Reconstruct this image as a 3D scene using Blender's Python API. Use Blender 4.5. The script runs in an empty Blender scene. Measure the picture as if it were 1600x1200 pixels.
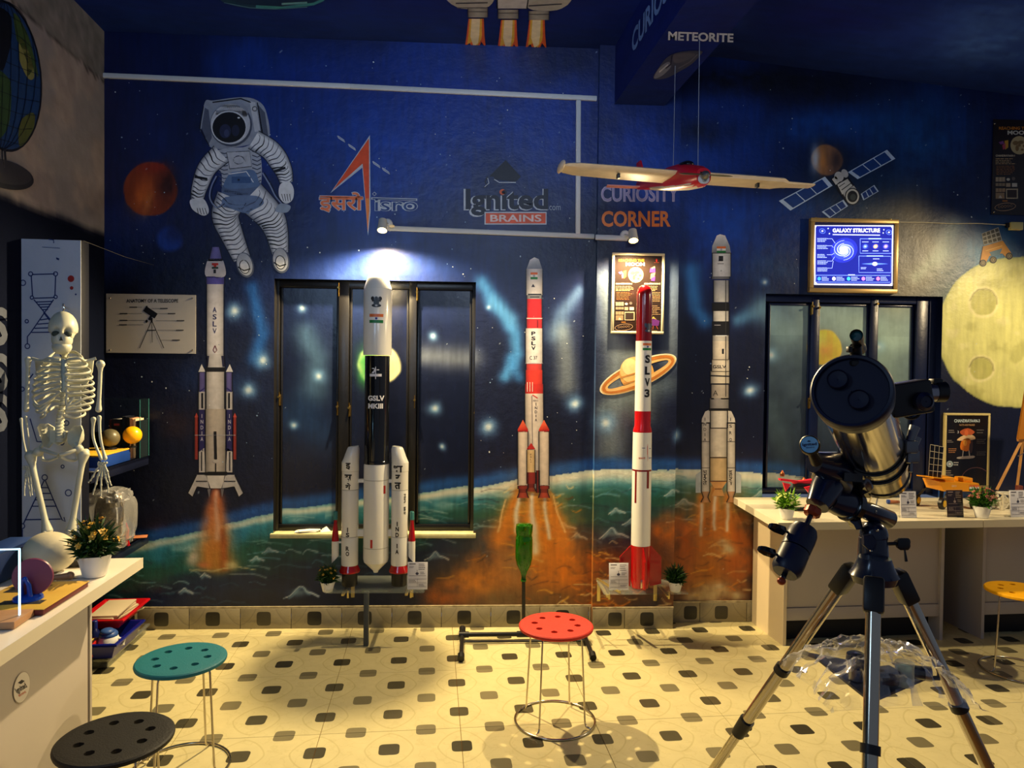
import bpy, bmesh, math, random
import numpy as np
from mathutils import Vector, Matrix
from mathutils.geometry import tessellate_polygon
random.seed(7); np.random.seed(7)
R_ = math.radians
SC = bpy.context.scene
COL = SC.collection
# ------------------------------------------------------------------ camera
F = 1109.0
cam_d = bpy.data.cameras.new('camera'); cam = bpy.data.objects.new('camera', cam_d); COL.objects.link(cam)
CAM = Matrix.Translation((0, -4.38, 1.6)) @ Matrix.Rotation(R_(-2.94), 4, 'Z') @ Matrix.Rotation(R_(90-1.18), 4, 'X') @ Matrix.Rotation(R_(.66), 4, 'Z')
cam.matrix_world = CAM
cam_d.sensor_width = 36; cam_d.lens = 36*F/1600; cam_d.clip_start = .05
SC.camera = cam
C0 = CAM.translation.copy(); R3 = CAM.to_3x3()
# ------------------------------------------------------------------ look, world, lamps
vs = SC.view_settings
vs.view_transform = 'Standard'; vs.look = 'None'; vs.gamma = 1; vs.use_curve_mapping = False
vs.exposure = -0.12
W = bpy.data.worlds.new('room_ambience'); SC.world = W; W.use_nodes = True
bg = W.node_tree.nodes['Background']; bg.inputs[0].default_value = (.60, .72, 1, 1); bg.inputs[1].default_value = .17

def ray(px, py):
    return R3 @ Vector(((px-800)/F, (600-py)/F, -1))
def at(px, py, Z): return C0 + ray(px, py)*Z                 # Z = distance along the optical axis
def hitY(px, py, y): r = ray(px, py); return C0 + r*((y-C0.y)/r.y)
def hitZ(px, py, z): r = ray(px, py); return C0 + r*((z-C0.z)/r.z)
def hitP(px, py, P, N): r = ray(px, py); return C0 + r*((P-C0).dot(N)/r.dot(N))

def area(name, loc, tgt, size, power, col, shape='RECTANGLE', sy=None):
    l = bpy.data.lights.new(name, 'AREA'); l.energy = power; l.color = col; l.size = size
    if sy: l.shape = 'RECTANGLE'; l.size_y = sy
    o = bpy.data.objects.new(name, l); COL.objects.link(o); o.location = loc
    o.rotation_euler = (Vector(tgt)-Vector(loc)).to_track_quat('-Z', 'Y').to_euler(); return o
def spot(name, loc, tgt, power, col, ang, blend=.6, rad=.02):
    l = bpy.data.lights.new(name, 'SPOT'); l.energy = power; l.color = col; l.spot_size = R_(ang); l.spot_blend = blend; l.shadow_soft_size = rad
    o = bpy.data.objects.new(name, l); COL.objects.link(o); o.location = loc
    o.rotation_euler = (Vector(tgt)-Vector(loc)).to_track_quat('-Z', 'Y').to_euler(); return o
WARM = (1, .76, .40)
L1 = hitY(597, 362, -.15); L2 = hitY(990, 378, -.17)
spot('lamp_light', L1, (L1.x-.02, -1.0, 0), 420, WARM, 170, .5, .02)
spot('lamp_light', L2, (L2.x+.02, -1.2, 0), 205, WARM, 168, .55, .022)
spot('lamp_light', (3.95, -1.15, 2.65), (2.3, -.6, .5), 150, (1, .78, .45), 120, .5, .04)
area('cool_fill', (-1.5, -3.9, 2.5), (-1.6, -.9, 1.2), .7, 14, (.45, .68, 1))  # unseen cool fill, added for the bluish cast on the left side
cl_ = area('mural_fill', (.3, -2.6, 1.9), (.3, 0, 2.75), 1.2, 19, (.62, .78, 1)); cl_.data.spread = R_(85); cl_.location = (.4, -4.5, 3.0)  # added fill aimed at the upper mural; no fixture hangs there

# ------------------------------------------------------------------ materials
def lin(c): return tuple((x/12.92 if x <= .04045 else ((x+.055)/1.055)**2.4) for x in c[:3])
def hx(r, g, b): return (r/255, g/255, b/255)
MATS = {}
def mat(name, c=(200, 200, 200), rough=.5, metal=0, bump=0, bs=40, var=0, vs_=6, emit=0, trans=0, ior=1.45, coat=0, alpha=1, vcol=False, spec=.5):
    if name in MATS: return MATS[name]
    m = bpy.data.materials.new(name); m.use_nodes = True; nt = m.node_tree; b = nt.nodes['Principled BSDF']
    col = (*lin(hx(*c)), 1)
    b.inputs['Roughness'].default_value = rough; b.inputs['Metallic'].default_value = metal
    b.inputs['IOR'].default_value = ior; b.inputs['Transmission Weight'].default_value = trans
    b.inputs['Coat Weight'].default_value = coat; b.inputs['Alpha'].default_value = alpha
    b.inputs['Specular IOR Level'].default_value = spec
    tc = nt.nodes.new('ShaderNodeTexCoord')
    nz = nt.nodes.new('ShaderNodeTexNoise'); nz.inputs['Scale'].default_value = vs_; nz.inputs['Detail'].default_value = 6
    nt.links.new(tc.outputs['Object'], nz.inputs['Vector'])
    mx = nt.nodes.new('ShaderNodeMix'); mx.data_type = 'RGBA'; mx.blend_type = 'MULTIPLY'; mx.inputs[0].default_value = 1
    rp = nt.nodes.new('ShaderNodeMapRange'); rp.inputs[1].default_value = .3; rp.inputs[2].default_value = .7; rp.inputs[3].default_value = 1-max(var, .03); rp.inputs[4].default_value = 1.0
    nt.links.new(nz.outputs[0], rp.inputs[0]); nt.links.new(rp.outputs[0], mx.inputs[7])
    if vcol:
        at_ = nt.nodes.new('ShaderNodeAttribute'); at_.attribute_name = 'Col'; nt.links.new(at_.outputs['Color'], mx.inputs[6])
    else: mx.inputs[6].default_value = col
    nt.links.new(mx.outputs[2], b.inputs['Base Color'])
    if emit:
        b.inputs['Emission Strength'].default_value = emit
        if vcol: nt.links.new(at_.outputs['Color'], b.inputs['Emission Color'])
        else: b.inputs['Emission Color'].default_value = col
    if bump:
        n2 = nt.nodes.new('ShaderNodeTexNoise'); n2.inputs['Scale'].default_value = bs; n2.inputs['Detail'].default_value = 8; n2.inputs['Roughness'].default_value = .65
        nt.links.new(tc.outputs['Object'], n2.inputs['Vector'])
        bp = nt.nodes.new('ShaderNodeBump'); bp.inputs['Strength'].default_value = bump; bp.inputs['Distance'].default_value = .01
        nt.links.new(n2.outputs[0], bp.inputs['Height']); nt.links.new(bp.outputs[0], b.inputs['Normal'])
    MATS[name] = m; return m

class NX:                                                       # tiny node-maths helper
    def __init__(s, nt, sock): s.nt, s.s = nt, sock
    def op(s, o, b=None, c=None):
        n = s.nt.nodes.new('ShaderNodeMath'); n.operation = o; s.nt.links.new(s.s, n.inputs[0])
        for i, v in ((1, b), (2, c)):
            if v is None: continue
            if isinstance(v, NX): s.nt.links.new(v.s, n.inputs[i])
            else: n.inputs[i].default_value = v
        return NX(s.nt, n.outputs[0])
    def __add__(s, b): return s.op('ADD', b)
    def __sub__(s, b): return s.op('SUBTRACT', b)
    def __mul__(s, b): return s.op('MULTIPLY', b)

# ------------------------------------------------------------------ objects
MAT_ = {}
def thing(name, label, cat, loc=(0, 0, 0), rz=0, group=None, kind=None):
    o = bpy.data.objects.new(name, None); COL.objects.link(o); o.empty_display_size = .05
    o.location = loc; o.rotation_euler = (0, 0, rz)
    MAT_[o.name] = Matrix.Translation(loc) @ Matrix.Rotation(rz, 4, 'Z')
    if label: o['label'] = label; o['category'] = cat
    if group: o['group'] = group
    if kind: o['kind'] = kind
    return o
def tag(o, label, cat, group=None):
    o['label'] = label; o['category'] = cat
    if group: o['group'] = group
    return o
def root(o):
    while o.parent: o = o.parent
    return o
def frameof(p):
    if p is None: return Matrix()
    chain = Matrix()
    while p is not None:
        chain = MAT_.get(p.name, Matrix()) @ chain; p = p.parent
    return chain
def kids(o): return [c for c in bpy.data.objects if c.parent == o]
def dup(o, loc=None, rz=None, label=None, parent=None):
    c = o.copy(); COL.objects.link(c); c.parent = parent
    if loc is not None: c.location = loc
    if rz is not None: c.rotation_euler = (0, 0, rz)
    if parent is None: MAT_[c.name] = Matrix.Translation(c.location) @ Matrix.Rotation(c.rotation_euler[2], 4, 'Z')
    if label: c['label'] = label
    for k in kids(o): dup(k, parent=c)
    return c

class MB:
    def __init__(s): s.v = []; s.f = []; s.c = []; s.M = Matrix()
    def add(s, vs, fs, col=None):
        n = len(s.v); M = s.M; idn = M == Matrix()
        s.v += [tuple(v) if idn else tuple(M @ Vector(v)) for v in vs]; s.f += [tuple(n+i for i in f) for f in fs]
        if col is None: s.c += [(1, 1, 1)]*len(vs)
        elif isinstance(col[0], (int, float)): s.c += [col]*len(vs)
        else: s.c += list(col)
        return s
    def box(s, c, sz, rot=None, bev=0, col=None):
        c = Vector(c); h = Vector(sz)/2; rot = rot or Matrix()
        bev = min(bev, min(h)*.95)
        if bev <= 0:
            vs = [c + rot @ Vector((x*h.x, y*h.y, z*h.z)) for x in (-1, 1) for y in (-1, 1) for z in (-1, 1)]
            fs = [(0, 1, 3, 2), (4, 6, 7, 5), (0, 4, 5, 1), (2, 3, 7, 6), (0, 2, 6, 4), (1, 5, 7, 3)]
            return s.add(vs, fs, col)
        bm = bmesh.new(); bmesh.ops.create_cube(bm, size=1)
        for v in bm.verts: v.co = Vector((v.co.x*sz[0], v.co.y*sz[1], v.co.z*sz[2]))
        bmesh.ops.bevel(bm, geom=bm.edges[:], offset=bev, segments=2, affect='EDGES', profile=.5)
        bm.verts.index_update()
        s.add([c + rot @ v.co for v in bm.verts], [tuple(v.index for v in f.verts) for f in bm.faces], col); bm.free(); return s
    def tube(s, path, r, seg=10, caps=True, closed=False, flat=None, col=None):
        P = [Vector(p) for p in path]; n = len(P)
        rr = r if isinstance(r, (list, tuple)) else [r]*n
        vs = []; fs = []; up = None
        for i in range(n):
            a = P[(i-1) % n] if (closed or i > 0) else P[0]; b = P[(i+1) % n] if (closed or i < n-1) else P[-1]
            t = (b-a).normalized()
            if up is None: up = Vector((0, 0, 1)) if abs(t.z) < .9 else Vector((1, 0, 0))
            u = (up - t*up.dot(t)).normalized(); w = t.cross(u); up = u
            for k in range(seg):
                an = 2*math.pi*k/seg
                vs.append(P[i] + (u*math.cos(an)*(flat or 1) + w*math.sin(an))*rr[i])
        m = n if closed else n-1
        for i in range(m):
            j = (i+1) % n
            for k in range(seg): fs.append((i*seg+k, i*seg+(k+1) % seg, j*seg+(k+1) % seg, j*seg+k))
        if caps and not closed: fs += [tuple(range(seg))[::-1], tuple((n-1)*seg+k for k in range(seg))]
        return s.add(vs, fs, col)
    def cyl(s, a, b, r, r2=None, seg=20, col=None): return s.tube([a, b], [r, r if r2 is None else r2], seg, col=col)
    def lathe(s, prof, seg=32, o=(0, 0, 0), ax=None, caps=True, col=None, rf=None):
        o = Vector(o); q = (Vector(ax).to_track_quat('Z', 'Y').to_matrix() if ax is not None else Matrix.Identity(3))
        vs = []; fs = []; n = len(prof)
        for r, z in prof:
            for k in range(seg):
                an = 2*math.pi*k/seg; r_ = r*(rf(an, z) if rf else 1)
                vs.append(o + q @ Vector((r_*math.cos(an), r_*math.sin(an), z)))
        for i in range(n-1):
            for k in range(seg): fs.append((i*seg+k, i*seg+(k+1) % seg, (i+1)*seg+(k+1) % seg, (i+1)*seg+k))
        if caps: fs += [tuple(range(seg))[::-1], tuple((n-1)*seg+k for k in range(seg))]
        if col is not None and not isinstance(col[0], (int, float)): col = [c for c in col for k in range(seg)]
        return s.add(vs, fs, col)
    def ball(s, c, r, seg=20, rings=12, rot=None, fn=None, col=None):
        c = Vector(c); r = r if isinstance(r, (tuple, list, Vector)) else (r, r, r); rot = rot or Matrix()
        vs = []; fs = []
        for i in range(rings+1):
            th = math.pi*i/rings
            for k in range(seg):
                ph = 2*math.pi*k/seg; d = Vector((math.sin(th)*math.cos(ph), math.sin(th)*math.sin(ph), -math.cos(th)))
                m = fn(d) if fn else 1
                vs.append(c + rot @ Vector((d.x*r[0]*m, d.y*r[1]*m, d.z*r[2]*m)))
        for i in range(rings):
            for k in range(seg): fs.append((i*seg+k, i*seg+(k+1) % seg, (i+1)*seg+(k+1) % seg, (i+1)*seg+k))
        return s.add(vs, fs, col)
    def prism(s, poly, n, th, col=None):                        # poly: 3-D ring, n: direction, th: thickness
        P = [Vector(p) for p in poly]; n = Vector(n).normalized()*th; k = len(P)
        return s.add(P+[p+n for p in P], [tuple(range(k))[::-1], tuple(range(k, 2*k))]+[(i, (i+1) % k, k+(i+1) % k, k+i) for i in range(k)], col)
    def build(s, name, m, parent=None, world=False, smooth=40, kind=None, label=None, vcol=False):
        me = bpy.data.meshes.new(name)
        vs = s.v
        if world and parent is not None:
            I = frameof(parent).inverted(); vs = [tuple(I @ Vector(v)) for v in vs]
        me.from_pydata(vs, [], s.f); me.update()
        bm = bmesh.new(); bm.from_mesh(me)
        bmesh.ops.recalc_face_normals(bm, faces=bm.faces[:]); bm.to_mesh(me); bm.free()
        if vcol:
            a = me.color_attributes.new('Col', 'FLOAT_COLOR', 'POINT')
            arr = np.ones((len(vs), 4), dtype=np.float32); arr[:, :3] = np.array(s.c); a.data.foreach_set('color', arr.ravel())
        if smooth: me.shade_smooth(); me.set_sharp_from_angle(angle=R_(smooth))
        me.materials.append(m)
        o = bpy.data.objects.new(name, me); COL.objects.link(o); o.parent = parent
        if kind: o['kind'] = kind
        if label: o['label'] = label
        return o
def rot(ax, deg): return Matrix.Rotation(R_(deg), 4, ax)

# ------------------------------------------------------------------ lettering and flat print
TC = {}
def glyphs(body, bold=0.0):
    k = (body, bold)
    if k in TC: return TC[k]
    cu = bpy.data.curves.new('t', 'FONT'); cu.body = body; cu.size = 1; cu.offset = bold; cu.resolution_u = 3; cu.fill_mode = 'FRONT'
    ob = bpy.data.objects.new('t', cu); me = ob.to_mesh()
    vs = [(v.co.x, v.co.y) for v in me.vertices]; fs = [tuple(p.vertices) for p in me.polygons]
    ob.to_mesh_clear(); bpy.data.objects.remove(ob); bpy.data.curves.remove(cu)
    if vs:
        x0 = min(v[0] for v in vs); x1 = max(v[0] for v in vs); y0 = min(v[1] for v in vs); y1 = max(v[1] for v in vs)
        vs = [((x-(x0+x1)/2)/max(x1-x0, 1e-6), (y-(y0+y1)/2)/max(y1-y0, 1e-6)) for x, y in vs]
        TC[k] = (vs, fs, (x1-x0)/max(y1-y0, 1e-6))
    else: TC[k] = ([], [], 1)
    return TC[k]
def smooth_loop(pts, n=6):
    out = []; k = len(pts)
    for i in range(k):
        p0, p1, p2, p3 = (Vector(pts[(i+j-1) % k]) for j in range(4))
        for t in range(n):
            u = t/n; out.append(tuple(.5*((2*p1)+(-p0+p2)*u+(2*p0-5*p1+4*p2-p3)*u*u+(-p0+3*p1-3*p2+p3)*u**3)))
    return out
def spline(pts, n=8):
    out = []; k = len(pts)
    P = [Vector(p) for p in pts]; P = [P[0]*2-P[1]]+P+[P[-1]*2-P[-2]]
    for i in range(1, k):
        p0, p1, p2, p3 = P[i-1:i+3]
        for t in range(n):
            u = t/n; out.append(tuple(.5*((2*p1)+(-p0+p2)*u+(2*p0-5*p1+4*p2-p3)*u*u+(-p0+3*p1-3*p2+p3)*u**3)))
    out.append(tuple(P[-2])); return out
class Paint:
    """flat painted or printed shapes lying on one surface; pf(a, b, lift) gives the point"""
    def __init__(s, pf, step=.0004, base=.001): s.pf = pf; s.mb = MB(); s.l = 0; s.step = step; s.base = base
    def up(s, n=1): s.l += n; return s
    def _p(s, x, y): return s.pf(x, y, s.base+s.l*s.step)
    def poly(s, pts, col, cols=None):
        t = tessellate_polygon([[Vector((p[0], p[1], 0)) for p in pts]])
        c = [lin(hx(*k)) for k in cols] if cols else lin(hx(*col))
        s.mb.add([s._p(*p[:2]) for p in pts], [tuple(f) for f in t], c); return s
    def blobby(s, pts, col, n=5): return s.poly(smooth_loop(pts, n), col)
    def rect(s, x0, y0, x1, y1, col): return s.poly([(x0, y0), (x1, y0), (x1, y1), (x0, y1)], col)
    def ell(s, x, y, rx, ry, col, n=28, ang=0):
        c, q = math.cos(R_(ang)), math.sin(R_(ang))
        return s.poly([(x+rx*math.cos(a)*c-ry*math.sin(a)*q, y+rx*math.cos(a)*q+ry*math.sin(a)*c) for a in [2*math.pi*i/n for i in range(n)]], col)
    def ring(s, x, y, rx, ry, w, col, n=28, ang=0, a0=0, a1=360):
        c, q = math.cos(R_(ang)), math.sin(R_(ang)); P = []; Q = []
        for i in range(n+1):
            a = R_(a0+(a1-a0)*i/n)
            for (L, k) in ((P, 0), (Q, w)):
                X, Y = (rx-k)*math.cos(a), (ry-k)*math.sin(a); L.append((x+X*c-Y*q, y+X*q+Y*c))
        return s.quads(P, Q, col)
    def quads(s, P, Q, col, col2=None):
        n = len(P); c = lin(hx(*col)); c2 = lin(hx(*(col2 or col)))
        s.mb.add([s._p(*p) for p in P]+[s._p(*p) for p in Q], [(i, i+1, n+i+1, n+i) for i in range(n-1)], [c]*n+[c2]*n); return s
    def line(s, pts, w, col, w2=None):
        n = len(pts); P = []; Q = []
        for i in range(n):
            a = pts[max(i-1, 0)]; b = pts[min(i+1, n-1)]; d = Vector((b[0]-a[0], b[1]-a[1])).normalized(); ww = (w if w2 is None else w+(w2-w)*i/(n-1))/2
            P.append((pts[i][0]-d.y*ww, pts[i][1]+d.x*ww)); Q.append((pts[i][0]+d.y*ww, pts[i][1]-d.x*ww))
        return s.quads(P, Q, col)
    def barrel(s, x0, x1, y0, y1, col, x2=None, x3=None, sh=(.35, .8, 1.0, 1.0, .8, .42), out=True):
        """an upright painted drum with painted roundness; (x0,x1) top, (x2,x3) bottom"""
        x2 = x0 if x2 is None else x2; x3 = x1 if x3 is None else x3; n = len(sh)
        T = [(x0+(x1-x0)*i/(n-1), y0) for i in range(n)]; B = [(x2+(x3-x2)*i/(n-1), y1) for i in range(n)]
        c = [tuple(k*f for k in lin(hx(*col))) for f in sh]
        s.mb.add([s._p(*p) for p in T]+[s._p(*p) for p in B], [(i, i+1, n+i+1, n+i) for i in range(n-1)], c+c)
        if out: s.up(); s.line([(x0, y0), (x2, y1)], 1.2, (15, 15, 25)); s.line([(x1, y0), (x3, y1)], 1.2, (15, 15, 25)); s.up(-1)
        return s
    def text(s, body, x, y, h, col, w=None, bold=.0, ang=0, up=-1):
        vs, fs, asp = glyphs(body, bold)
        if not vs: return s
        w = w or h*asp; c, q = math.cos(R_(ang)), math.sin(R_(ang))
        s.mb.add([s._p(x+(a*w)*c-(b*h*up)*q, y+(a*w)*q+(b*h*up)*c) for a, b in vs], fs, lin(hx(*col))); return s
    def stack(s, body, x, y0, y1, h, col, w=None, bold=.01):
        n = len(body)
        for i, ch in enumerate(body):
            if ch != ' ': s.text(ch, x, y0+(y1-y0)*(i/(n-1) if n > 1 else 0), h*(.8 if ch in '-' else 1), col, w=(w if ch != 'I' else (w or h)*.22), bold=bold)
        return s
    def build(s, name, m, parent, kind=None, label=None): return s.mb.build(name, m, parent, world=True, smooth=0, vcol=True, kind=kind, label=label)
    def greek(s, x0, y0, x1, y1, rows, col, fill=.8, rag=True):            # lines of print too small to read
        for i in range(rows):
            y = y0+(y1-y0)*(i+.5)/rows; h = (y1-y0)/rows*.42; xe = x1-(x1-x0)*(random.random()*.35 if rag else 0)
            x = x0
            while x < xe-1e-6:
                w = min(xe-x, (x1-x0)*random.uniform(.06, .2)); s.rect(x, y-h/2, x+w*fill, y+h/2, col); x += w
        return s
def onY(y): return lambda px, py, l: hitY(px, py, y-l)
def film_mat(name, c, k=.35):
    m = bpy.data.materials.new(name); m.use_nodes = True; nt = m.node_tree; nt.nodes.clear(); N_ = nt.nodes.new
    o = N_('ShaderNodeOutputMaterial'); mx = N_('ShaderNodeMixShader'); t = N_('ShaderNodeBsdfTransparent'); g = N_('ShaderNodeBsdfGlossy'); d = N_('ShaderNodeBsdfDiffuse'); m2 = N_('ShaderNodeMixShader'); lw = N_('ShaderNodeLayerWeight')
    lw.inputs[0].default_value = k; g.inputs['Roughness'].default_value = .08; g.inputs[0].default_value = (*c, 1); d.inputs[0].default_value = (*c, 1); m2.inputs[0].default_value = .3
    nt.links.new(lw.outputs['Facing'], mx.inputs[0]); nt.links.new(t.outputs[0], mx.inputs[1]); nt.links.new(g.outputs[0], m2.inputs[1]); nt.links.new(d.outputs[0], m2.inputs[2]); nt.links.new(m2.outputs[0], mx.inputs[2]); nt.links.new(mx.outputs[0], o.inputs[0])
    MATS[name] = m; return m
PAINT = mat('flat_paint', rough=.45, vcol=True, var=.22, vs_=25)
PRINT = mat('printed_ink', rough=.35, vcol=True, var=.03)
SIGNP = PRINT
# ------------------------------------------------------------------ the mural: soft paint, in mural-sheet units (1 unit = about 3.9 mm of wall)
HM = np.array([[260.65293, -.84039, 739.08538], [9.612228, -254.421689, 979.266033], [.01163783, -.00467368, 1.0]])
def sheet(x, z):
    q = HM @ np.stack([x, z, np.ones_like(x)]); return q[0]/q[2], q[1]/q[2]
def sstep(a, b, x): t = np.clip((x-a)/(b-a), 0, 1); return t*t*(3-2*t)
def vnoise(u, v, sc, seed):
    g = np.random.RandomState(seed).rand(128, 128); x = u/sc+500; y = v/sc+500
    i = np.floor(x).astype(int); j = np.floor(y).astype(int); fx = x-i; fy = y-j; fx = fx*fx*(3-2*fx); fy = fy*fy*(3-2*fy)
    i %= 127; j %= 127
    return (g[i, j]*(1-fx)+g[i+1, j]*fx)*(1-fy)+(g[i, j+1]*(1-fx)+g[i+1, j+1]*fx)*fy
def fbm(u, v, sc, seed, o=4): return sum(vnoise(u, v, sc/2**k, seed+k)*.5**(k+1) for k in range(o))/(1-.5**o)
class Canvas:
    def __init__(s, u, v):
        s.u = u+8*(fbm(u, v, 40, 3)-.5); s.v = v+8*(fbm(u, v, 40, 9)-.5); s.C = np.zeros((len(u), 3)); s.n = fbm(u, v, 14, 21)
    def box(s, x0, y0, x1, y1): return np.nonzero((s.u > x0) & (s.u < x1) & (s.v > y0) & (s.v < y1))[0]
    def mix(s, ix, col, a): s.C[ix] += (np.array(col)/255.-s.C[ix])*np.clip(a, 0, 1)[:, None]
    def blob(s, x, y, rx, ry, col, k=1, ang=0, rough=.5, hard=1.4):
        R = max(rx, ry)*2.1; ix = s.box(x-R, y-R, x+R, y+R)
        if not len(ix): return
        c, q = math.cos(R_(ang)), math.sin(R_(ang)); dx = s.u[ix]-x; dy = s.v[ix]-y
        d2 = ((dx*c+dy*q)/rx)**2+((-dx*q+dy*c)/ry)**2
        s.mix(ix, col, k*np.exp(-d2*hard)*(1-rough+rough*2*s.n[ix]))
    def disc(s, x, y, r, col, k=1, soft=1.5, ry=None, ang=0):
        ry = ry or r; R = max(r, ry)+4; ix = s.box(x-R, y-R, x+R, y+R)
        if not len(ix): return
        c, q = math.cos(R_(ang)), math.sin(R_(ang)); dx = s.u[ix]-x; dy = s.v[ix]-y
        d = np.sqrt(((dx*c+dy*q)/r)**2+((-dx*q+dy*c)/ry)**2)
        s.mix(ix, col, k*sstep(1, 1-soft/r*2, d))
    def stroke(s, pts, w0, w1, col, k=1, hard=1):
        xs = [p[0] for p in pts]; ys = [p[1] for p in pts]; w = max(w0, w1)*1.6
        ix = s.box(min(xs)-w, min(ys)-w, max(xs)+w, max(ys)+w)
        if not len(ix): return
        X = s.u[ix]; Y = s.v[ix]; D = np.full(len(ix), 9.); n = len(pts)-1
        for i in range(n):
            ax, ay = pts[i]; bx, by = pts[i+1]; L = (bx-ax)**2+(by-ay)**2+1e-9
            t = np.clip(((X-ax)*(bx-ax)+(Y-ay)*(by-ay))/L, 0, 1); ww = w0+(w1-w0)*(i+t)/n
            D = np.minimum(D, np.hypot(X-ax-t*(bx-ax), Y-ay-t*(by-ay))/ww)
        s.mix(ix, col, k*np.exp(-(D*1.2)**(2*hard)))
ARC = [(100, 873), (163, 862), (240, 845), (340, 822), (430, 800), (525, 790), (650, 775), (740, 762), (807, 749), (857, 742), (929, 733), (1056, 734), (1190, 740), (1400, 765), (1700, 820)]
def mural(x, z):
    u, v = sheet(x, z); c = Canvas(u, v); al = np.arange(len(u)); U, V = c.u, c.v; rs = random.Random(5)
    # the blue of space
    n1 = fbm(u, v, 190, 31); n2 = fbm(u, v, 70, 41)
    c.C[:] = np.array((6, 16, 52))/255.
    c.mix(al, (10, 38, 108), sstep(.38, .72, n1)*sstep(470, 300, V)*.9)
    for b in [(620, 240, 190, 110, (10, 52, 140), .8), (500, 120, 150, 40, (8, 36, 110), .7), (800, 230, 130, 110, (8, 48, 132), .75), (690, 150, 110, 50, (8, 40, 118), .6), (400, 105, 70, 30, (6, 34, 100), .7),
              (250, 230, 60, 160, (6, 28, 84), .6), (300, 420, 60, 60, (4, 18, 52), .7), (1010, 270, 60, 110, (10, 52, 146), .85), (1090, 250, 60, 70, (12, 60, 150), .5), (1300, 190, 130, 40, (14, 62, 140), .7, -8), (1140, 350, 90, 80, (12, 62, 160), .75, -30),
              (1250, 330, 90, 80, (10, 46, 116), .7), (1440, 210, 120, 90, (16, 62, 118), .75), (1330, 300, 80, 60, (30, 72, 100), .6), (1215, 420, 60, 40, (34, 66, 104), .6), (700, 410, 90, 40, (16, 40, 100), .5), (540, 430, 80, 25, (40, 60, 120), .45)]:
        c.blob(b[0], b[1], b[2], b[3], b[4], b[5], ang=b[6] if len(b) > 6 else 0)
    # darker lower sky and dark drifts
    c.mix(al, (9, 13, 32), sstep(420, 560, V)*.72)
    for b in [(330, 190, 60, 70, .5), (230, 480, 130, 110, .75), (270, 760, 110, 90, .5), (1190, 120, 200, 26, .85), (1110, 200, 70, 30, .6), (1180, 285, 110, 26, .55), (780, 280, 60, 60, .45), (850, 640, 50, 90, .5), (1150, 620, 90, 70, .4), (600, 640, 120, 90, .3), (940, 400, 25, 120, .5), (1070, 560, 18, 120, .6), (1300, 140, 110, 30, .6)]:
        c.blob(b[0], b[1], b[2], b[3], (5, 8, 22), b[4])
    # nebulae
    for p, w0, w1, col, k in [([(752, 440), (780, 480), (806, 520), (808, 552), (790, 588)], 14, 12, (70, 140, 205), .85), ([(770, 470), (800, 500)], 12, 14, (90, 160, 220), .6), ([(800, 560), (812, 590)], 12, 10, (60, 130, 200), .6),
                              ([(905, 455), (880, 490), (870, 520)], 12, 22, (90, 120, 160), .7), ([(880, 520), (885, 600)], 18, 22, (130, 140, 140), .55), ([(1085, 420), (1092, 480), (1105, 500)], 16, 14, (50, 120, 190), .8),
                              ([(1160, 500), (1200, 480)], 12, 20, (70, 120, 165), .7), ([(470, 520), (490, 560), (485, 610)], 22, 30, (80, 120, 150), .5), ([(460, 650), (500, 680)], 40, 40, (30, 60, 105), .5),
                              ([(655, 555), (735, 560)], 20, 22, (150, 160, 168), .5), ([(395, 450), (410, 520), (400, 560)], 12, 16, (28, 80, 150), .8), ([(300, 590), (380, 600)], 30, 30, (14, 36, 80), .5),
                              ([(1430, 330), (1470, 400), (1420, 460)], 46, 40, (120, 108, 82), .8), ([(1380, 350), (1440, 440)], 50, 60, (92, 88, 74), .7), ([(1470, 400), (1500, 350)], 14, 20, (150, 150, 130), .6), ([(1440, 430), (1480, 395)], 12, 16, (140, 150, 130), .6),
                              ([(1200, 480), (1240, 520)], 26, 30, (120, 150, 160), .5), ([(1300, 490), (1420, 520)], 46, 44, (140, 158, 150), .7), ([(1390, 540), (1410, 600)], 40, 40, (120, 140, 128), .6), ([(1220, 640), (1240, 720)], 20, 24, (50, 66, 80), .5),
                              ([(945, 440), (960, 560), (950, 700)], 24, 30, (120, 132, 136), .62), ([(1050, 420), (1045, 560)], 18, 22, (110, 122, 126), .5), ([(985, 560), (1000, 640)], 20, 30, (120, 130, 120), .55), ([(940, 640), (1040, 600)], 14, 26, (96, 112, 118), .5)]:
        c.stroke(p, w0, w1, col, k)
    for p in [(367, 487, 9), (412, 563, 9), (388, 610, 9), (465, 480, 5), (492, 589, 7), (452, 667, 5), (675, 525, 5), (677, 640, 7), (690, 700, 4), (898, 631, 9), (762, 668, 9), (944, 660, 10), (1060, 682, 7), (1393, 541, 7), (1218, 552, 8), (1208, 705, 4), (1178, 610, 8), (765, 480, 3), (835, 690, 4), (1200, 440, 4)]:
        c.blob(p[0], p[1], p[2]*1.7, p[2]*1.7, (110, 160, 210), .8); c.blob(p[0], p[1], p[2]*.7, p[2]*.7, (225, 235, 235), .9, rough=0)
    # painted planets
    c.disc(265, 371, 25, (16, 58, 150), .75, 5); c.blob(275, 362, 24, 20, (5, 14, 50), .75)
    c.disc(236, 295, 43, (110, 42, 18), 1, 1.5); c.blob(222, 305, 16, 30, (196, 92, 30), .85, 20); c.blob(232, 318, 8, 22, (225, 140, 70), .5, 15); c.blob(262, 285, 20, 36, (40, 12, 14), .9); c.blob(240, 262, 26, 10, (120, 30, 22), .8)
    c.blob(1299, 246, 44, 44, (6, 10, 26), .8, rough=0)
    c.blob(1330, 290, 60, 40, (8, 16, 34), .6); c.blob(1385, 250, 30, 18, (8, 14, 34), .5)
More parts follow.
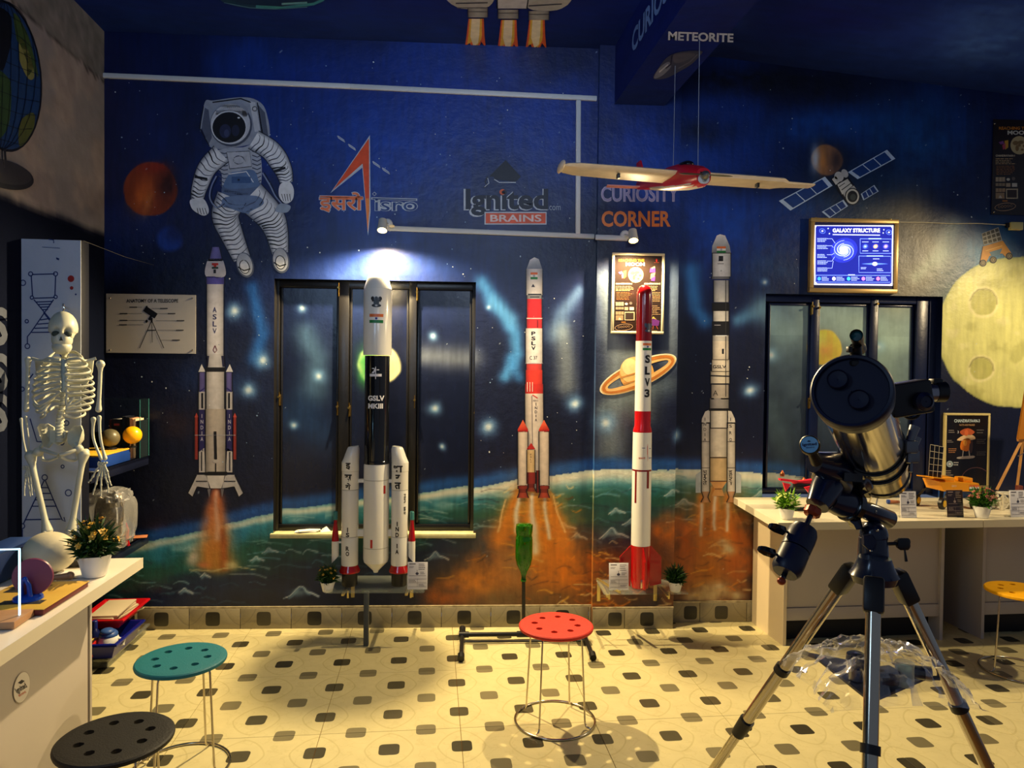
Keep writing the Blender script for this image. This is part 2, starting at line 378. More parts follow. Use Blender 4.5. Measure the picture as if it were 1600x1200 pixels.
    c.disc(1299, 246, 26, (120, 84, 60), 1); c.blob(1281, 246, 8, 24, (190, 200, 215), .95, rough=0); c.blob(1292, 246, 7, 26, (196, 128, 66), .8, rough=.2); c.blob(1314, 246, 12, 26, (52, 40, 42), .9, rough=.2)
    c.disc(590, 571, 36, (226, 222, 160), 1, 3); c.blob(572, 572, 18, 34, (66, 140, 66), .9, rough=.4); c.blob(566, 580, 10, 22, (30, 120, 50), .6)
    c.disc(1306, 542, 30, (250, 186, 20), 1, 1.5); c.blob(1310, 546, 22, 22, (214, 128, 16), .8); c.blob(1298, 530, 16, 16, (246, 196, 60), .6); c.blob(1308, 548, 8, 8, (190, 100, 20), .6)
    # the big moon, with its blue halo round the painted rover
    c.blob(1558, 390, 62, 55, (30, 104, 140), .95, rough=.2, hard=1.2); c.blob(1500, 480, 34, 60, (90, 120, 90), .5)
    c.disc(1602, 518, 130, (214, 212, 134), 1, 1.2, 121)
    r = np.hypot((U-1602)/130, (V-518)/121); ix = np.nonzero(r < 1.0)[0]
    if len(ix):
        m = fbm(u[ix], v[ix], 20, 61); c.mix(ix, (232, 226, 160), sstep(.55, .75, m)*.7); m2 = fbm(u[ix], v[ix], 34, 71); c.mix(ix, (160, 158, 92), sstep(.56, .72, m2)*.6); c.mix(ix, (150, 152, 84), sstep(.9, 1.0, r[ix])*.5)
    for (x_, y_, a, b) in [(1547, 472, 21, 21), (1543, 577, 19, 19)]:
        c.disc(x_, y_, a+5, (246, 238, 170), 1, 2.5, b+6); c.disc(x_, y_, a, (172, 170, 96), 1, 1.5, b); c.blob(x_-3, y_+4, a*.6, b*.6, (196, 190, 116), .6); c.stroke([(x_+a*math.cos(t*.5-2.9), y_+b*math.sin(t*.5-2.9)) for t in range(7)], 1.6, 1.6, (96, 92, 50), .7)
    # the earth
    ya = np.interp(U, [p[0] for p in ARC], [p[1] for p in ARC]); d = V-ya
    c.mix(al, (24, 70, 138), np.exp(-((d+10)/9)**2)*(d < 0)*.9); c.mix(al, (24, 70, 138), ((d > -10) & (d < 2))*.8)
    ix = np.nonzero(d > 0)[0]; D = d[ix]; nn = fbm(u[ix]*.35, v[ix], 22, 81); nb = fbm(u[ix], v[ix], 90, 91)
    c.mix(ix, (40, 118, 146), np.ones(len(ix))); c.mix(ix, (18, 66, 60), sstep(20, 60, D+nn*30)); c.mix(ix, (30, 110, 150), sstep(.5, .7, nb)*sstep(75, 20, D)*.7)
    c.mix(ix, (16, 28, 54), sstep(48, 100, D+(nn-.5)*50)); c.mix(ix, (6, 12, 32), sstep(95, 150, D+(nb-.5)*60)*.9)
    c.mix(ix, (226, 230, 216), np.exp(-((D-6-4*(nn-.5))/ (6+7*sstep(640, 950, U[ix])))**2)*(.75+.25*sstep(280, 720, U[ix])))
    c.mix(ix, (150, 196, 204), np.exp(-((D-22)/9)**2)*sstep(.5, .7, nn)*.6)
    for i in range(230):
        x_ = rs.uniform(150, 1450); dd = rs.uniform(18, 170)*rs.random()**.4; y_ = float(np.interp(x_, [p[0] for p in ARC], [p[1] for p in ARC]))+dd
        L = rs.uniform(8, 30); col = rs.choice([(150, 186, 190), (90, 140, 160), (56, 110, 128), (14, 60, 62), (8, 20, 40), (190, 205, 205)])
        c.stroke(spline([(x_-L, y_+rs.uniform(0, 4)), (x_-L*.3, y_-rs.uniform(0, 3)), (x_+L*.4, y_-rs.uniform(-2, 2)), (x_+L, y_+rs.uniform(0, 4))], 3), .8, 1.8, col, rs.uniform(.25, .6)*(1 if dd < 90 else .55))
    for (x_, y_, s_) in [(420, 860, 12), (320, 900, 8), (470, 925, 26), (400, 872, 10), (520, 900, 14), (880, 820, 16), (900, 838, 14), (960, 795, 12), (985, 812, 16), (955, 830, 22), (1050, 768, 14), (1075, 788, 18), (1195, 775, 16), (1180, 785, 10), (290, 925, 10), (680, 870, 18)]:
        cr = spline([(x_-s_, y_+s_*.34), (x_-s_*.5, y_+s_*.02), (x_-s_*.12, y_-s_*.36), (x_+s_*.1, y_-s_*.30), (x_+s_*.3, y_-s_*.04), (x_+s_*.7, y_+s_*.06), (x_+s_*1.1, y_+s_*.26)], 4); c.stroke(cr, .9, 1.7, (206, 218, 220), .8); c.stroke([(a+1, b+2.5) for a, b in cr[2:-6]], 2.2, 1.6, (130, 168, 184), .5)
        c.blob(x_-s_*.1, y_, s_*.6, s_*.25, (130, 160, 172), .55)
    # exhaust fire of the four painted launchers
    for b in [(835, 850, 66, 90, (240, 136, 26), .95), (800, 900, 80, 60, (150, 84, 30), .9), (890, 900, 80, 60, (214, 116, 18), .95), (745, 910, 60, 36, (214, 128, 36), .85), (700, 935, 50, 24, (140, 70, 20), .7), (925, 940, 60, 30, (120, 62, 14), .8), (840, 940, 100, 26, (92, 64, 34), .9),
              (812, 880, 40, 46, (120, 92, 62), .7), (780, 940, 50, 22, (100, 76, 46), .8), (950, 885, 30, 30, (150, 70, 20), .6), (1035, 830, 30, 26, (216, 110, 24), .9, -30), (1010, 860, 40, 40, (110, 56, 26), .8), (965, 900, 50, 40, (84, 40, 22), .8), (1040, 900, 40, 50, (100, 52, 24), .8),
              (1120, 850, 60, 80, (226, 126, 36), .95), (1110, 920, 70, 50, (150, 98, 52), .9), (1160, 860, 34, 70, (170, 84, 24), .9), (1075, 860, 22, 60, (190, 96, 34), .85), (1120, 830, 22, 46, (110, 84, 60), .7), (1110, 900, 26, 36, (168, 96, 24), .7)]:
        c.blob(b[0], b[1], b[2], b[3], b[4], b[5], ang=b[6] if len(b) > 6 else 0, rough=.7)
    for i in range(240):
        g = rs.choice([(835, 760, 970, 70, 150), (1120, 800, 960, 40, 90), (960, 860, 960, 60, 60)]); y_ = rs.uniform(g[1], g[2]); wd = g[3]+(y_-g[1])/(g[2]-g[1])*g[4]*.5
        x_ = g[0]+rs.gauss(0, .5)*wd; L = rs.uniform(5, 16); col = rs.choice([(248, 180, 60), (236, 140, 26), (90, 46, 18), (252, 220, 150), (60, 38, 24), (214, 100, 10)])
        c.stroke(spline([(x_-L, y_+rs.uniform(-6, 6)), (x_, y_+rs.uniform(-4, 4)), (x_+L, y_+rs.uniform(-6, 6))], 3), .9, 1.8, col, rs.uniform(.3, .75))
    c.stroke([(809, 770), (800, 800), (780, 840)], 11, 16, (224, 132, 40), .9); c.stroke([(850, 770), (866, 800), (880, 850)], 11, 16, (226, 132, 36), .9); c.stroke([(832, 768), (834, 860)], 14, 20, (224, 140, 50), .9)
    c.stroke([(811, 775), (806, 830)], 3.5, 5, (240, 226, 200), .9); c.stroke([(831, 772), (835, 860)], 4, 8, (244, 232, 210), .9); c.stroke([(851, 775), (858, 840)], 3, 4, (240, 220, 190), .9); c.stroke([(790, 780), (778, 830)], 1.5, 2, (250, 200, 130), .8); c.stroke([(865, 775), (882, 830)], 1.5, 2, (250, 200, 130), .8)
    for (x_, y0_, y1_) in [(1100, 790, 850), (1121, 778, 840), (1141, 790, 840)]: c.stroke([(x_, y0_-10), (x_, y1_)], 9, 13, (226, 130, 46), .8)
    for (x_, y0_, y1_) in [(1100, 790, 840), (1121, 778, 832), (1141, 790, 832)]: c.stroke([(x_, y0_), (x_, y1_)], 3.5, 3, (236, 222, 200), .9)
    for (x_, y_, a) in [(1112, 932, 26), (1132, 926, 20), (1092, 940, 20), (1157, 936, 12), (1144, 862, 16), (1136, 852, 10), (240, 0, 0)]:
        if a: c.blob(x_, y_, a, a*.7, (190, 170, 128), .8, rough=.8); c.blob(x_-a*.2, y_-a*.3, a*.4, a*.25, (220, 200, 160), .6)
    for i in range(14):                                      # plume of the leftmost painted launcher
        t = i/13; c.blob(337+rs.uniform(-2, 2), 772+112*t, 7+24*t**.8, 14, (206-30*t, 110+8*t, 66-20*t), .85, rough=.3)
    c.stroke([(337, 770), (338, 800), (340, 840)], 3, 7, (226, 190, 170), .6); c.stroke([(322, 850), (330, 885)], 6, 8, (220, 140, 60), .5); c.stroke([(347, 830), (352, 885)], 5, 9, (140, 60, 26), .6)
    c.blob(300, 872, 12, 16, (206, 190, 172), .85, 30); c.blob(362, 882, 10, 7, (216, 206, 150), .8); c.blob(318, 884, 12, 6, (206, 120, 74), .7)
    c.stroke([(296, 892), (330, 893), (370, 884), (400, 890)], 1.6, 1, (190, 180, 130), .7)
    w = fbm(u*1.6, v*.22, 7, 101, 3); c.C *= (1+(w[:, None]-.5)*.28)
    sp = vnoise(u, v, 2.2, 120); c.mix(al, (190, 205, 220), (sp > .992)*.5)
    return np.clip(c.C, 0, 1)
GAIN = 1.7
def tolin(C): return np.where(C <= .04045, C/12.92, ((C+.055)/1.055)**2.4)
def grid(name, m, xs, zs, place, colfn, keep=None, parent=None, kind='structure'):
    X, Z = np.meshgrid(xs, zs); nx, nz = len(xs), len(zs); x = X.ravel(); z = Z.ravel()
    P = place(x, z); idx = (np.arange(nz-1)[:, None]*nx+np.arange(nx-1)[None]).ravel()
    if keep is not None:
        cx = (x[idx]+x[idx+1])/2; cz = (z[idx]+z[idx+nx])/2; idx = idx[keep(cx, cz)]
    F_ = np.stack([idx, idx+1, idx+nx+1, idx+nx], 1)
    me = bpy.data.meshes.new(name); me.vertices.add(len(x)); me.vertices.foreach_set('co', P.astype(np.float32).ravel())
    me.loops.add(F_.size); me.loops.foreach_set('vertex_index', F_.ravel().astype(np.int32)); me.polygons.add(len(F_))
    me.polygons.foreach_set('loop_start', (np.arange(len(F_))*4).astype(np.int32)); me.update(calc_edges=True)
    a = me.color_attributes.new('Col', 'FLOAT_COLOR', 'POINT'); C = np.ones((len(x), 4), np.float32); q_ = tolin(colfn(x, z)); C[:, :3] = q_*(GAIN/(1+.95*q_.max(1)))[:, None]; a.data.foreach_set('color', C.ravel())
    me.materials.append(m); o = bpy.data.objects.new(name, me); COL.objects.link(o); o.parent = parent
    if kind: o['kind'] = kind
    return o
MURAL = mat('mural_paint', rough=.38, vcol=True, var=.10, vs_=9, bump=.35, bs=14)
LEAF = mat('painted_metal', rough=.25, vcol=True, var=.2, vs_=12, bump=.12, bs=18)
NAVY = mat('navy_paint', (6, 10, 28), .6, spec=.2, bump=.2, bs=20, var=.2)
BLACKP = mat('black_paint', (16, 17, 22), .35, var=.2)

# ------------------------------------------------------------------ room shell
A = R_(3.59)                                     # the side walls, tiles and counters run 3.6 degrees off the mural wall
dr = Vector((math.cos(A), math.sin(A), 0)); dd = Vector((-math.sin(A), math.cos(A), 0)); up = Vector((0, 0, 1))
ZC = 3.58; YR = .06; YP = -.05
def ex(px, py, y=0): return hitY(px, py, y).x
def ez(px, py, y=0): return hitY(px, py, y).z
xl = ex(163, 200); xp0 = ex(929, 700, YP); xp1 = ex(1056, 700, YP)
def arange(a, b, st): n = max(2, int(round((b-a)/st))+1); return np.linspace(a, b, n)
W1 = (ex(428, 600), ex(742, 600), ez(585, 835), ez(585, 438)); W2 = (ex(1194, 600, YR), ex(1470, 600, YR), .80, ez(1330, 461, YR))
ST = .0072
def hole(w): return lambda cx, cz: ~((cx > w[0]) & (cx < w[1]) & (cz > w[2]) & (cz < w[3]))
def cut(a, b, w, st=ST): return np.concatenate([arange(a, w[0], st)[:-1], arange(w[0], w[1], st)[:-1], arange(w[1], b, st)])
def cutz(a, b, w, st=ST): return np.concatenate([arange(a, w[2], st)[:-1], arange(w[2], w[3], st)[:-1], arange(w[3], b, st)])
yc = lambda y: (lambda x, z: np.stack([x, np.full_like(x, y), z], 1))
grid('wall_back', MURAL, cut(xl, xp0, W1), cutz(.09, ZC, W1), yc(0), mural, hole(W1))
grid('wall_back', MURAL, cut(xp1, 3.9, W2), cutz(.0, ZC, W2), yc(YR), mural, hole(W2))
grid('trim_1', MURAL, arange(xp0, xp1, ST), arange(.0, ZC, ST), yc(YP), mural)                  # the pillar
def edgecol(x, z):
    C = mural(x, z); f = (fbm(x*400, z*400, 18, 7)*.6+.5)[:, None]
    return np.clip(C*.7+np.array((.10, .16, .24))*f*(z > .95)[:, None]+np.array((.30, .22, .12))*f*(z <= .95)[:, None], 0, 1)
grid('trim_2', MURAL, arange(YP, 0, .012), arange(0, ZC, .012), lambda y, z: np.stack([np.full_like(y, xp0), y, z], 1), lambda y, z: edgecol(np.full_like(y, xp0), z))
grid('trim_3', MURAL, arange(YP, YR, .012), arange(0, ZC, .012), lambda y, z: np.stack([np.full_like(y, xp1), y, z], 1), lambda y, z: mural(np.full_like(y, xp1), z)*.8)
# corner shadow-blue line of the pillar edge is paint: a thin light stripe
# left wall: bare plaster above, navy below
XLW = Vector((xl, 0, 0))
def leftcol(t, z):                                # t: metres towards the camera
    n = fbm(t*260, z*260, 60, 5); n2 = fbm(t*260, z*260, 14, 15)
    C = np.array((150, 138, 130))/255.*(.86+.3*n2[:, None]); C += (np.array((112, 112, 116))/255.-C)*sstep(.45, .62, n)[:, None]*.5
    zc = 3.28+.06*(n2-.5); k = sstep(-.02, .02, z-zc+.0*t)*.8; C += (np.array((104, 102, 98))/255.*(.7+.6*n2[:, None])-C)*k[:, None]
    C *= (1-.5*np.exp(-((z-zc)/.008)**2))[:, None]
    d = sstep(.03, -.03, z-2.37-.06*(n-.5)); C += (np.array((7, 11, 26))/255.-C)*d[:, None]
    return np.clip(C, 0, 1)
PLASTER = mat('plaster', rough=.9, spec=.05, vcol=True, var=.12, vs_=5, bump=.5, bs=9)
grid('wall_left', PLASTER, arange(0, 5.2, .03), arange(0, ZC, .02), lambda t, z: np.stack([xl-dd.x*t, -dd.y*t, z], 1), leftcol)
# ceiling
def ceilcol(x, y):
    u, v = x*260+800, y*260+400; c = Canvas(u, v); al = np.arange(len(u)); c.C[:] = np.array((6, 22, 84))/255.
    n = fbm(u, v, 240, 55); c.mix(al, (12, 34, 104), sstep(.42, .7, n)*.7)
    for (px, py, rx, ry, col, k) in [(1520, 45, 130, 26, (70, 110, 190), .8), (1560, 10, 90, 20, (60, 96, 170), .7), (1420, 50, 60, 30, (20, 40, 120), .6), (1120, 35, 60, 18, (50, 80, 160), .4), (1300, 20, 90, 20, (14, 22, 90), .7), (440, 90, 60, 20, (14, 60, 110), .5)]:
        h = hitZ(px, py, ZC); c.blob(h.x*260+800, h.y*260+400, rx*1.2, ry*3, col, k, rough=.6)
    edge = sstep(-.5, -.05, y); c.mix(al, (18, 36, 70), edge*.35)
    sp = vnoise(u, v, 2.6, 121); c.mix(al, (190, 205, 220), (sp > .992)*.5)
    return np.clip(c.C*(1+(fbm(u*.3, v*1.6, 8, 12, 3)[:, None]-.5)*.3), 0, 1)
CEIL = mat('ceiling_paint', rough=.7, spec=.2, vcol=True, var=.15, vs_=7, bump=.3, bs=10)
def ceilz(x, y):
    return np.stack([x, y, ZC-np.clip(x-1.5, 0, 9)*.09*np.clip((y+1.6)/1.6, 0, 1)], 1)
grid('ceiling', CEIL, arange(-2.75, 4.6, .03), arange(-4.6, YR, .03), ceilz, ceilcol)
# ceiling beam over the pillar
bL = hitZ(957, 169, 3.225); bR = hitZ(1035, 169, 3.225)
BW = (bR-bL).length
beam = grid('trim_4', CEIL, arange(0, BW, .03), arange(0, 4.6, .03), lambda a, t: np.stack([bL.x+dr.x*a-dd.x*t, YP-.005+dr.y*a-dd.y*t, np.full_like(a, 3.225)], 1),
            lambda a, t: ceilcol(a*1.3+.4, -t))
for s_, nm in ((0, 'a'), (BW, 'b')):
    grid('trim_5' if s_ == 0 else 'trim_6', CEIL, arange(0, 4.6, .04), arange(3.225, ZC, .04), lambda t, z: np.stack([bL.x+dr.x*s_-dd.x*t, YP-.005+dr.y*s_-dd.y*t, z], 1), lambda t, z: ceilcol(t*.5-1.5, -z))

# ------------------------------------------------------------------ floor tiles
def tile_mat(name, sc, skirt=False):
    m = mat(name, (208, 196, 146) if not skirt else (150, 140, 112), .26 if not skirt else .35, var=.08, vs_=14); nt = m.node_tree; b = nt.nodes['Principled BSDF']
    mx = [n for n in nt.nodes if n.type == 'MIX'][0]
    tc = nt.nodes.new('ShaderNodeTexCoord'); sp = nt.nodes.new('ShaderNodeSeparateXYZ'); nt.links.new(tc.outputs['Object'], sp.inputs[0])
    oi = nt.nodes.new('ShaderNodeObjectInfo')
    x = NX(nt, sp.outputs[0])*(1/.61); y = NX(nt, sp.outputs[2 if skirt else 1])*(1/.61)
    def lat(a, off): return ((a+(.25-off)).op('FLOORED_MODULO', .5)-.25).op('ABSOLUTE')
    def sq(dx, dy, h, p=5.0): return (dx.op('POWER', p)+dy.op('POWER', p)).op('POWER', 1/p).op('LESS_THAN', h)
    dk = sq(lat(x, 0), lat(y, .25), .071); lt = sq(lat(x, .25), lat(y, 0), .071)
    if skirt: dk = sq((x-.23).op('ABSOLUTE'), (y-.102).op('ABSOLUTE'), .070); lt = sq((x-.70).op('ABSOLUTE'), (y-.1).op('ABSOLUTE'), .01)
    # faint raised line round each dark square
    d8 = (lat(x, 0).op('POWER', 1.5)+(lat(y, .25)*.78).op('POWER', 1.5)).op('POWER', 1/1.5)
    ln = (d8-.165).op('ABSOLUTE').op('LESS_THAN', .006); hill = (d8-.165).op('ABSOLUTE').op('MULTIPLY', 30).op('MINIMUM', 1)
    def over(col_in, fac, c):
        n = nt.nodes.new('ShaderNodeMix'); n.data_type = 'RGBA'; nt.links.new(fac.s if isinstance(fac, NX) else fac, n.inputs[0])
        if isinstance(col_in, tuple): n.inputs[6].default_value = col_in
        else: nt.links.new(col_in, n.inputs[6])
        n.inputs[7].default_value = (*lin(hx(*c)), 1); return n.outputs[2]
    # veining
    wv = nt.nodes.new('ShaderNodeTexNoise'); wv.inputs['Scale'].default_value = 9; wv.inputs['Detail'].default_value = 5; nt.links.new(tc.outputs['Object'], wv.inputs['Vector'])
    vein = (NX(nt, wv.outputs[0])-.5).op('ABSOLUTE').op('LESS_THAN', .012)*.12
    c = over(mx.outputs[2], vein, (160, 146, 92) if not skirt else (100, 92, 74)); c = over(c, ln*.28, (160, 146, 90) if not skirt else (96, 90, 74))
    rnd = NX(nt, oi.outputs['Random'])
    c = over(c, lt*(rnd*.15+.80), (90, 84, 64) if not skirt else (60, 56, 50)); c = over(c, dk*(rnd*.12+.86), (20, 19, 17))
    nt.links.new(c, b.inputs['Base Color'])
    bp = nt.nodes.new('ShaderNodeBump'); bp.inputs['Strength'].default_value = .35; bp.inputs['Distance'].default_value = .002; nt.links.new(hill.s, bp.inputs['Height']); nt.links.new(bp.outputs[0], b.inputs['Normal'])
    return m
TILE = tile_mat('floor_tile_glaze', .61); SKIRT = tile_mat('skirting_tile_glaze', .61, True)
GROUT = mat('grout', (120, 84, 40), .9)
fl = MB(); fl.box((.9, -2.4, -.03), (8.2, 5.2, .05)); floor = fl.build('floor', GROUT); floor['kind'] = 'structure'
MAT_[floor.name] = Matrix()
T0 = hitZ(712, 1047, 0)
def slab(poly, zt, zb, ins, drop):                 # one tile from its outline: chamfered top, recessed joint round it
    n = len(poly); cx = sum(p[0] for p in poly)/n; cy = sum(p[1] for p in poly)/n; m = MB()
    inn = [(p[0]+(cx-p[0])*ins/max(abs(cx-p[0]), abs(cy-p[1]), .02), p[1]+(cy-p[1])*ins/max(abs(cx-p[0]), abs(cy-p[1]), .02)) for p in poly]
    m.add([(x, y, zb) for x, y in poly]+[(x, y, zt-drop) for x, y in poly]+[(x, y, zt) for x, y in inn],
          [(i, (i+1) % n, n+(i+1) % n, n+i) for i in range(n)]+[(n+i, n+(i+1) % n, 2*n+(i+1) % n, 2*n+i) for i in range(n)]+[tuple(range(2*n, 3*n))])
    return m
def clip(poly, n, d):
    out = []
    for i in range(len(poly)):
        a, b = poly[i], poly[(i+1) % len(poly)]; da = a[0]*n[0]+a[1]*n[1]-d; db = b[0]*n[0]+b[1]*n[1]-d
        if da <= 0: out.append(a)
        if (da < 0) != (db < 0): t = da/(da-db); out.append((a[0]+(b[0]-a[0])*t, a[1]+(b[1]-a[1])*t))
    return out
full = None
def inview(P):
    q = R3.transposed() @ (P-C0); return q.z < -.3 and abs(q.x/-q.z*F) < 1000 and abs(q.y/-q.z*F) < 900
for i in range(-6, 10):
    for j in range(-6, 4):
        O = T0+dr*(.61*i)+dd*(.61*j); cs = [(0, 0), (.61, 0), (.61, .61), (0, .61)]
        pts = [O+dr*a+dd*b for a, b in cs]
        if not any(inview(p) for p in pts): continue
        loc = [(.001, .001), (.609, .001), (.609, .609), (.001, .609)]
        # clip against the back wall and left wall
        yl = YR if O.x > xp1-.3 else 0.0
        pl = clip(loc, (math.sin(A), math.cos(A)), yl-.002-O.y)
        pl = clip(pl, (-1, 0), -((XLW-O).dot(dr)+.005)) if pl else pl
        if len(pl) < 3: continue
        whole = len(pl) == 4 and all(abs(a[0]-b[0])+abs(a[1]-b[1]) < 1e-5 for a, b in zip(pl, loc))
        if whole and full: o = bpy.data.objects.new('tile', full.data); COL.objects.link(o)
        else:
            o = slab(pl, 0, -.005, .0012, .001).build('tile', TILE, smooth=0)
            if whole: full = o
        o.parent = floor; o.location = O; o.rotation_euler = (0, 0, A)
# skirting of cut tiles
def skirting(name, x0, x1, y, h=.125):
    s0 = bpy.data.objects.new(name, None); COL.objects.link(s0); s0['kind'] = 'structure'; x = x0; k = 0
    while x < x1-.01:
        w = min(.305 if k else .2, x1-x); b = MB(); b.box((w/2, -.006, h/2), (w-.003, .010, h-.002), bev=.0015)
        o = b.build('tile', SKIRT); o.parent = s0; o.location = (x, y, 0); x += w; k += 1
    b = MB(); b.box(((x0+x1)/2, y-.004, h+.005), (x1-x0, .012, .012)); b.build('ledge', mat('ledge_paint', (190, 176, 140), .6, var=.5, vs_=30, bump=.3), s0)
skirting('baseboard_left', xl, xp0, 0); skirting('baseboard_middle', xp0, xp1, YP); skirting('baseboard_right', xp1, xp1+.62, YR)

# ------------------------------------------------------------------ shuttered windows, painted over
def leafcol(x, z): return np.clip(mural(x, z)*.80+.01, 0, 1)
def window(name, w, y, leaves, fcol, bars, latches, sill, boost=None):
    r = bpy.data.objects.new(name, None); COL.objects.link(r); r['kind'] = 'structure'; yb = y+.10
    x0, x1, z0, z1 = w
    fm = mat(name+'_frame', fcol, .3, var=.3, bump=.1)
    b = MB(); b.add([(x0, y, z0), (x0, yb+.02, z0), (x0, yb+.02, z1), (x0, y, z1)], [(0, 1, 2, 3)]); b.add([(x1, y, z0), (x1, yb+.02, z0), (x1, yb+.02, z1), (x1, y, z1)], [(0, 1, 2, 3)])
    b.add([(x0, y, z1), (x1, y, z1), (x1, yb+.02, z1), (x0, yb+.02, z1)], [(0, 1, 2, 3)]); b.add([(x0, yb+.02, z0), (x1, yb+.02, z0), (x1, yb+.02, z1), (x0, yb+.02, z1)], [(0, 1, 2, 3)]); b.build('reveal', fm, r)
    if sill: b = MB(); b.box(((x0+x1)/2, y+.045, z0-.006), (x1-x0+.03, .13, .028), bev=.003); b.build('sill', mat('sill_paint', (206, 200, 150), .5, var=.3, vs_=20), r)
    def bar(xa, xb, za, zb, d=.03, yo=0):
        b = MB(); b.box(((xa+xb)/2, yb-d/2-yo, (za+zb)/2), (xb-xa, d, zb-za), bev=.004); b.build('frame_bar', fm, r)
    zs0, zs1 = z0+.012, z1
    bar(x0, x1, zs1-.045, zs1, .04); bar(x0, x1, zs0, zs0+.035, .04)
    for (xa, xb) in bars: bar(xa, xb, zs0, zs1, .045)
    for (xa, xb, za, zb) in leaves:
        h = bpy.data.objects.new('shutter', None); COL.objects.link(h); h.parent = r
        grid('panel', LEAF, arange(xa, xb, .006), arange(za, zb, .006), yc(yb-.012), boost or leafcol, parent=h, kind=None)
        b = MB()
        for (p, q) in (((xa-.004, za), (xa+.008, zb)), ((xb-.008, za), (xb+.004, zb)), ((xa, zb-.008), (xb, zb+.004)), ((xa, za-.004), (xb, za+.010))):
            b.box(((p[0]+q[0])/2, yb-.016, (p[1]+q[1])/2), (q[0]-p[0], .014, q[1]-p[1]), bev=.002)
        b.build('rim', fm, h)
    for (px, py) in latches:
        p = hitY(px, py, yb-.03); b = MB(); b.box(p, (.014, .02, .07), bev=.003); b.cyl(p+Vector((0, -.012, .02)), p+Vector((0, -.03, .02)), .007, seg=10); b.cyl(p+Vector((.0, -.012, -.03)), p+Vector((.0, -.012, .05)), .004, seg=8); b.build('latch', mat('worn_brass', (150, 120, 60), .35, 1), r)
    return r
Y1 = .088
def wx(px, y=Y1): return ex(px, 600, y)
lz0, lz1 = ez(585, 822, Y1), ez(585, 450, Y1)
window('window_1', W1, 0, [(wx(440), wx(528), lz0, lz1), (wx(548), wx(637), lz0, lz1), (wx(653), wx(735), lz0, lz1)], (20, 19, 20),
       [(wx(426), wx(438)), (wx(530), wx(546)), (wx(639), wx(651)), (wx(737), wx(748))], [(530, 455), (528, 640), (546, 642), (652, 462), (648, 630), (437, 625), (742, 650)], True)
Y2 = YR+.088
zt = ez(1330, 477, Y2)
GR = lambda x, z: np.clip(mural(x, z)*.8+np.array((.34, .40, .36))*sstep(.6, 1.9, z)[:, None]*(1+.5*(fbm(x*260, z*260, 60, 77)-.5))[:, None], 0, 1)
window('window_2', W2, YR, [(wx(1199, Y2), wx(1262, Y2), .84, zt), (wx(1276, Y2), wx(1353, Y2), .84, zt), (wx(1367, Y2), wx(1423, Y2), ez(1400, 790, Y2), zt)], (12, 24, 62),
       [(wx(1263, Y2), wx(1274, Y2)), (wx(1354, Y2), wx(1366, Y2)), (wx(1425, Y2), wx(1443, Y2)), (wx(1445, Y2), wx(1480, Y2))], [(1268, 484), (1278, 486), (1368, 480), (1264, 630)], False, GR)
# ------------------------------------------------------------------ figures painted on the walls (flat colour on the plaster; children of their wall)
WB = bpy.data.objects['wall_back']; WR = bpy.data.objects['wall_back.001']; PIL = bpy.data.objects['trim_1']; CE = bpy.data.objects['ceiling']; WL = bpy.data.objects['wall_left']; BEAM = bpy.data.objects['trim_4']
pB, pR, pP = onY(0), onY(YR), onY(YP)
WHT = (232, 236, 244); SH = (120, 128, 150); DK = (14, 16, 28)
def sleeve(P, pts, ws, n, dark=DK):                # a padded limb: light core, grey edge, dark creases
    pts = spline(pts, 6); k = len(pts); w = [ws[0]+(ws[-1]-ws[0])*i/(k-1) for i in range(k)]
    if len(ws) == 3: w = [ws[0]+(ws[1]-ws[0])*min(1, 2*i/(k-1))+(ws[2]-ws[1])*max(0, 2*i/(k-1)-1) for i in range(k)]
    L = []; R = []; l2 = []; r2 = []
    for i in range(k):
        a = pts[max(i-1, 0)]; b = pts[min(i+1, k-1)]; d = Vector((b[0]-a[0], b[1]-a[1])).normalized(); q = (-d.y, d.x)
        L.append((pts[i][0]+q[0]*w[i], pts[i][1]+q[1]*w[i])); R.append((pts[i][0]-q[0]*w[i], pts[i][1]-q[1]*w[i]))
        l2.append((pts[i][0]+q[0]*w[i]*.55, pts[i][1]+q[1]*w[i]*.55)); r2.append((pts[i][0]-q[0]*w[i]*.62, pts[i][1]-q[1]*w[i]*.62))
    P.quads(L, l2, (92, 100, 124), WHT); P.quads(l2, r2, WHT); P.quads(r2, R, WHT, (104, 112, 134)); P.up()
    for j in range(n):
        t = (j+.5)/n*(k-1); i = int(t); f = t-i; i2 = min(i+1, k-1)
        a = Vector(L[i])*(1-f)+Vector(L[i2])*f; b = Vector(R[i])*(1-f)+Vector(R[i2])*f; d = (Vector(pts[i2])-Vector(pts[i])).normalized() if i2 != i else Vector((0, 1))
        m = (a+b)/2+d*w[i]*.32; s = random.uniform(.0, .2); e = random.uniform(.8, 1); c = random.choice([dark, (40, 46, 70), (70, 78, 104)])
        q = [a.lerp(m, s*1.), a.lerp(m, .55)*.5+a.lerp(b, .28)*.5+d*w[i]*.06, m, b.lerp(m, .5)+d*w[i]*.05, b.lerp(a, 1-e)]
        P.line([tuple(x) for x in spline([tuple(x) for x in q], 3)], 2.6 if c == dark else 1.8, c, .8)
    P.line(L, 1.1, dark); P.line(R, 1.1, dark); P.up(-1)
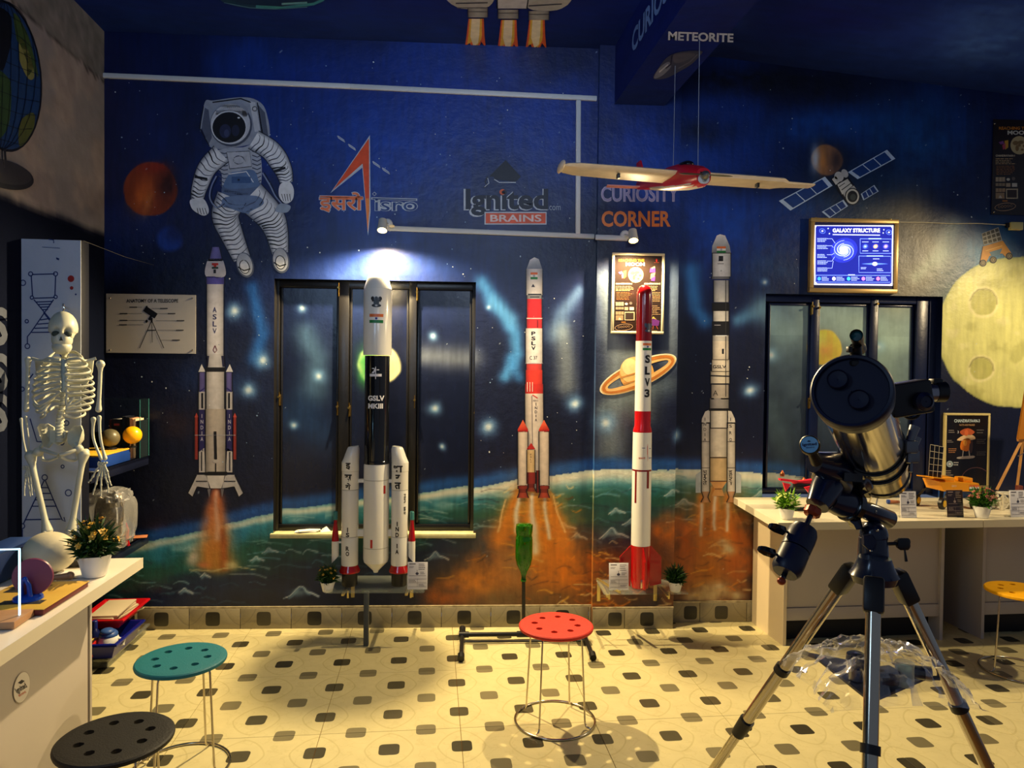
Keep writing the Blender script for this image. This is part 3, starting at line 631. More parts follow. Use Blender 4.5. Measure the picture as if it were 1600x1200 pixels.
# halo then astronaut
P = Paint(pB)
P.blobby([(318, 198), (313, 205), (320, 160), (334, 157), (375, 152), (400, 156), (415, 172), (421, 214), (400, 224), (332, 232)], (150, 158, 176)); P.up()
P.poly([(320, 168), (326, 172), (331, 215), (326, 226), (315, 200)], (84, 92, 116)); P.poly([(390, 158), (399, 160), (407, 205), (398, 206)], (196, 200, 212)); P.poly([(402, 162), (414, 176), (419, 212), (408, 214)], (80, 88, 110)); P.line([(332, 160), (376, 154), (392, 160)], 2, DK); P.line([(402, 160), (410, 208)], 1.5, DK); P.line([(318, 166), (312, 200), (327, 228)], 1.5, DK)
P.ring(398, 170, 4, 4, 1.2, DK); P.up()
P.blobby([(332, 240), (352, 232), (380, 230), (398, 226), (408, 250), (408, 286), (400, 302), (352, 304), (346, 270), (336, 262)], (170, 178, 196)); P.up()
for j in range(9): y = 236+j*6.5; P.line([(336+j, y), (350, y+4), (356, y+3)], 1.6, (70, 78, 104)); P.line([(394, y), (402, y+3), (408, y)], 1.6, (60, 66, 92))
P.blobby([(352, 286), (404, 284), (406, 300), (398, 312), (352, 312)], (90, 110, 150)); P.line([(350, 298), (378, 303), (408, 296)], 4.5, DK); P.up()
P.poly([(354, 238), (390, 236), (393, 260), (359, 264)], (186, 192, 206)); P.ring(373, 250, 9, 7, 1.4, (60, 66, 90)); P.line([(354, 238), (390, 236), (393, 260), (359, 264), (354, 238)], 1.2, DK); P.poly([(378, 244), (386, 243), (384, 254)], (90, 98, 120))
P.blobby([(358, 272), (372, 268), (396, 266), (404, 284), (400, 292), (352, 294)], (94, 124, 172)); P.up(); P.rect(362, 276, 392, 286, (60, 92, 146)); P.line([(358, 272), (385, 268), (396, 285)], 1.5, WHT); P.disc = None
P.ell(373, 281, 2, 2, DK)
P.blobby([(352, 308), (400, 306), (412, 318), (392, 330), (386, 334), (360, 326), (348, 322)], (110, 134, 176)); P.up(-1)
sleeve(P, [(390, 306), (420, 336), (432, 362), (438, 396)], (26, 21, 13), 15); sleeve(P, [(362, 308), (352, 336), (362, 366), (378, 404)], (24, 20, 14), 15)
P.up(2)
for (x, y, a) in [(383, 414, -16), (439, 407, -8)]:
    P.ell(x, y, 13.5, 20, (80, 88, 110), ang=a); P.up(); P.ell(x-.5, y-1, 11.5, 18, (186, 192, 204), ang=a); P.up(); P.ell(x-1, y+3, 8, 11, (226, 230, 236), ang=a); P.ring(x-1, y+3, 8, 11, 1.2, DK, ang=a); P.line([(x-11, y+3), (x-2, y+9), (x+8, y+6)], 1.8, DK); P.up(-2)
sleeve(P, [(346, 240), (324, 262), (312, 292), (308, 312)], (17, 14, 10), 11); sleeve(P, [(396, 218), (424, 236), (442, 264), (448, 286)], (16, 16, 10), 13)
P.up(2)
P.line([(304, 276), (324, 280)], 4, DK); P.line([(428, 268), (446, 262)], 4, DK)
P.blobby([(298, 312), (316, 310), (324, 320), (326, 332), (318, 337), (304, 330), (298, 322)], WHT); P.blobby([(438, 288), (452, 284), (459, 296), (457, 312), (446, 318), (436, 306)], WHT); P.up()
for i in range(4): P.line([(308+i*4, 325), (310+i*4.5, 335)], 1, DK); P.line([(440+i*4.2, 303), (443+i*3.6, 314)], 1, DK)
for q in [[(338, 275), (330, 292), (328, 310), (338, 324), (348, 318)], [(410, 270), (422, 290), (430, 306), (440, 318)]]: P.line(spline(q), 2, (130, 146, 184)); P.line(spline([(a+3, b) for a, b in q]), 1, DK)
P.blobby([(438, 318), (454, 322), (448, 332), (430, 330)], (150, 166, 190))
P.ell(361, 195, 33, 34, (70, 78, 100)); P.up(); P.ell(360, 194, 31, 31.5, (196, 200, 212)); P.poly([(338, 170), (346, 162), (378, 160), (388, 172), (386, 182), (336, 184)], (140, 148, 168)); P.up(); P.ell(358, 199, 28, 26, (212, 216, 226)); P.up(); P.ell(358, 199, 26, 24, DK); P.up(); P.ell(359, 200, 24, 21.5, (9, 11, 22)); P.up(); P.ell(352, 205, 9, 11, (34, 42, 76)); P.ell(368, 204, 6, 9, (28, 36, 66)); P.up(); P.ell(354, 208, 4, 6, (58, 66, 104)); P.ell(373, 184, 2, 1.2, WHT)
P.build('painted_astronaut', PAINT, WB)
# the two painted logos
P = Paint(pB); LG = (190, 200, 216)
P.poly([(578, 211), (579, 330), (575, 368), (566, 262), (516, 302)], LG); P.up(); P.poly([(576.5, 216), (577, 328), (574.6, 362), (566.6, 255.6), (520, 297)], (226, 78, 26)); P.up(); P.poly([(574.4, 362), (571.5, 310), (577, 310), (576.4, 330)], (240, 140, 60)); P.up(-1)
for (x, y) in [(533, 217), (550, 230), (588, 257), (603, 267)]:
    P.line([(x-5.6, y-5), (x+4.5, y+2), (x+6.2, y+5.2), (x-4, y-1.5), (x-5.8, y-5)], 1.3, LG)
P.line([(499, 306.5), (567, 308)], 3, LG); P.up(); P.line([(500, 306.5), (567, 308)], 1.6, (226, 110, 60)); P.text('इसरो', 533, 316, 31, (226, 120, 74), w=68, bold=.02); P.up(-1); P.text('इसरो', 533, 316, 33, LG, w=70, bold=.05)
P.line([(580, 310), (652, 312)], 3.6, LG); P.up(); P.line([(582, 310.3), (650, 312.2)], 1.6, (20, 52, 120)); P.up(-1)
P.text('isro', 619, 320, 20, LG, w=68, bold=.055); P.up(); P.text('isro', 619, 320, 19, (20, 56, 128), w=66, bold=.0); P.ring(585, 303, 3.5, 3.5, 1, LG, 4)
P.up(2)
P.poly([(790, 250), (814, 276), (806, 284), (772, 280), (772, 276), (764, 276)], (18, 24, 44)); P.up(); P.line([(762, 276), (758, 284), (761, 290), (756, 293)], 2.2, (18, 24, 44)); P.line([(772, 280), (780, 285), (806, 285)], 1.4, LG); P.line([(757, 292), (764, 286), (762, 278)], 1, LG)
P.text('Ignited', 790, 317, 44, LG, w=131, bold=.035); P.up(); P.text('Ignited', 792, 316, 42, (16, 22, 46), w=129, bold=.03); P.ell(785, 300, 4.5, 4.5, (226, 100, 40)); P.up()
P.rect(757, 331, 854, 351, LG); P.up(); P.rect(759, 333, 852.5, 349, (222, 88, 44)); P.up(); P.text('BRAINS', 806, 341, 11, (230, 214, 214), w=80, bold=.02); P.text('.com', 866, 325, 7, (150, 164, 190), w=20)
P.build('painted_logo', PAINT, WB)
P = Paint(pP); P.text('CURIOSITY', 1000, 303, 25, (176, 168, 196), w=122, bold=.03); P.text('CORNER', 994, 342, 25, (224, 128, 60), w=108, bold=.03); P.up(); P.text('CURIOSITY', 1000, 303, 22, (150, 140, 186), w=119, bold=.0); P.build('lettering', PAINT, PIL)
# ASLV
def flagp(P, x, y, w, h): P.rect(x-w/2, y-h/2, x+w/2, y-h/6, (222, 110, 50)); P.rect(x-w/2, y-h/6, x+w/2, y+h/6, (228, 228, 226)); P.rect(x-w/2, y+h/6, x+w/2, y+h/2, (30, 120, 60)); P.up(); P.ring(x, y, h/7, h/7, h/16, (30, 40, 140), 12); P.up(-1)
P = Paint(pB); G = (186, 182, 188); PU = (66, 60, 140)
P.barrel(331, 343, 386, 404, (120, 116, 190), 327, 347); P.barrel(325, 347, 404, 408, (20, 20, 60)); P.blobby([(323, 410), (329, 405), (344, 405), (350, 411), (351, 432), (322, 432)], (196, 194, 204)); P.up(); P.rect(331, 411, 341, 414.5, (200, 50, 40)); P.rect(334, 414, 338, 417, (200, 50, 40)); P.rect(331, 417, 341, 420, (40, 60, 50)); P.rect(333.5, 421, 337.5, 427, (24, 30, 40)); P.up(-1)
P.barrel(322, 351, 432, 444, (90, 84, 176)); P.barrel(323, 350, 444, 553, (208, 206, 214)); P.barrel(323, 350, 553, 574, (196, 194, 200), 324, 352); P.barrel(321, 352, 574, 581, (22, 22, 30)); P.barrel(322, 351, 581, 639, (206, 202, 204)); P.barrel(321, 353, 639, 738, (190, 180, 172)); P.up()
P.stack('ASLV', 335.5, 484, 517, 8, (24, 28, 90), w=6); P.line([(336, 540), (333, 547), (336, 551), (339, 547), (336, 540)], 1.2, (110, 40, 60)); P.poly([(323, 556), (327, 556), (325, 573), (322, 573)], (30, 30, 60)); P.poly([(350, 556), (346, 556), (348, 573), (352, 573)], (30, 30, 60))
P.line([(336, 674), (337, 718)], 4.5, (20, 20, 26)); P.ell(336.5, 720, 4.5, 3, (190, 184, 180)); P.line([(337, 724), (337, 738)], 2, (20, 20, 26)); P.line([(304, 680), (368, 680)], .8, (180, 180, 190)); P.up(-1)
for sx in (-1, 1):
    X = lambda a: 337+sx*a
    P.poly([(X(27), 581), (X(22), 569), (X(16), 581)], (206, 206, 212)); P.barrel(*sorted((X(26), X(16))), 582, 612, (92, 86, 150)); P.barrel(*sorted((X(27), X(16))), 612, 640, (196, 192, 196)); P.up(); P.line([(X(21), 614), (X(21), 638)], 3, DK); P.line([(X(25), 612), (X(17), 606)], 2, (40, 36, 110)); P.up(-1)
    P.barrel(*sorted((X(27), X(16))), 640, 705, (40, 36, 96)); P.up(); P.stack('INDIA', X(21.5), 650, 686, 6, (190, 190, 214), w=4); P.up(-1)
    P.barrel(*sorted((X(33), X(27))), 652, 718, (150, 50, 44)); P.poly([(X(33), 652), (X(30), 645), (X(27), 652)], (190, 70, 60)); P.poly([(X(26), 738), (X(26), 706), (X(18), 700), (X(16), 738)], (198, 192, 192)); P.up(); P.line([(X(22), 706), (X(22), 736)], 1.8, DK); P.up(-1)
    P.poly([(X(30), 742), (X(14), 742), (X(10), 763), (X(28), 760), (X(36), 776), (X(43), 770)], (190, 186, 188)); P.up(); P.line([(X(30), 742), (X(44), 771), (X(36), 777), (X(29), 761), (X(12), 764)], 2, DK); P.line([(X(31), 752), (X(13), 752)], 1.5, DK); P.poly([(X(13), 764), (X(8), 764), (X(10), 778)], (120, 116, 122)); P.up(-1)
P.rect(319, 737, 355, 743, (18, 18, 24)); P.poly([(322, 743), (352, 743), (346, 763), (329, 763)], (214, 208, 206))
P.build('painted_rocket', PAINT, WB)
# PSLV
P = Paint(pB); RD = (214, 34, 38); WP = (214, 210, 212)
P.poly([(835, 402), (842, 405), (847, 420), (823, 420), (828, 406)], (196, 200, 208), cols=[(220, 222, 228), (190, 194, 202), (120, 126, 140), (140, 146, 160), (210, 212, 220)])
P.barrel(822, 848, 420, 461, WP); P.barrel(823, 847, 461, 467, (150, 150, 156)); P.barrel(823, 847, 467, 497, RD); P.barrel(822.5, 847.5, 497, 513, (200, 40, 44)); P.barrel(821, 848, 513, 567, WP); P.barrel(822, 847, 567, 578, (206, 60, 54)); P.barrel(821, 848, 578, 600, (220, 56, 40)); P.barrel(820, 849, 600, 615, (206, 44, 34))
P.up(); flagp(P, 834.5, 431, 11, 11); P.text('▲', 833, 446, 5, (40, 40, 60)); P.rect(825, 459, 846, 461, DK); P.line([(828, 464), (843, 464)], 1.5, DK); P.line([(822, 497.5), (848, 497.5)], 1.4, (230, 200, 200)); P.line([(840, 500), (840, 512)], 1.5, (120, 10, 20))
P.stack('PSLV', 833.5, 521, 544, 6, (24, 22, 34), w=6.5, bold=.03); P.text('C 37', 833.5, 559, 5.5, (30, 28, 40), w=12); P.line([(821, 567.5), (848, 567.5)], 1.6, (190, 180, 190))
for x in (824, 828, 832): P.line([(x, 597), (x, 612)], 1, (250, 210, 200))
P.up(-1); P.barrel(820, 849, 615, 768, (220, 206, 196), 821, 850); P.up(); P.line([(831, 618), (832, 700)], 1, (130, 120, 120)); P.line([(832, 617), (840, 622)], 1.4, RD); P.text('ISRO', 837, 626, 2.4, (60, 50, 60), w=8); P.stack('INDIA', 837.5, 631, 656, 4.2, (34, 30, 44), w=3.6); P.up(2)
for sx, x0, x1 in ((0, 809, 825), (1, 842, 858)):
    P.barrel(x0, x1, 674, 758, (224, 206, 190)); P.poly([((x0+x1)/2, 656), (x1, 671), (x1, 675), (x0, 675), (x0, 671)], (222, 58, 34), cols=[(240, 110, 70), (180, 30, 20), (150, 24, 20), (160, 26, 20), (220, 60, 34)]); P.barrel(x0, x1, 759, 764, (150, 50, 40)); P.barrel(x0+2, x1-2, 764, 770, (130, 44, 34)); P.barrel(x0+2, x1-2, 770, 778, (180, 70, 50), x0-1, x1+1)
P.barrel(838, 843, 735, 770, (110, 30, 30)); P.up(); P.barrel(823, 836, 703, 738, (224, 190, 140)); P.poly([(830, 692), (836.5, 702), (822.5, 702)], (190, 40, 34)); P.barrel(823, 837, 738, 756, (150, 44, 40)); P.barrel(825, 835, 756, 762, (120, 34, 30)); P.barrel(825, 835, 762, 768, (150, 60, 40), 822, 838); P.up(); P.stack('PSLV', 829.5, 710, 722, 2.4, (120, 100, 80), w=2.4)
P.build('painted_rocket', PAINT, WB)
# GSLV painted on the right wall
P = Paint(pR); S = (206, 206, 208); CX_ = 1125
P.poly([(1125, 366), (1133, 368), (1140, 384), (1142, 396), (1112, 396), (1113, 384), (1120, 368)], S, cols=[(236, 236, 238), (220, 220, 222), (160, 162, 168), (130, 132, 140), (110, 112, 120), (170, 172, 178), (226, 226, 228)])
P.barrel(1113, 1142, 395, 432, (220, 220, 222)); P.barrel(1112, 1140, 432, 436, (120, 120, 124)); P.barrel(1115, 1139, 438, 472, (184, 184, 186)); P.barrel(1113, 1139, 473, 486, (18, 18, 22)); P.barrel(1114, 1139, 486, 502, (196, 194, 194)); P.barrel(1113, 1139, 502, 524, (20, 20, 26)); P.barrel(1113, 1139, 524, 533, (180, 176, 172)); P.barrel(1113, 1139, 533, 562, (206, 196, 184)); P.barrel(1112, 1140, 562, 581, (216, 206, 192)); P.barrel(1110, 1140, 580, 601, (210, 200, 184)); P.barrel(1111, 1139, 601, 624, (180, 170, 160)); P.barrel(1109, 1139, 622, 638, (150, 146, 146)); P.barrel(1108, 1140, 638, 642, (20, 20, 22))
P.up(); flagp(P, 1127, 390, 14, 10); P.text('♜', 1126, 404, 8, (30, 30, 36)); P.rect(1123, 400, 1130, 408, (40, 40, 50)); P.line([(1121, 412), (1131, 412)], 1, (90, 90, 96)); P.text('GSLV', 1124, 573, 5, (24, 20, 24), w=21, bold=.02); P.rect(1128, 545, 1131, 553, DK); P.line([(1109, 587), (1141, 588)], 2, DK); P.line([(1110, 600), (1140, 600)], 2, DK); P.line([(1134, 438), (1134, 620)], 1.2, (40, 40, 44)); P.text('A', 1118, 614, 8, (60, 56, 56)); P.rect(1118, 524, 1136, 525, WHT); P.line([(1116, 508), (1126, 508)], 1, (150, 150, 160)); P.line([(1113, 562), (1139, 562)], 1.2, (90, 84, 80)); P.up(-1)
P.barrel(1110, 1137, 642, 669, (220, 212, 202)); P.barrel(1109, 1136, 669, 714, (214, 204, 190)); P.barrel(1109, 1136, 716, 751, (216, 186, 140)); P.poly([(1109, 752), (1136, 752), (1128, 764), (1132, 775), (1112, 775), (1117, 764)], (206, 150, 90)); P.up(); P.line([(1109, 669), (1136, 669)], 1.6, (70, 62, 60)); P.line([(1109, 715), (1136, 715)], 1.6, (90, 70, 50)); P.line([(1109, 752), (1136, 752)], 1.4, (110, 70, 40)); P.line([(1117, 764), (1128, 764)], 1.2, (110, 60, 30)); P.up(-1)
for sx, x0, x1, words, hin in ((-1, 1096, 1109, 'INDIA', 'भारत'), (1, 1136, 1149, 'ISRO', 'इसरो')):
    a, b = (x0, x1); P.poly([(x1, 640), (x1, 662), (x0, 662), (x0+1, 654), (x0+6, 643)] if sx < 0 else [(x0, 640), (x0+7, 643), (x1-1, 654), (x1, 662), (x0, 662)], (214, 208, 202)); P.barrel(x0, x1, 660, 768, (214, 206, 196))
    P.up(); P.stack(words, (x0+x1)/2-1, 655, 687, 5, (40, 36, 40), w=4); P.line([(x0, 690), (x1, 690)], 1, (90, 84, 80)); P.line([(x0, 731), (x1, 731)], 1, (90, 84, 80)); P.stack(hin if sx < 0 else 'इसरो', (x0+x1)/2-1, 738, 755, 6, (30, 26, 30), w=6); P.up(-1)
    P.barrel(x0, x1, 768, 777, (200, 150, 110), x0+3, x1-3); P.barrel(x0+3, x1-3, 777, 785, (210, 150, 100), x0-1, x1+1)
    e = x0-9 if sx < 0 else x1+1; P.poly([(e, 742), (e+8, 736), (e+8, 770), (e, 770)] if sx < 0 else [(e, 736), (e+8, 742), (e+8, 770), (e, 770)], (186, 196, 204))
P.build('painted_rocket', PAINT, WR)
# satellite, painted rover, saturn
P = Paint(pR); SB = (190, 212, 240); NV = (20, 60, 130)
def panel(q, n):
    P.poly(q, SB); P.up(); c = Vector((sum(p[0] for p in q)/4, sum(p[1] for p in q)/4)); i_ = [tuple(c+(Vector(p)-c)*.84) for p in q]; P.poly(i_, NV); P.up()
    for k in range(1, n): t = k/n; a = Vector(i_[0]).lerp(Vector(i_[1]), t); b = Vector(i_[3]).lerp(Vector(i_[2]), t); P.line([tuple(a), tuple(b)], 1.4, SB)
    P.up(-2)
panel([(1217, 314), (1289, 276), (1301, 290), (1235, 329)], 3); panel([(1325, 269), (1386, 234), (1399, 248), (1340, 280)], 3)
panel([(1284, 331), (1318, 312), (1325, 322), (1296, 341)], 3); panel([(1345, 303), (1366, 289), (1373, 299), (1349, 313)], 3)
P.up(2)
P.poly([(1298, 279), (1318, 266), (1326, 276), (1340, 298), (1322, 316), (1310, 300)], (20, 22, 34)); P.up(); P.poly([(1300, 280), (1306, 275), (1312, 284), (1306, 289)], (214, 212, 206)); P.ell(1311, 276, 7, 8, (206, 204, 200), ang=-30); P.ell(1320, 271, 5, 7, (190, 190, 190), ang=-30); P.poly([(1308, 288), (1324, 279), (1332, 290), (1316, 304)], (214, 212, 204)); P.poly([(1317, 302), (1334, 290), (1340, 298), (1322, 312)], (196, 194, 190)); P.up(); P.line([(1308, 288), (1324, 279)], 1.3, DK); P.line([(1315, 297), (1330, 286)], 1.3, DK); P.line([(1311, 292), (1320, 286)], 1.1, DK); P.ell(1332, 307, 12, 13.5, (214, 212, 200)); P.up(); P.ring(1332, 307, 12, 13.5, 1.6, (40, 42, 50)); P.ell(1332, 307, 8, 9, (30, 34, 40)); P.up(); P.ell(1333, 308, 4.5, 5, (70, 78, 76))
P.build('painted_satellite', PAINT, WR)
P = Paint(pR)
P.poly([(1534, 365), (1560, 355), (1566, 376), (1537, 383)], (196, 190, 170)); P.up()
for i in range(4):
    for j in range(3): a, b = i/4+.03, j/3+.04; c_ = [Vector((1534, 365)).lerp(Vector((1560, 355)), u).lerp(Vector((1537, 383)).lerp(Vector((1566, 376)), u), w) for u, w in ((a, b), (a+.19, b), (a+.19, b+.24), (a, b+.24))]; P.poly([tuple(k) for k in c_], (88, 84, 70))
P.poly([(1536, 385), (1567, 376), (1582, 398), (1574, 404), (1566, 396), (1546, 400), (1540, 412), (1531, 412)], (222, 150, 40)); P.up(); P.poly([(1546, 394), (1566, 388), (1562, 398), (1550, 401)], (90, 130, 150)); P.line([(1540, 392), (1566, 384)], 1.5, (250, 190, 80)); P.line([(1531, 412), (1536, 385)], 1, (120, 70, 10))
for (x, y) in [(1536, 411), (1552, 406), (1577, 400)]: P.ell(x, y, 5.5, 5.5, (40, 34, 26)); P.up(); P.ring(x, y, 3.5, 3.5, 1.2, (150, 130, 90)); P.ell(x, y, 1.2, 1.2, (190, 170, 120)); P.up(-1)
P.build('painted_rover', PAINT, WR)
P = Paint(pP)
P.ring(997, 585, 64, 20, 12, (222, 176, 110), 48, -24); P.up(); P.ring(997, 585, 61, 18, 5, (184, 110, 40), 48, -24); P.ring(997, 585, 65, 20.5, 2, (240, 226, 190), 48, -24); P.up(); P.ell(995, 584, 27, 27, (214, 160, 84)); P.up(); P.ell(990, 579, 21, 21, (230, 186, 116)); P.up(); P.ell(984, 573, 12, 13, (240, 208, 150)); P.up(); P.line([(970, 590), (996, 582), (1020, 590)], 2, (190, 126, 56)); P.line([(974, 600), (996, 594), (1014, 602)], 2, (190, 126, 56)); P.up(); P.ring(997, 585, 64, 20, 11, (222, 176, 110), 30, -24, 10, 170); P.up(); P.ring(997, 585, 61, 18, 4, (184, 110, 40), 30, -24, 10, 170)
P.build('painted_planet', PAINT, PIL)
# ceiling figures
pC = lambda px, py, l: (lambda h: Vector((h.x, h.y, h.z-l)))(hitZ(px, py, ZC))
P = Paint(pC, base=.004)
P.blobby([(710, -6), (714, 10), (738, 13), (764, 9), (778, -6), (810, -6), (826, 12), (850, 16), (878, 12), (880, -6)], (176, 172, 160), 3); P.up()
P.poly([(777, -8), (776, 12), (824, 12), (826, -8)], (196, 194, 190)); P.line([(712, 4), (762, 3)], 2, (60, 58, 54)); P.line([(826, 8), (878, 5)], 2, (60, 58, 54)); P.line([(777, -6), (777, 13)], 2, (40, 38, 40)); P.line([(826, -6), (823, 13)], 2, (40, 38, 40)); P.line([(714, 11), (762, 11)], 1.6, (90, 86, 80))
for (x0, x1, y0) in ((731, 762, 12), (778, 810, 14), (826, 858, 16)): P.barrel(x0, x1, y0, y0+14, (170, 166, 154)); P.up(); P.line([(x0, y0+5), (x1, y0+5)], 1, (50, 48, 44)); P.up(-1)
for (x, y0, y1) in ((743, 28, 74), (794, 30, 78), (838, 30, 76)):
    P.poly([(x-11, y0), (x+13, y0), (x+14, y0+26), (x+16, y1), (x+9, y1-10), (x+5, y1), (x, y1-12), (x-6, y1), (x-9, y1-9), (x-17, y1), (x-14, y0+26)], (226, 100, 30)); P.up(); P.poly([(x-9, y0), (x+10, y0), (x+10, y0+26), (x+9, y1-14), (x+2, y1-2), (x-5, y1-10), (x-13, y1-6), (x-11, y0+26)], (232, 190, 60)); P.up(); P.poly([(x-6, y0), (x+7, y0), (x+6, y0+24), (x+4, y1-8), (x-3, y1-2), (x-8, y0+28)], (246, 234, 200)); P.up(-2)
P.up(3)
P.ell(1318, 72, 33, 13.5, (206, 120, 40), ang=-6); P.up(); P.ell(1306, 74, 20, 11, (226, 150, 50), ang=-6); P.ell(1334, 69, 14, 10, (150, 66, 30), ang=-10); P.up(); P.line([(1300, 80), (1320, 74), (1328, 62)], 3, (240, 190, 110)); P.line([(1312, 80), (1332, 72), (1338, 64)], 2, (190, 90, 40)); P.line([(1288, 68), (1290, 78), (1300, 84)], 1.6, (220, 210, 180))
P.ell(1430, 16, 11, 6, (30, 70, 180)); P.up(); P.ring(1430, 16, 12, 6, 1.8, (190, 210, 240), 20, -10, 60, 250)
for i in range(7): P.line([(1438+i, 14-i*1.6), (1462, 4-i), (1486+i, -4-i*2)], 1.6, random.choice([(70, 130, 210), (150, 190, 230), (40, 90, 180)]))
P.ell(426, -8, 86, 21, (20, 60, 84)); P.up(); P.ell(430, -10, 78, 18, (14, 40, 70)); P.up(); P.line([(400, 8), (440, 10), (490, 4), (506, -3)], 4, (60, 140, 150)); P.line([(440, 4), (480, 2)], 3, (110, 170, 180)); P.line([(350, 2), (390, 10), (430, 12), (480, 9)], 1, (90, 140, 170))
P.build('painted_spacecraft', PAINT, CE)
pM = lambda px, py, l: (lambda h: Vector((h.x, h.y, h.z-l)))(hitZ(px, py, 3.225))
P = Paint(pM, base=.002); P.text('METEORITE', 1095, 57, 14, (206, 216, 236), w=102, bold=.03, ang=2)
P.blobby([(1021, 122), (1030, 104), (1044, 88), (1066, 80), (1096, 79), (1094, 86), (1080, 100), (1060, 112), (1040, 122)], (62, 66, 78)); P.up(); P.blobby([(1022, 121), (1030, 106), (1044, 96), (1048, 104), (1034, 118)], (120, 126, 140)); P.blobby([(1052, 86), (1072, 82), (1086, 84), (1076, 92), (1056, 98)], (84, 84, 90)); P.up(); P.line([(1050, 86), (1048, 100), (1040, 106)], 2, (24, 24, 30)); P.line([(1030, 112), (1044, 100)], 2, (196, 200, 206)); P.line([(1060, 106), (1078, 96), (1090, 84)], 1.5, (110, 110, 116))
P.build('painted_meteorite', PAINT, BEAM)
pF = lambda px, py, l: hitP(px, py, Vector((bL.x, YP, 0)), dr)-dr*l
P = Paint(pF, base=.002); B5 = bpy.data.objects['trim_5']
pts0 = [(986, 92), (1003, 70), (1017, 50), (1027, 40), (1037, 26), (1048, 12), (1060, 0), (1072, -12)]
vs_, fs_, asp_ = glyphs('CURIOSITY', .03)
ta = (hitP(984, 80, bL, dr)-bL).dot(-dd); tb = (hitP(1046, 6, bL, dr)-bL).dot(-dd); tb = ta+(tb-ta)*1.28
za = hitP(985, 92, bL, dr).z; zb_ = hitP(985, 58, bL, dr).z
bo_ = Vector((bL.x, YP-.005, bL.z)); P.mb.add([bo_-dd*(ta+(a+.5)*(tb-ta))-dr*.003+up*(za-bL.z+(b+.5)*(zb_-za)) for a, b in vs_], fs_, lin(hx(120, 156, 214)))
P.build('lettering', PAINT, B5)
# globe and letters on the left wall
pL = lambda px, py, l: hitP(px, py, XLW, dr)+dr*l
P = Paint(pL, base=.003, step=.001)
P.ell(5, 118, 59, 120, (18, 18, 20), 40, -6); P.up(); P.ell(5, 118, 56, 116, (30, 66, 120), 40, -6); P.up()
P.blobby([(20, 20), (40, 50), (52, 90), (58, 120), (50, 110), (42, 118), (40, 96), (30, 70), (24, 60)], (70, 96, 40)); P.blobby([(30, 60), (44, 82), (52, 118), (44, 124), (34, 108), (28, 88)], (150, 150, 80)); P.blobby([(-20, 110), (10, 120), (16, 150), (10, 200), (-10, 210)], (60, 90, 40)); P.blobby([(30, 190), (50, 176), (52, 196), (38, 222), (28, 226)], (96, 104, 40)); P.blobby([(-30, 10), (12, 20), (16, 60), (8, 96), (0, 110), (-20, 90)], (14, 16, 14)); P.up()
for k in range(-3, 5): P.line([(5+k*13*math.cos(t)-12*math.sin(t)*.9+8*math.sin(t)-3, 118+116*math.sin(t)) for t in [(-1.45+.29*j) for j in range(11)]], .9, (12, 14, 18))
for k in range(-4, 5): P.line([(-40, 100+k*25+10), (0, 118+k*25), (30, 130+k*24), (58*math.cos(k*.22)+3, 138+k*21)], .9, (12, 14, 18))
P.line([(4, 234), (6, 262)], 6, (40, 38, 38)); P.up(); P.ell(4, 272, 48, 22, (30, 30, 32), 30, 16); P.up(); P.ell(4, 268, 44, 18, (60, 58, 58), 30, 16); P.line([(2, 236), (4, 262)], 1.6, (140, 134, 130))
P.build('painted_globe', PAINT, WL)
P = Paint(pL, base=.003)
for y in (510, 582, 645): P.text('S', -1, y, 60, (84, 90, 106), w=24, bold=.04)
P.build('lettering', PAINT, WL)
# paint speckles that read as stars
P = Paint(pB); Q = Paint(pR); rs = random.Random(3)
for i in range(420):
    px, py = rs.uniform(170, 1590), rs.uniform(90, 740); T = P if px < 925 else (Q if px > 1062 else None)
    if T is None: continue
    if 428 < px < 742 and py > 436 or (1194 < px < 1474 and py > 458) or (1474 < px and py > 400) or (1260 < px < 1410 and 340 < py < 460): continue
    r = rs.choice([.5, .5, .7, .7, 1.1]); T.ell(px, py, r*rs.uniform(.8, 1.5), r, rs.choice([(170, 190, 210), (220, 226, 230), (120, 150, 190)]), 6, rs.uniform(0, 90))
P.build('paint_speckles', PAINT, WB, kind='stuff'); Q.build('paint_speckles', PAINT, WR, kind='stuff')
# ------------------------------------------------------------------ materials of the things
WHITEG = mat('gloss_white_enamel', (232, 232, 226), .22, coat=.3, var=.04); BLKG = mat('gloss_black_enamel', (14, 15, 20), .15, coat=.4); REDG = mat('gloss_red_enamel', (176, 14, 20), .2, coat=.4); DREDG = mat('gloss_dark_red_enamel', (120, 8, 14), .16, coat=.4)
BLKP = mat('black_plastic', (18, 18, 20), .4, bump=.05); STEEL = mat('chromed_steel', (200, 190, 170), .18, 1); GREYM = mat('grey_metal', (120, 122, 124), .4, .8); BRASS = mat('brass_bracket', (206, 186, 120), .3, .8)
WHP = mat('white_plastic', (232, 232, 228), .4); ACR = film_mat('clear_acrylic', (.55, .62, .58), .12); TRUNK = mat('trunking_plastic', (196, 200, 204), .45)
CREAM = mat('cream_laminate', (222, 212, 198), .35, var=.05, vs_=3); CAB = mat('shaded_laminate', (172, 164, 158), .45, var=.06, vs_=3); EDGE = mat('counter_edge_band', (208, 200, 180), .4, var=.05); BONE = mat('bone_plastic', (198, 198, 178), .42, var=.12, vs_=20, bump=.08, bs=30)  # cabinet panels: cream laminate, darker because their shade is put into the colour
LEAFM = mat('leaf_green', (60, 120, 24), .5, var=.5, vs_=60); LEAFD = mat('dark_leaf_green', (34, 74, 24), .5, var=.5, vs_=60); PAPER = mat('paper', (222, 220, 214), .6)

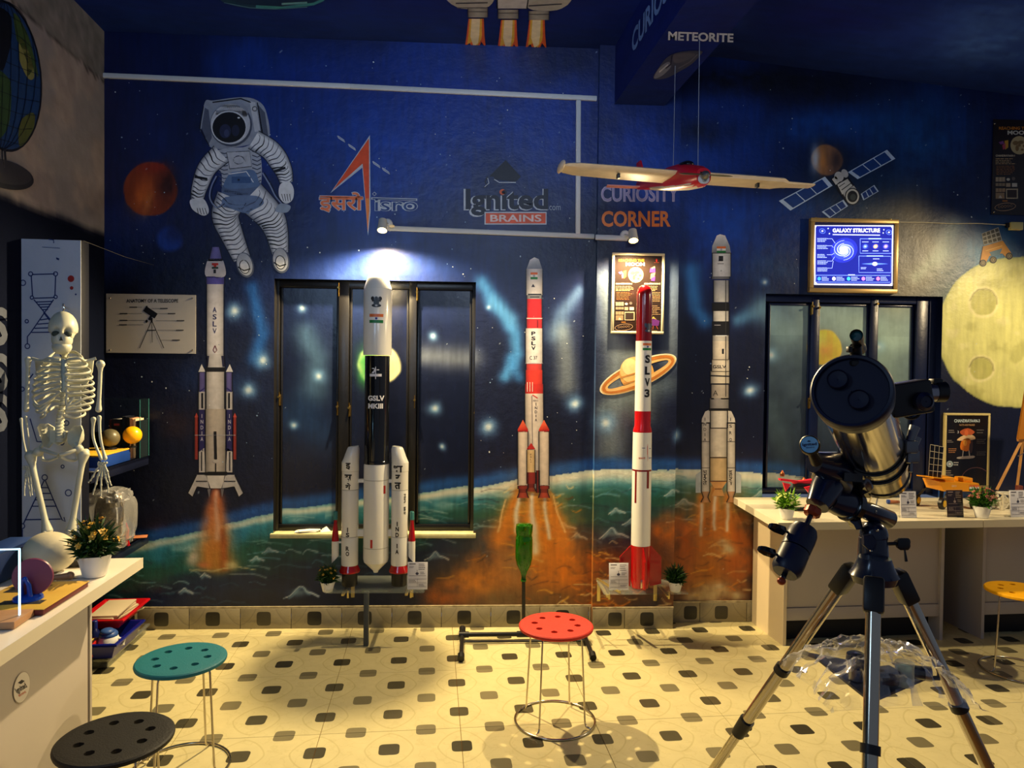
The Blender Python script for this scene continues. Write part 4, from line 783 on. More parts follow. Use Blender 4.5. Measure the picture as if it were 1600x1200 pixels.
# ------------------------------------------------------------------ trunking and lamps on the mural wall
def strip(name, pts, y, w=.03, d=.016, lab=None):
    t = thing(name, lab, 'cable trunking', hitY(*pts[0], y)); 
    for i in range(len(pts)-1):
        a = hitY(*pts[i], y); b = hitY(*pts[i+1], y); dv = (b-a); L = dv.length; R = Matrix.Rotation(-math.atan2(dv.z, dv.x), 3, 'Y')
        m = MB(); m.box((a+b)/2-Vector((0, d/2, 0)), (L, d, w), rot=R, bev=.003); m.build('channel', TRUNK, t, world=True)
        m = MB(); m.box((a+b)/2-Vector((0, d+.001, 0)), (L, .003, w*.8), rot=R, bev=.001); m.build('cover', TRUNK, t, world=True)
    return t
strip('cable_trunking', [(163, 119), (548, 136), (932, 155)], 0, lab='long white plastic cable trunking crossing the mural just below the ceiling')
strip('cable_trunking', [(903.5, 158), (902.5, 366)], 0, lab='vertical white cable trunking beside the pillar, joining upper and lower runs')
strip('cable_trunking', [(606, 357), (928, 370)], 0, lab='lower white cable trunking running right from the lamp above the tallest model rocket')
strip('cable_trunking', [(930, 371), (980, 373)], YP, .032, lab='short white cable trunking on the pillar feeding the lamp above the poster')
def walllamp(px, py, y, L, lab):
    b0 = hitY(px, py, y); t = thing('spot_lamp', lab, 'lamp', b0)
    m = MB(); m.lathe([(.03, 0), (.03, .014), (.024, .02)], 20, b0, (0, -1, 0)); m.build('wall_rose', TRUNK, t, world=True)
    m = MB(); m.tube([b0+Vector((0, -.015, 0)), b0+Vector((0, -.06, -.01)), L+Vector((0, .03, .03))], .007, 8); m.build('arm', TRUNK, t, world=True)
    m = MB(); dv = Vector((.0, -.45, -1)).normalized(); o = L-dv*.012
    m.lathe([(.012, -.075), (.024, -.07), (.027, -.02), (.030, .004), (.027, .004), (.022, -.02), (.01, -.05)], 24, o, dv); m.build('lamp_head', mat('lamp_head_white', (200, 196, 184), .4), t, world=True)
    m = MB(); m.ball(o-dv*.012, (.016, .016, .016), 14, 8); m.build('bulb', mat('lit_bulb', (255, 214, 120), emit=60), t, world=True)
    m = MB(); m.lathe([(.0, 0), (.017, .0), (.017, .004), (0, .004)], 16, b0+Vector((.055 if px > 800 else .03, -.05, -.02)), (0, -.3, -1)); m.build('disc_cap', mat('lamp_disc', (230, 220, 180), .3), t, world=True)
walllamp(606, 350, 0, L1, 'lit warm spot lamp on the lower trunking, above the tallest model rocket')
walllamp(976, 368, YP, L2, 'lit warm spot lamp on the pillar above the moon poster')
# ------------------------------------------------------------------ picture frames, posters
def hang(pf_y, px0, py0, px1, py1): a = hitY(px0, py1, pf_y); b = hitY(px1, py0, pf_y); return a, b
def poster(name, lab, cat, box_, y, th, fw, fcol, sheetc, fr=.4, rough=.4, frmat=None):
    a, b = hang(y-th, *box_); c = (a+b)/2; t = thing(name, lab, cat, (c.x, y-.001, a.z)); x0, x1, z0, z1 = a.x, b.x, a.z, b.z
    fm = frmat or mat(name+'_frame_'+str(fcol[0])+str(fcol[2]), fcol, rough)
    m = MB(); m.box((c.x, y-th*.35-.001, c.z), (x1-x0-.004, th*.7, z1-z0-.004)); m.build('backing', fm, t, world=True)
    if fw:
        for (p, q, r, s) in ((x0, x1, z1-fw, z1), (x0, x1, z0, z0+fw), (x0, x0+fw, z0+fw, z1-fw), (x1-fw, x1, z0+fw, z1-fw)):
            m = MB(); m.box(((p+q)/2, y-th/2-.001, (r+s)/2), (q-p, th, s-r), bev=.003); m.build('frame_rail', fm, t, world=True)
    m = MB(); m.box((c.x, y-th*.72-.001, c.z), (x1-x0-2*fw, .003, z1-z0-2*fw)); m.build('sheet', mat('sheet_'+'_'.join(map(str, sheetc)), sheetc, .25), t, world=True)
    P = Paint(lambda px, py, l: hitY(px, py, y-th*.72-.003-l), step=.0003, base=.0006)
    return t, P
DP = Vector((0, 0, 0))
# anatomy of a telescope
t, P = poster('telescope_poster', 'pale poster showing the anatomy of a telescope, pinned left of the painted rockets', 'poster', (166, 461, 306, 551), 0, .006, 0, (150, 148, 146), (170, 167, 165), rough=.3)
K = (18, 18, 22); P.text('ANATOMY OF A TELESCOPE', 238, 470, 5.6, K, w=81, bold=.025)
P.line([(226, 482), (244, 494)], 9, K); P.line([(229, 478), (230, 484)], 3, K); P.line([(236, 494), (233, 500)], 4, K); P.ell(229, 502, 2, 2.4, K); P.line([(237, 497), (237, 504)], 3, K); P.line([(236, 503), (218, 544)], 1.1, K); P.line([(238, 503), (256, 544)], 1.1, K); P.line([(237, 503), (238, 535)], .9, K); P.line([(231, 516), (243, 516)], 1.4, K)
for (x0, x1, y, s) in ((202, 222, 480, 0), (187, 222, 490, 0), (187, 226, 500.5, 0), (186, 224, 507.5, 0), (236, 262, 482, 1), (247, 274, 490, 1), (244, 288, 501, 1), (246, 287, 516, 1), (252, 281, 531.5, 1)):
    P.line([(x0, y), (x1, y)], .5, (60, 60, 64)); w = 12; P.line([(x0 if not s else x1-w, y), (x0+w if not s else x1, y)], 1.6, (46, 46, 50))
P.build('printing', PRINT, t)
m = MB()
for p in ((172, 466), (301, 466), (172, 547), (301, 547)): m.ball(hitY(*p, -.008), (.005, .004, .005), 8, 6)
m.build('pins', STEEL, t, world=True, kind='stuff')
def moonposter(P, X, Y, s, dim=1):                   # shared layout; X,Y maps the unit poster to the wall, s: scale
    c = lambda r, g, b: (int(r*dim), int(g*dim), int(b*dim)); T = lambda a, b: (X+a*s, Y+b*s)
    P.text('REACHING THE', *T(29, 8), 4.2*s, c(230, 140, 30), w=41*s, bold=.03); P.text('MOON', *T(35, 14), 5.6*s, c(240, 236, 220), w=30*s, bold=.04)
    P.ell(*T(69, 8), 1.2*s, 2.6*s, c(220, 40, 30)); P.line([T(65, 11.5), T(73, 11.5)], .8*s, c(150, 60, 40))
    P.ell(*T(36, 31), 12*s, 12.4*s, c(226, 206, 150)); P.up()
    for (a, b, r1, r2) in ((31, 28, 4, 3), (38, 27, 4, 2.4), (33, 35, 2.4, 4), (43, 32, 2.5, 2), (40, 37, 2, 1.5), (36, 31, 2, 2)): P.ell(*T(a, b), r1*s, r2*s, c(150, 120, 70))
    P.up(-1)
    for q, col in (([(8, 27), (14, 25), (16, 29), (11, 30)], (150, 80, 160)), ([(13, 31), (17, 28), (18, 35), (14, 37)], (214, 80, 110)), ([(16, 25), (21, 24), (21, 34), (17, 37)], (240, 180, 50)), ([(59, 20), (67, 20), (67, 27), (58, 27)], (120, 60, 160)), ([(60, 29), (67, 27), (65, 36), (59, 37)], (230, 190, 120)), ([(61, 35), (67, 33), (66, 41), (60, 40)], (130, 60, 170)), ([(60, 20), (66, 17), (67, 20), (61, 22)], (240, 206, 140))): P.poly([T(*k) for k in q], c(*col))
    P.text('CHANDRAYAAN-1', *T(17, 45), 2.8*s, c(236, 220, 190), w=26*s, bold=.04); P.text('CHANDRAYAAN-2', *T(62, 45), 2.8*s, c(236, 220, 190), w=26*s, bold=.04)
    P.greek(*T(4, 48), *T(34, 57), 4, c(216, 180, 130)); P.greek(*T(54, 48), *T(72, 57), 4, c(216, 180, 130)); P.greek(*T(5, 58), *T(32, 71), 6, c(170, 110, 60)); P.greek(*T(56, 58), *T(75, 74), 7, c(190, 150, 110), rag=False); P.greek(*T(56, 79), *T(75, 95), 6, c(190, 150, 110))
    for i in range(3): P.rect(*T(4+i*4.4, 74), *T(8+i*4.4, 80), c(200, 180, 150)); P.rect(*T(4+i*4.4, 82), *T(8+i*4.4, 86), c(170, 150, 120)); P.rect(*T(4+i*4.4, 89), *T(8+i*4.4, 94), c(190, 160, 120))
    P.ell(*T(21, 77), 2.4*s, 2*s, c(236, 230, 210)); P.ell(*T(28, 76), 2.4*s, 2.4*s, c(120, 110, 100)); P.rect(*T(18, 82), *T(24, 87), c(200, 180, 150)); P.rect(*T(26, 82), *T(33, 87), c(236, 230, 214)); P.rect(*T(18, 89.5), *T(34, 103), c(230, 210, 170)); P.up(); P.rect(*T(19.4, 91), *T(32.6, 101.6), c(60, 44, 36)); P.up(-1); P.rect(*T(4, 95), *T(16, 103), c(180, 150, 110)); P.poly([T(8, 102), T(10, 98), T(13, 102)], c(250, 240, 220))
    P.ring(*T(17, 114), 14.5*s, 5.5*s, .9*s, c(200, 160, 120), 26, -6); 
    for i in range(5): P.ring(*T(9+i*4, 114-i*.4), 1.8*s, 1.8*s, .6*s, c(180, 140, 100), 10)
    P.rect(*T(13, 105), *T(20, 107), c(190, 120, 40)); P.poly([T(54, 104), T(64, 100), T(74, 104), T(72, 112), T(55, 111)], c(120, 50, 150)); P.poly([T(57, 103), T(64, 97), T(70, 103)], c(240, 200, 90)); P.line([T(60, 111), T(58, 117)], 1*s, c(210, 90, 50)); P.line([T(68, 111), T(71, 117)], 1*s, c(210, 90, 50)); P.line([T(64, 111), T(63, 118)], 1*s, c(210, 90, 50)); P.line([T(60, 120), T(70, 120)], 1*s, c(200, 170, 130))
t, P = poster('moon_poster', 'brown moon mission poster in a cream frame on the pillar, behind the red-nosed rocket', 'poster', (955, 396, 1039, 521), YP, .02, .016, (206, 196, 160), (34, 24, 20))
moonposter(P, 958, 399, .985, .66); P.build('printing', PRINT, t)
t, P = poster('moon_poster', 'unframed dark moon mission poster at the right edge, above the big painted moon', 'poster', (1549, 189, 1645, 335), YR, .008, 0, (30, 24, 22), (34, 26, 26))
moonposter(P, 1551, 191, 1.16, .8); P.up(3); P.build('printing', PRINT, t)
m = MB()
for p in ((1554, 193), (1553, 331)): m.ball(hitY(*p, YR-.01), (.006, .005, .006), 8, 6)
m.build('pins', STEEL, t, world=True, kind='stuff')
t, P = poster('lander_poster', 'dark framed poster of a moon lander on the wall behind the yellow rover', 'poster', (1474, 646, 1548, 762), YR, .02, .014, (214, 196, 130), (22, 20, 24))
P.text('CHANDRAYAAN-3', 1511, 657.5, 5, (196, 214, 220), w=40, bold=.03); P.text('FACTS AND FIGURES', 1511, 664, 2.6, (190, 150, 110), w=24, bold=.02)
for q, col in (([(1500, 674), (1512, 669), (1523, 675), (1514, 681), (1504, 680)], (190, 90, 50)), ([(1495, 688), (1506, 680), (1520, 680), (1524, 686), (1512, 688)], (236, 200, 150)), ([(1503, 688), (1516, 686), (1514, 704), (1501, 702)], (220, 120, 24)), ([(1516, 690), (1520, 690), (1519, 706), (1514, 706)], (70, 50, 50)), ([(1497, 714), (1521, 712), (1520, 716), (1498, 717)], (170, 160, 150))): P.blobby(q, col, 3)
P.up(); P.ell(1510, 676, 3, 5, (220, 110, 60)); P.ell(1508, 692, 3, 5, (250, 170, 60)); P.line([(1505, 704), (1504, 714)], 1.4, (190, 180, 170)); P.line([(1514, 704), (1515, 714)], 1.4, (190, 180, 170)); P.text('3', 1497, 675, 4, (230, 230, 230))
P.greek(1482, 671, 1492, 677, 2, (150, 140, 130)); P.greek(1480, 687, 1490, 692, 2, (150, 140, 130)); P.greek(1482, 700, 1496, 708, 3, (190, 130, 80)); P.greek(1490, 721, 1500, 728, 2, (190, 190, 190)); P.greek(1478, 734, 1490, 744, 3, (150, 140, 130)); P.greek(1526, 670, 1540, 678, 2, (90, 88, 88)); P.greek(1526, 685, 1542, 694, 3, (90, 88, 88)); P.greek(1526, 705, 1542, 712, 3, (90, 88, 88))
P.ring(1484, 725, 5, 5, 2, (170, 190, 196)); P.ell(1484, 725, 2.4, 2.4, (200, 206, 210)); P.ring(1525, 752, 24, 22, 1, (120, 80, 80), 24, 0, 190, 320); P.build('printing', PRINT, t)
# galaxy light box
LB = mat('lightbox_print', vcol=True, emit=2.1, rough=.6, spec=.1)
t, P = poster('galaxy_lightbox', 'gold framed glowing blue lightbox chart of galaxy structure above the right window', 'lightbox', (1265, 343, 1405, 456), YR, .035, .026, (176, 146, 84), (40, 44, 90), frmat=mat('gold_frame', (186, 152, 90), .35, .3))
a_ = [(1273, 352), (1396, 352), (1394.5, 446.5), (1272, 445)]
P.poly(a_, (215, 215, 245)); P.up(); BL = (22, 30, 130)
P.poly([(1276, 353), (1392, 354), (1394, 357), (1393, 442), (1390, 444), (1277, 443), (1274, 440), (1274.5, 356)], BL); P.up(); CY = (170, 190, 250)
P.text('GALAXY STRUCTURE', 1338, 360, 6.4, (236, 238, 255), w=74, bold=.035); P.line([(1301, 366.5), (1375, 367.5)], 1.5, (190, 200, 245))
for (x, y) in ((1285, 361), (1389, 363)): P.ring(x, y, 5, 4, 1, (80, 110, 220), 16, 20); P.ell(x, y, 1.6, 1.3, (200, 210, 255))
for (x, y) in ((1294, 357), (1296, 365), (1381, 359), (1380, 364)): P.ell(x, y, 1, 1, (190, 210, 255))
for k, (a, b, c_) in enumerate(((22, 19, (34, 44, 170)), (17, 14, (54, 70, 210)), (11, 9, (90, 110, 235)), (7, 6, (170, 180, 250)), (4.5, 4, (250, 246, 255)))): P.ell(1318.5, 391, a, b, c_, ang=-25); P.up()
for s_ in (0, 180):
    for (r0, r1, w, c_) in ((6, 19, 1.7, (170, 186, 250)), (4, 13, 2.2, (210, 216, 255))): P.line([(1318.5+(r0+(r1-r0)*k/16)*math.cos(R_(s_+k*17)), 391+(r0+(r1-r0)*k/16)*.82*math.sin(R_(s_+k*17))) for k in range(17)], w, c_, .6)
for (y, x1_) in ((373, 1305), (384, 1302), (398, 1304), (408, 1304), (419, 1302)): P.greek(1277, y-1.5, 1294, y+5.5, 3, CY); P.line([(1292, y), (1300, y), (x1_, y+(391-y)*.4)], .6, CY)
def obox(x0, y0, x1, y1): P.line([(x0, y0), (x1, y0+.5), (x1, y1), (x0, y1-.3), (x0, y0)], .8, (120, 150, 240))
obox(1344, 373, 1393, 396); obox(1342, 400, 1392, 426); obox(1275, 430, 1391, 441)
for i, c_ in enumerate(((90, 120, 240), (230, 170, 130), (140, 120, 240))): x = 1352+i*16; P.ell(x, 385, 6, 5, (30, 40, 150)); P.up(); P.ell(x, 385, 3.6, 3, c_, ang=-30); P.ell(x, 385, 1.4, 1.2, (245, 240, 250)); P.up(-1); P.line([(x-5, 378), (x+5, 378)], .9, CY); P.line([(x-4.5, 392), (x+4.5, 392)], 1, CY)
P.line([(1357, 373), (1377, 373)], 1.6, CY); P.line([(1354, 400), (1380, 400)], 1.4, CY); P.poly([(1346, 412.3), (1366, 410.5), (1388, 412.3), (1366, 414)], (90, 130, 250)); P.up(); P.ell(1367, 412.3, 4, 3, (250, 248, 255)); P.greek(1345, 417, 1354, 421, 2, CY); P.greek(1370, 419, 1382, 424, 2, CY); P.line([(1364, 404.5), (1374, 404.5)], 1, CY); P.line([(1325, 429.5), (1336, 429.5)], 1.5, CY)
for i, c_ in enumerate(((60, 150, 250), (230, 230, 200), (60, 180, 220), (200, 120, 220), (240, 120, 170))): x = 1280+i*23; P.ell(x, 435.5, 2.8, 3, c_); P.greek(x+4, 432, x+17, 439, 3, CY)
P.build('lit_chart', LB, t)
m = MB()
for p in ((1274, 341), (1391, 343)): q = hitY(*p, YR-.01); m.box(q, (.014, .012, .012), bev=.002)
m.build('hanger', BRASS, t, world=True)
area('lightbox_glow', hitY(1335, 400, YR-.07), hitY(1335, 400, -3), .4, .8, (.55, .6, 1))
t = thing('power_adaptor', 'small cream plug adaptor on the wire above the painted moon rover', 'adaptor', hitY(1587, 358, YR)); q = hitY(1587, 353.5, YR-.02)
m = MB(); m.box(q, (.082, .03, .05), bev=.004); m.build('body', mat('cream_plastic', (220, 206, 130), .4), t, world=True); m = MB(); m.box(hitY(1574, 352, YR-.012), (.02, .02, .03), bev=.003); m.build('plug', BLKP, t, world=True)
m = MB(); m.tube([hitY(x, y, YR-.006) for x, y in ((1405, 347), (1446, 347.5), (1487, 349.5), (1527, 349), (1566, 351), (1576, 352))], .003, 6); tag(m.build('wire', mat('cream_wire', (214, 204, 170), .5)), 'thin pale wire running from the galaxy lightbox to the plug adaptor', 'wire')

# ------------------------------------------------------------------ glass shelves and the things on them
SLC = {}
def sliced(body, bold, n):                         # a glyph cut into upright slivers so that it can bend round a drum
    k = (body, bold, n)
    if k not in SLC:
        vs, fs, asp = glyphs(body, bold); bm = bmesh.new(); V = [bm.verts.new((x, y, 0)) for x, y in vs]
        for f in fs:
            try: bm.faces.new([V[i] for i in f])
            except ValueError: pass
        for i in range(1, n): bmesh.ops.bisect_plane(bm, geom=bm.verts[:]+bm.edges[:]+bm.faces[:], plane_co=(i/n-.5, 0, 0), plane_no=(1, 0, 0), dist=1e-5)
        bm.verts.index_update(); SLC[k] = ([(v.co.x, v.co.y) for v in bm.verts], [tuple(v.index for v in f.verts) for f in bm.faces], asp); bm.free()
    return SLC[k]
def wrap(mb, body, r, ctr, z, w, h, ang=0, col=(1, 1, 1), bold=.02):   # letters following a drum
    vs, fs, asp = glyphs(body, bold); w = w or h*asp; vs, fs, asp = sliced(body, bold, max(2, int(w/r*8)+2)); a0 = R_(ang)
    mb.add([(ctr[0]+(r+.0012)*math.sin(a0+a*w/r), ctr[1]-(r+.0012)*math.cos(a0+a*w/r), z+b*h) for a, b in vs], fs, lin(hx(*col)))
def wrect(mb, r, ctr, z0, z1, a0, a1, col, lift=.001):
    n = 8; vs = [(ctr[0]+(r+lift)*math.sin(R_(a0+(a1-a0)*i/n)), ctr[1]-(r+lift)*math.cos(R_(a0+(a1-a0)*i/n)), z) for z in (z0, z1) for i in range(n+1)]
    mb.add(vs, [(i, i+1, n+2+i, n+1+i) for i in range(n)], lin(hx(*col)))
def wcirc(mb, r, ctr, z, ang, rr, rz_, col, n=14, lift=.0012):
    vs = []
    for i in range(n+1): t = math.pi*i/n; a = R_(ang)-rr*math.cos(t)/r; vs += [(ctr[0]+(r+lift)*math.sin(a), ctr[1]-(r+lift)*math.cos(a), z+q*rz_*math.sin(t)) for q in (-1, 1)]
    mb.add(vs, [(2*i, 2*i+2, 2*i+3, 2*i+1) for i in range(n)], lin(hx(*col)))
def emblem(mb, r, ctr, z, ang, s, col=(30, 30, 34)):  # capital with lions, drawn simply
    for dx in (-.35, 0, .35): wcirc(mb, r, ctr, z+s*.28, ang+math.degrees(dx*s/r), s*.17, s*.2, col)
    wrect(mb, r, ctr, z-s*.02, z+s*.2, ang-math.degrees(.42*s/r), ang+math.degrees(.42*s/r), col); wrect(mb, r, ctr, z-s*.22, z-s*.02, ang-math.degrees(.26*s/r), ang+math.degrees(.26*s/r), col)
    wcirc(mb, r, ctr, z-s*.38, ang, s*.45, s*.17, col); wcirc(mb, r, ctr, z-s*.38, ang, s*.12, s*.09, (190, 190, 190), lift=.0018)
def flag(mb, r, ctr, z, ang, w, h):
    a = math.degrees(w/2/r)
    for i, c in enumerate(((28, 120, 60), (232, 232, 230), (214, 110, 50))): wrect(mb, r, ctr, z-h/2+i*h/3, z-h/2+(i+1)*h/3, ang-a, ang+a, c)
    wcirc(mb, r, ctr, z, ang, h*.13, h*.13, (30, 40, 140), lift=.0018)
YG = -.21; sg = 4.17/F
base = hitY(587, 914, YG); gz = lambda py: hitY(588, py, YG).z-base.z
t = thing('model_rocket', 'tallest model rocket, white and black with two strap-on boosters, on the left glass shelf', 'model rocket', base)
def lat(prof, name, m, o=(0, 0, 0), seg=40, par=None): b = MB(); b.lathe(prof, seg, o); return b.build(name, m, par or t, smooth=30)
h = lambda w: w*sg
lat([(h(10), gz(427)), (h(13), gz(429)), (h(16.5), gz(436)), (h(21.5), gz(452))][::-1], 'nose_cone', WHITEG); 
lat([(h(21.5), gz(555)), (h(21.7), gz(553)), (h(21.7), gz(453.5)), (h(21), gz(452))], 'payload_fairing', WHITEG)
lat([(h(19), gz(722)), (h(19), gz(556))], 'upper_stage', BLKG); lat([(h(19.6), gz(724)), (h(19.6), gz(720)), (h(19), gz(719))], 'stage_ring', BLKG)
lat([(h(18.5), gz(877)), (h(19.6), gz(872)), (h(19.6), gz(726)), (h(19), gz(724))], 'core_stage', WHITEG)
lat([(h(3.5), gz(894)), (h(4.5), gz(891)), (h(18.5), gz(877))], 'nozzle_cone', WHITEG)
for y in (748, 853): lat([(h(19.8), gz(y+1)), (h(19.8), gz(y))], 'seam_ring', mat('seam_grey', (170, 170, 160), .4))
r1 = h(21.7); r2 = h(19); d = MB(); emblem(d, r1, (0, 0), gz(473), 2, .060); d.build('emblem', PRINT, t, vcol=True, smooth=0); d = MB(); flag(d, r1, (0, 0), gz(499), 2, .080, .052); d.build('flag', PRINT, t, vcol=True, smooth=0); d = MB()
wrap(d, 'GSLV', r2, (0, 0), gz(621.5), .098, .031, 3, (236, 236, 240), .04); wrap(d, 'MKIII', r2, (0, 0), gz(633.5), .088, .029, 0, (236, 236, 240), .04)
d.build('lettering', PRINT, t, vcol=True, smooth=0); d = MB()
W_ = (226, 226, 236); wrect(d, r2, (0, 0), gz(588), gz(584), -28, 28, W_); wrect(d, r2, (0, 0), gz(578.5), gz(577), 5, 16, W_); wrect(d, r2, (0, 0), gz(576.5), gz(575), -16, -6, W_); wrect(d, r2, (0, 0), gz(592), gz(573), -1.5, 2, W_); d.add([(r2*math.sin(a)*1.012, -r2*math.cos(a)*1.012, z) for a, z in ((-.32, gz(583)), (0, gz(574)), (0, gz(579)), (-.12, gz(583)))], [(0, 1, 2, 3)], lin(hx(*W_)))
d.build('logo', PRINT, t, vcol=True, smooth=0)
for q in ((769, 756.5, 41, 52), (852, 839, -18, -8)): d = MB(); wrect(d, h(19.6), (0, 0), gz(q[0]), gz(q[1]), q[2], q[3], (190, 40, 34)); d.build('red_mark', PRINT, t, vcol=True, smooth=0)
BX = {}
for sx, cx, hin, lat_ in ((-1, 547, 'इसरो', (('I', 0), ('S', 0))), (1, 624.5, 'भारत', ())):
    X = (hitY(cx, 800, YG).x-base.x); r = h(13); BX[sx] = X
    bo = MB(); bo.lathe([(r*.97, gz(882)), (r, gz(880)), (r, gz(838)), (r*.98, gz(837)), (r, gz(836)), (r, gz(765)), (r*.98, gz(764)), (r, gz(763)), (r, gz(736)), (r*1.02, gz(735)), (r*1.02, gz(722))], 32, (X, 0, 0))
    n = 32; top = []; ztop = gz(697); zb = gz(722)      # slanted nose, high side towards the core
    for k, f in enumerate((0, .2, .4, .6, .8, .92, 1)):
        for j in range(n):
            an = 2*math.pi*j/n; x = math.cos(an); y = math.sin(an); s_ = (1-.42*f**2.2); xx = X+r*1.02*(x*s_ - sx*.34*f**1.3); top.append((xx, r*1.02*y*s_, zb+(ztop-zb)*(f if f < 1 else .985)-(x*sx)*.022*math.sin(min(f, .9)*3.3)))
    N = len(top)//n; bo.add(top, [(i*n+j, i*n+(j+1) % n, (i+1)*n+(j+1) % n, (i+1)*n+j) for i in range(N-1) for j in range(n)]+[tuple((N-1)*n+j for j in range(n))])
    bo = bo.build('side_booster', WHITEG, t)
    lat([(h(15.8), gz(893)), (h(16.2), gz(891)), (h(12.5), gz(882))], 'skirt', REDG, (X, 0, 0), par=bo); lat([(h(11), gz(914)), (h(12), gz(912)), (h(12), gz(894)), (h(10), gz(893))], 'stand', BLKP, (X, 0, 0), par=bo)
    for y in (735, 764, 837): lat([(r*1.012, gz(y+.8)), (r*1.012, gz(y))], 'seam_ring', mat('seam_grey'), (X, 0, 0), par=bo)
    d = MB(); c = (X, 0); KL = (20, 20, 22)
    if sx < 0:
        for ch, y in (('इ', 727), ('स', 745), ('रो', 758)): wrap(d, ch, r, c, gz(y), None, .040, -6, KL, .04)
        for ch, y in (('IS', 825), ('RO', 854)):
            for q, dy in zip(ch, (0, 8)): wrap(d, q, r, c, gz(y+dy), .020 if q != 'I' else .006, .026, -6, KL, .04)
    else:
        for ch, y in (('भा', 731), ('र', 745), ('त', 757)): wrap(d, ch, r, c, gz(y), None, .040, -10, KL, .04)
        for ch, y in (('I', 816), ('N', 824), ('D', 833), ('I', 850), ('A', 859)): wrap(d, ch, r, c, gz(y), .020 if ch != 'I' else .006, .026, -10, KL, .04)
        for i, ch in enumerate('सतीश धवन'): 
            if ch.strip(): wrap(d, ch, r, c, gz(772+i*4), .014, .016, 42, KL, .03)
    d.build('lettering', PRINT, bo, vcol=True, smooth=0)
    # small red-nosed strap-on
    X2 = hitY(524 if sx < 0 else 643.5, 840, YG).x-base.x; r5 = h(5.5)
    s_ = MB(); s_.lathe([(r5, gz(868)), (r5, gz(858)), (r5*1.03, gz(857)), (r5, gz(845))], 20, (X2, 0, 0)); q = [(X2+r5*math.cos(a), r5*math.sin(a), gz(868) - (.0 if math.cos(a)*sx < 0 else 0)) for a in [2*math.pi*i/20 for i in range(20)]]
    q2 = [(x if True else 0, y, z-(.5-.5*(x-X2)/r5*-sx)*.045) for x, y, z in q]; s_.add(q+q2, [(i, (i+1) % 20, 20+(i+1) % 20, 20+i) for i in range(20)]+[tuple(range(20, 40))]); s_ = s_.build('strap_on_motor', WHITEG, t)
    lat([(r5*1.02, gz(845)), (r5*.85, gz(832)), (r5*.5, gz(819)), (r5*.45, gz(812)), (.001, gz(811))], 'motor_nose', REDG, (X2, 0, 0), par=s_)
    lat([(r5*.62, gz(812)), (r5*.62, gz(800)), (r5*.5, gz(799))], 'tip', mat('teal_plastic', (60, 130, 130), .3), (X2, 0, 0), par=s_, seg=12)
    b = MB(); b.box(((X+X2)/2+0, 0, gz(847)), (abs(X-X2), .012, .01)); b.build('strut', WHITEG, s_)
for y, w in ((751, 5), (832, 10)): b = MB(); b.box(((BX[-1]+BX[1])/2, 0, gz(y)), (BX[1]-BX[-1], .03, h(w))); b.build('cross_bar', WHITEG, t)
GRN = mat('yellow_green_edge', (200, 200, 140), .4)
def glass_shelf(lab, x0, x1, pz, y0, y1, wall, br):
    z = pz; t = thing('glass_shelf', lab, 'shelf', ((x0+x1)/2, wall, z-.008)); b = MB(); b.box(((x0+x1)/2, (y0+y1)/2, z-.004), (x1-x0, y1-y0, .008), bev=.001); b.build('glass_plate', ACR, t, world=True)
    for x in br:
        b = MB(); b.box((x, wall-.004, z-.074), (.022, .008, .13), bev=.002); b.box((x, (wall+y0)/2-.02, z-.016), (.016, abs(y0-wall)*.9, .012), bev=.002); b.build('bracket', BRASS, t, world=True)
        b = MB(); b.cyl((x+.02, y0+.05, z-.008), (x+.02, y0+.05, z-.05), .006, seg=10); b.build('clamp_screw', BRASS, t, world=True)
    return t
sl = hitY(515, 920, YG).x; sr = hitY(665, 920, YG).x
ts = glass_shelf('clear glass wall shelf holding the tallest model rocket', sl, sr, base.z, -.34, -.02, 0, [sl+.10, sr-.10])
b = MB(); b.box((hitZ(572, 1009, 0).x, hitZ(572, 1009, 0).y, base.z/2-.006), (.028, .028, base.z-.012), bev=.003); b.build('prop_post', mat('prop_grey', (70, 76, 78), .45), ts, world=True)
# the red-nosed rocket on the pillar shelf
YS = -.22; ss = 4.22/F; base2 = hitY(1000, 917, YS); gy = lambda py: hitY(1000, py, YS).z-base2.z; h = lambda w: w*ss
t = thing('model_rocket', 'slim model rocket with dark red nose and red fins on the pillar shelf', 'model rocket', base2)
prof = [(h(12.2), gy(533))]+[(h(12.2), gy(y)) for y in (480, 462)]+[(h(12.2*math.cos(a)**.8 if a < 1.5 else .3), gy(462-17*math.sin(a))) for a in [.3, .6, .85, 1.05, 1.25, 1.4, 1.57]]
lat(prof, 'nose_section', DREDG); lat([(h(12.4), gy(642)), (h(12.4), gy(533))], 'upper_stage', WHITEG); lat([(h(14.6), gy(675)), (h(14.6), gy(672)), (h(12.6), gy(665)), (h(12.5), gy(642))], 'interstage', REDG)
lat([(h(15), gy(851)), (h(15), gy(736)), (h(14.6), gy(675))], 'lower_stage', WHITEG); lat([(h(15.2), gy(735)), (h(15.2), gy(732.5))], 'stage_ring', DREDG); lat([(h(13), gy(917)), (h(15.1), gy(905)), (h(15.1), gy(851)), (h(14), gy(850))], 'tail_section', REDG)
d = MB(); emblem(d, h(12.2), (0, 0), gy(512), 22, .052, (60, 70, 90)); d.build('emblem', PRINT, t, vcol=True, smooth=0); d = MB(); flag(d, h(12.4), (0, 0), gy(542), 16, .058, .042); d.build('flag', PRINT, t, vcol=True, smooth=0); d = MB(); r = h(12.4)
for ch, y in (('S', 561), ('L', 579), ('V', 597), ('3', 614)): wrap(d, ch, r, (0, 0), gy(y), .033, .048, 18, (24, 24, 26), .045)
d.build('lettering', PRINT, t, vcol=True, smooth=0)
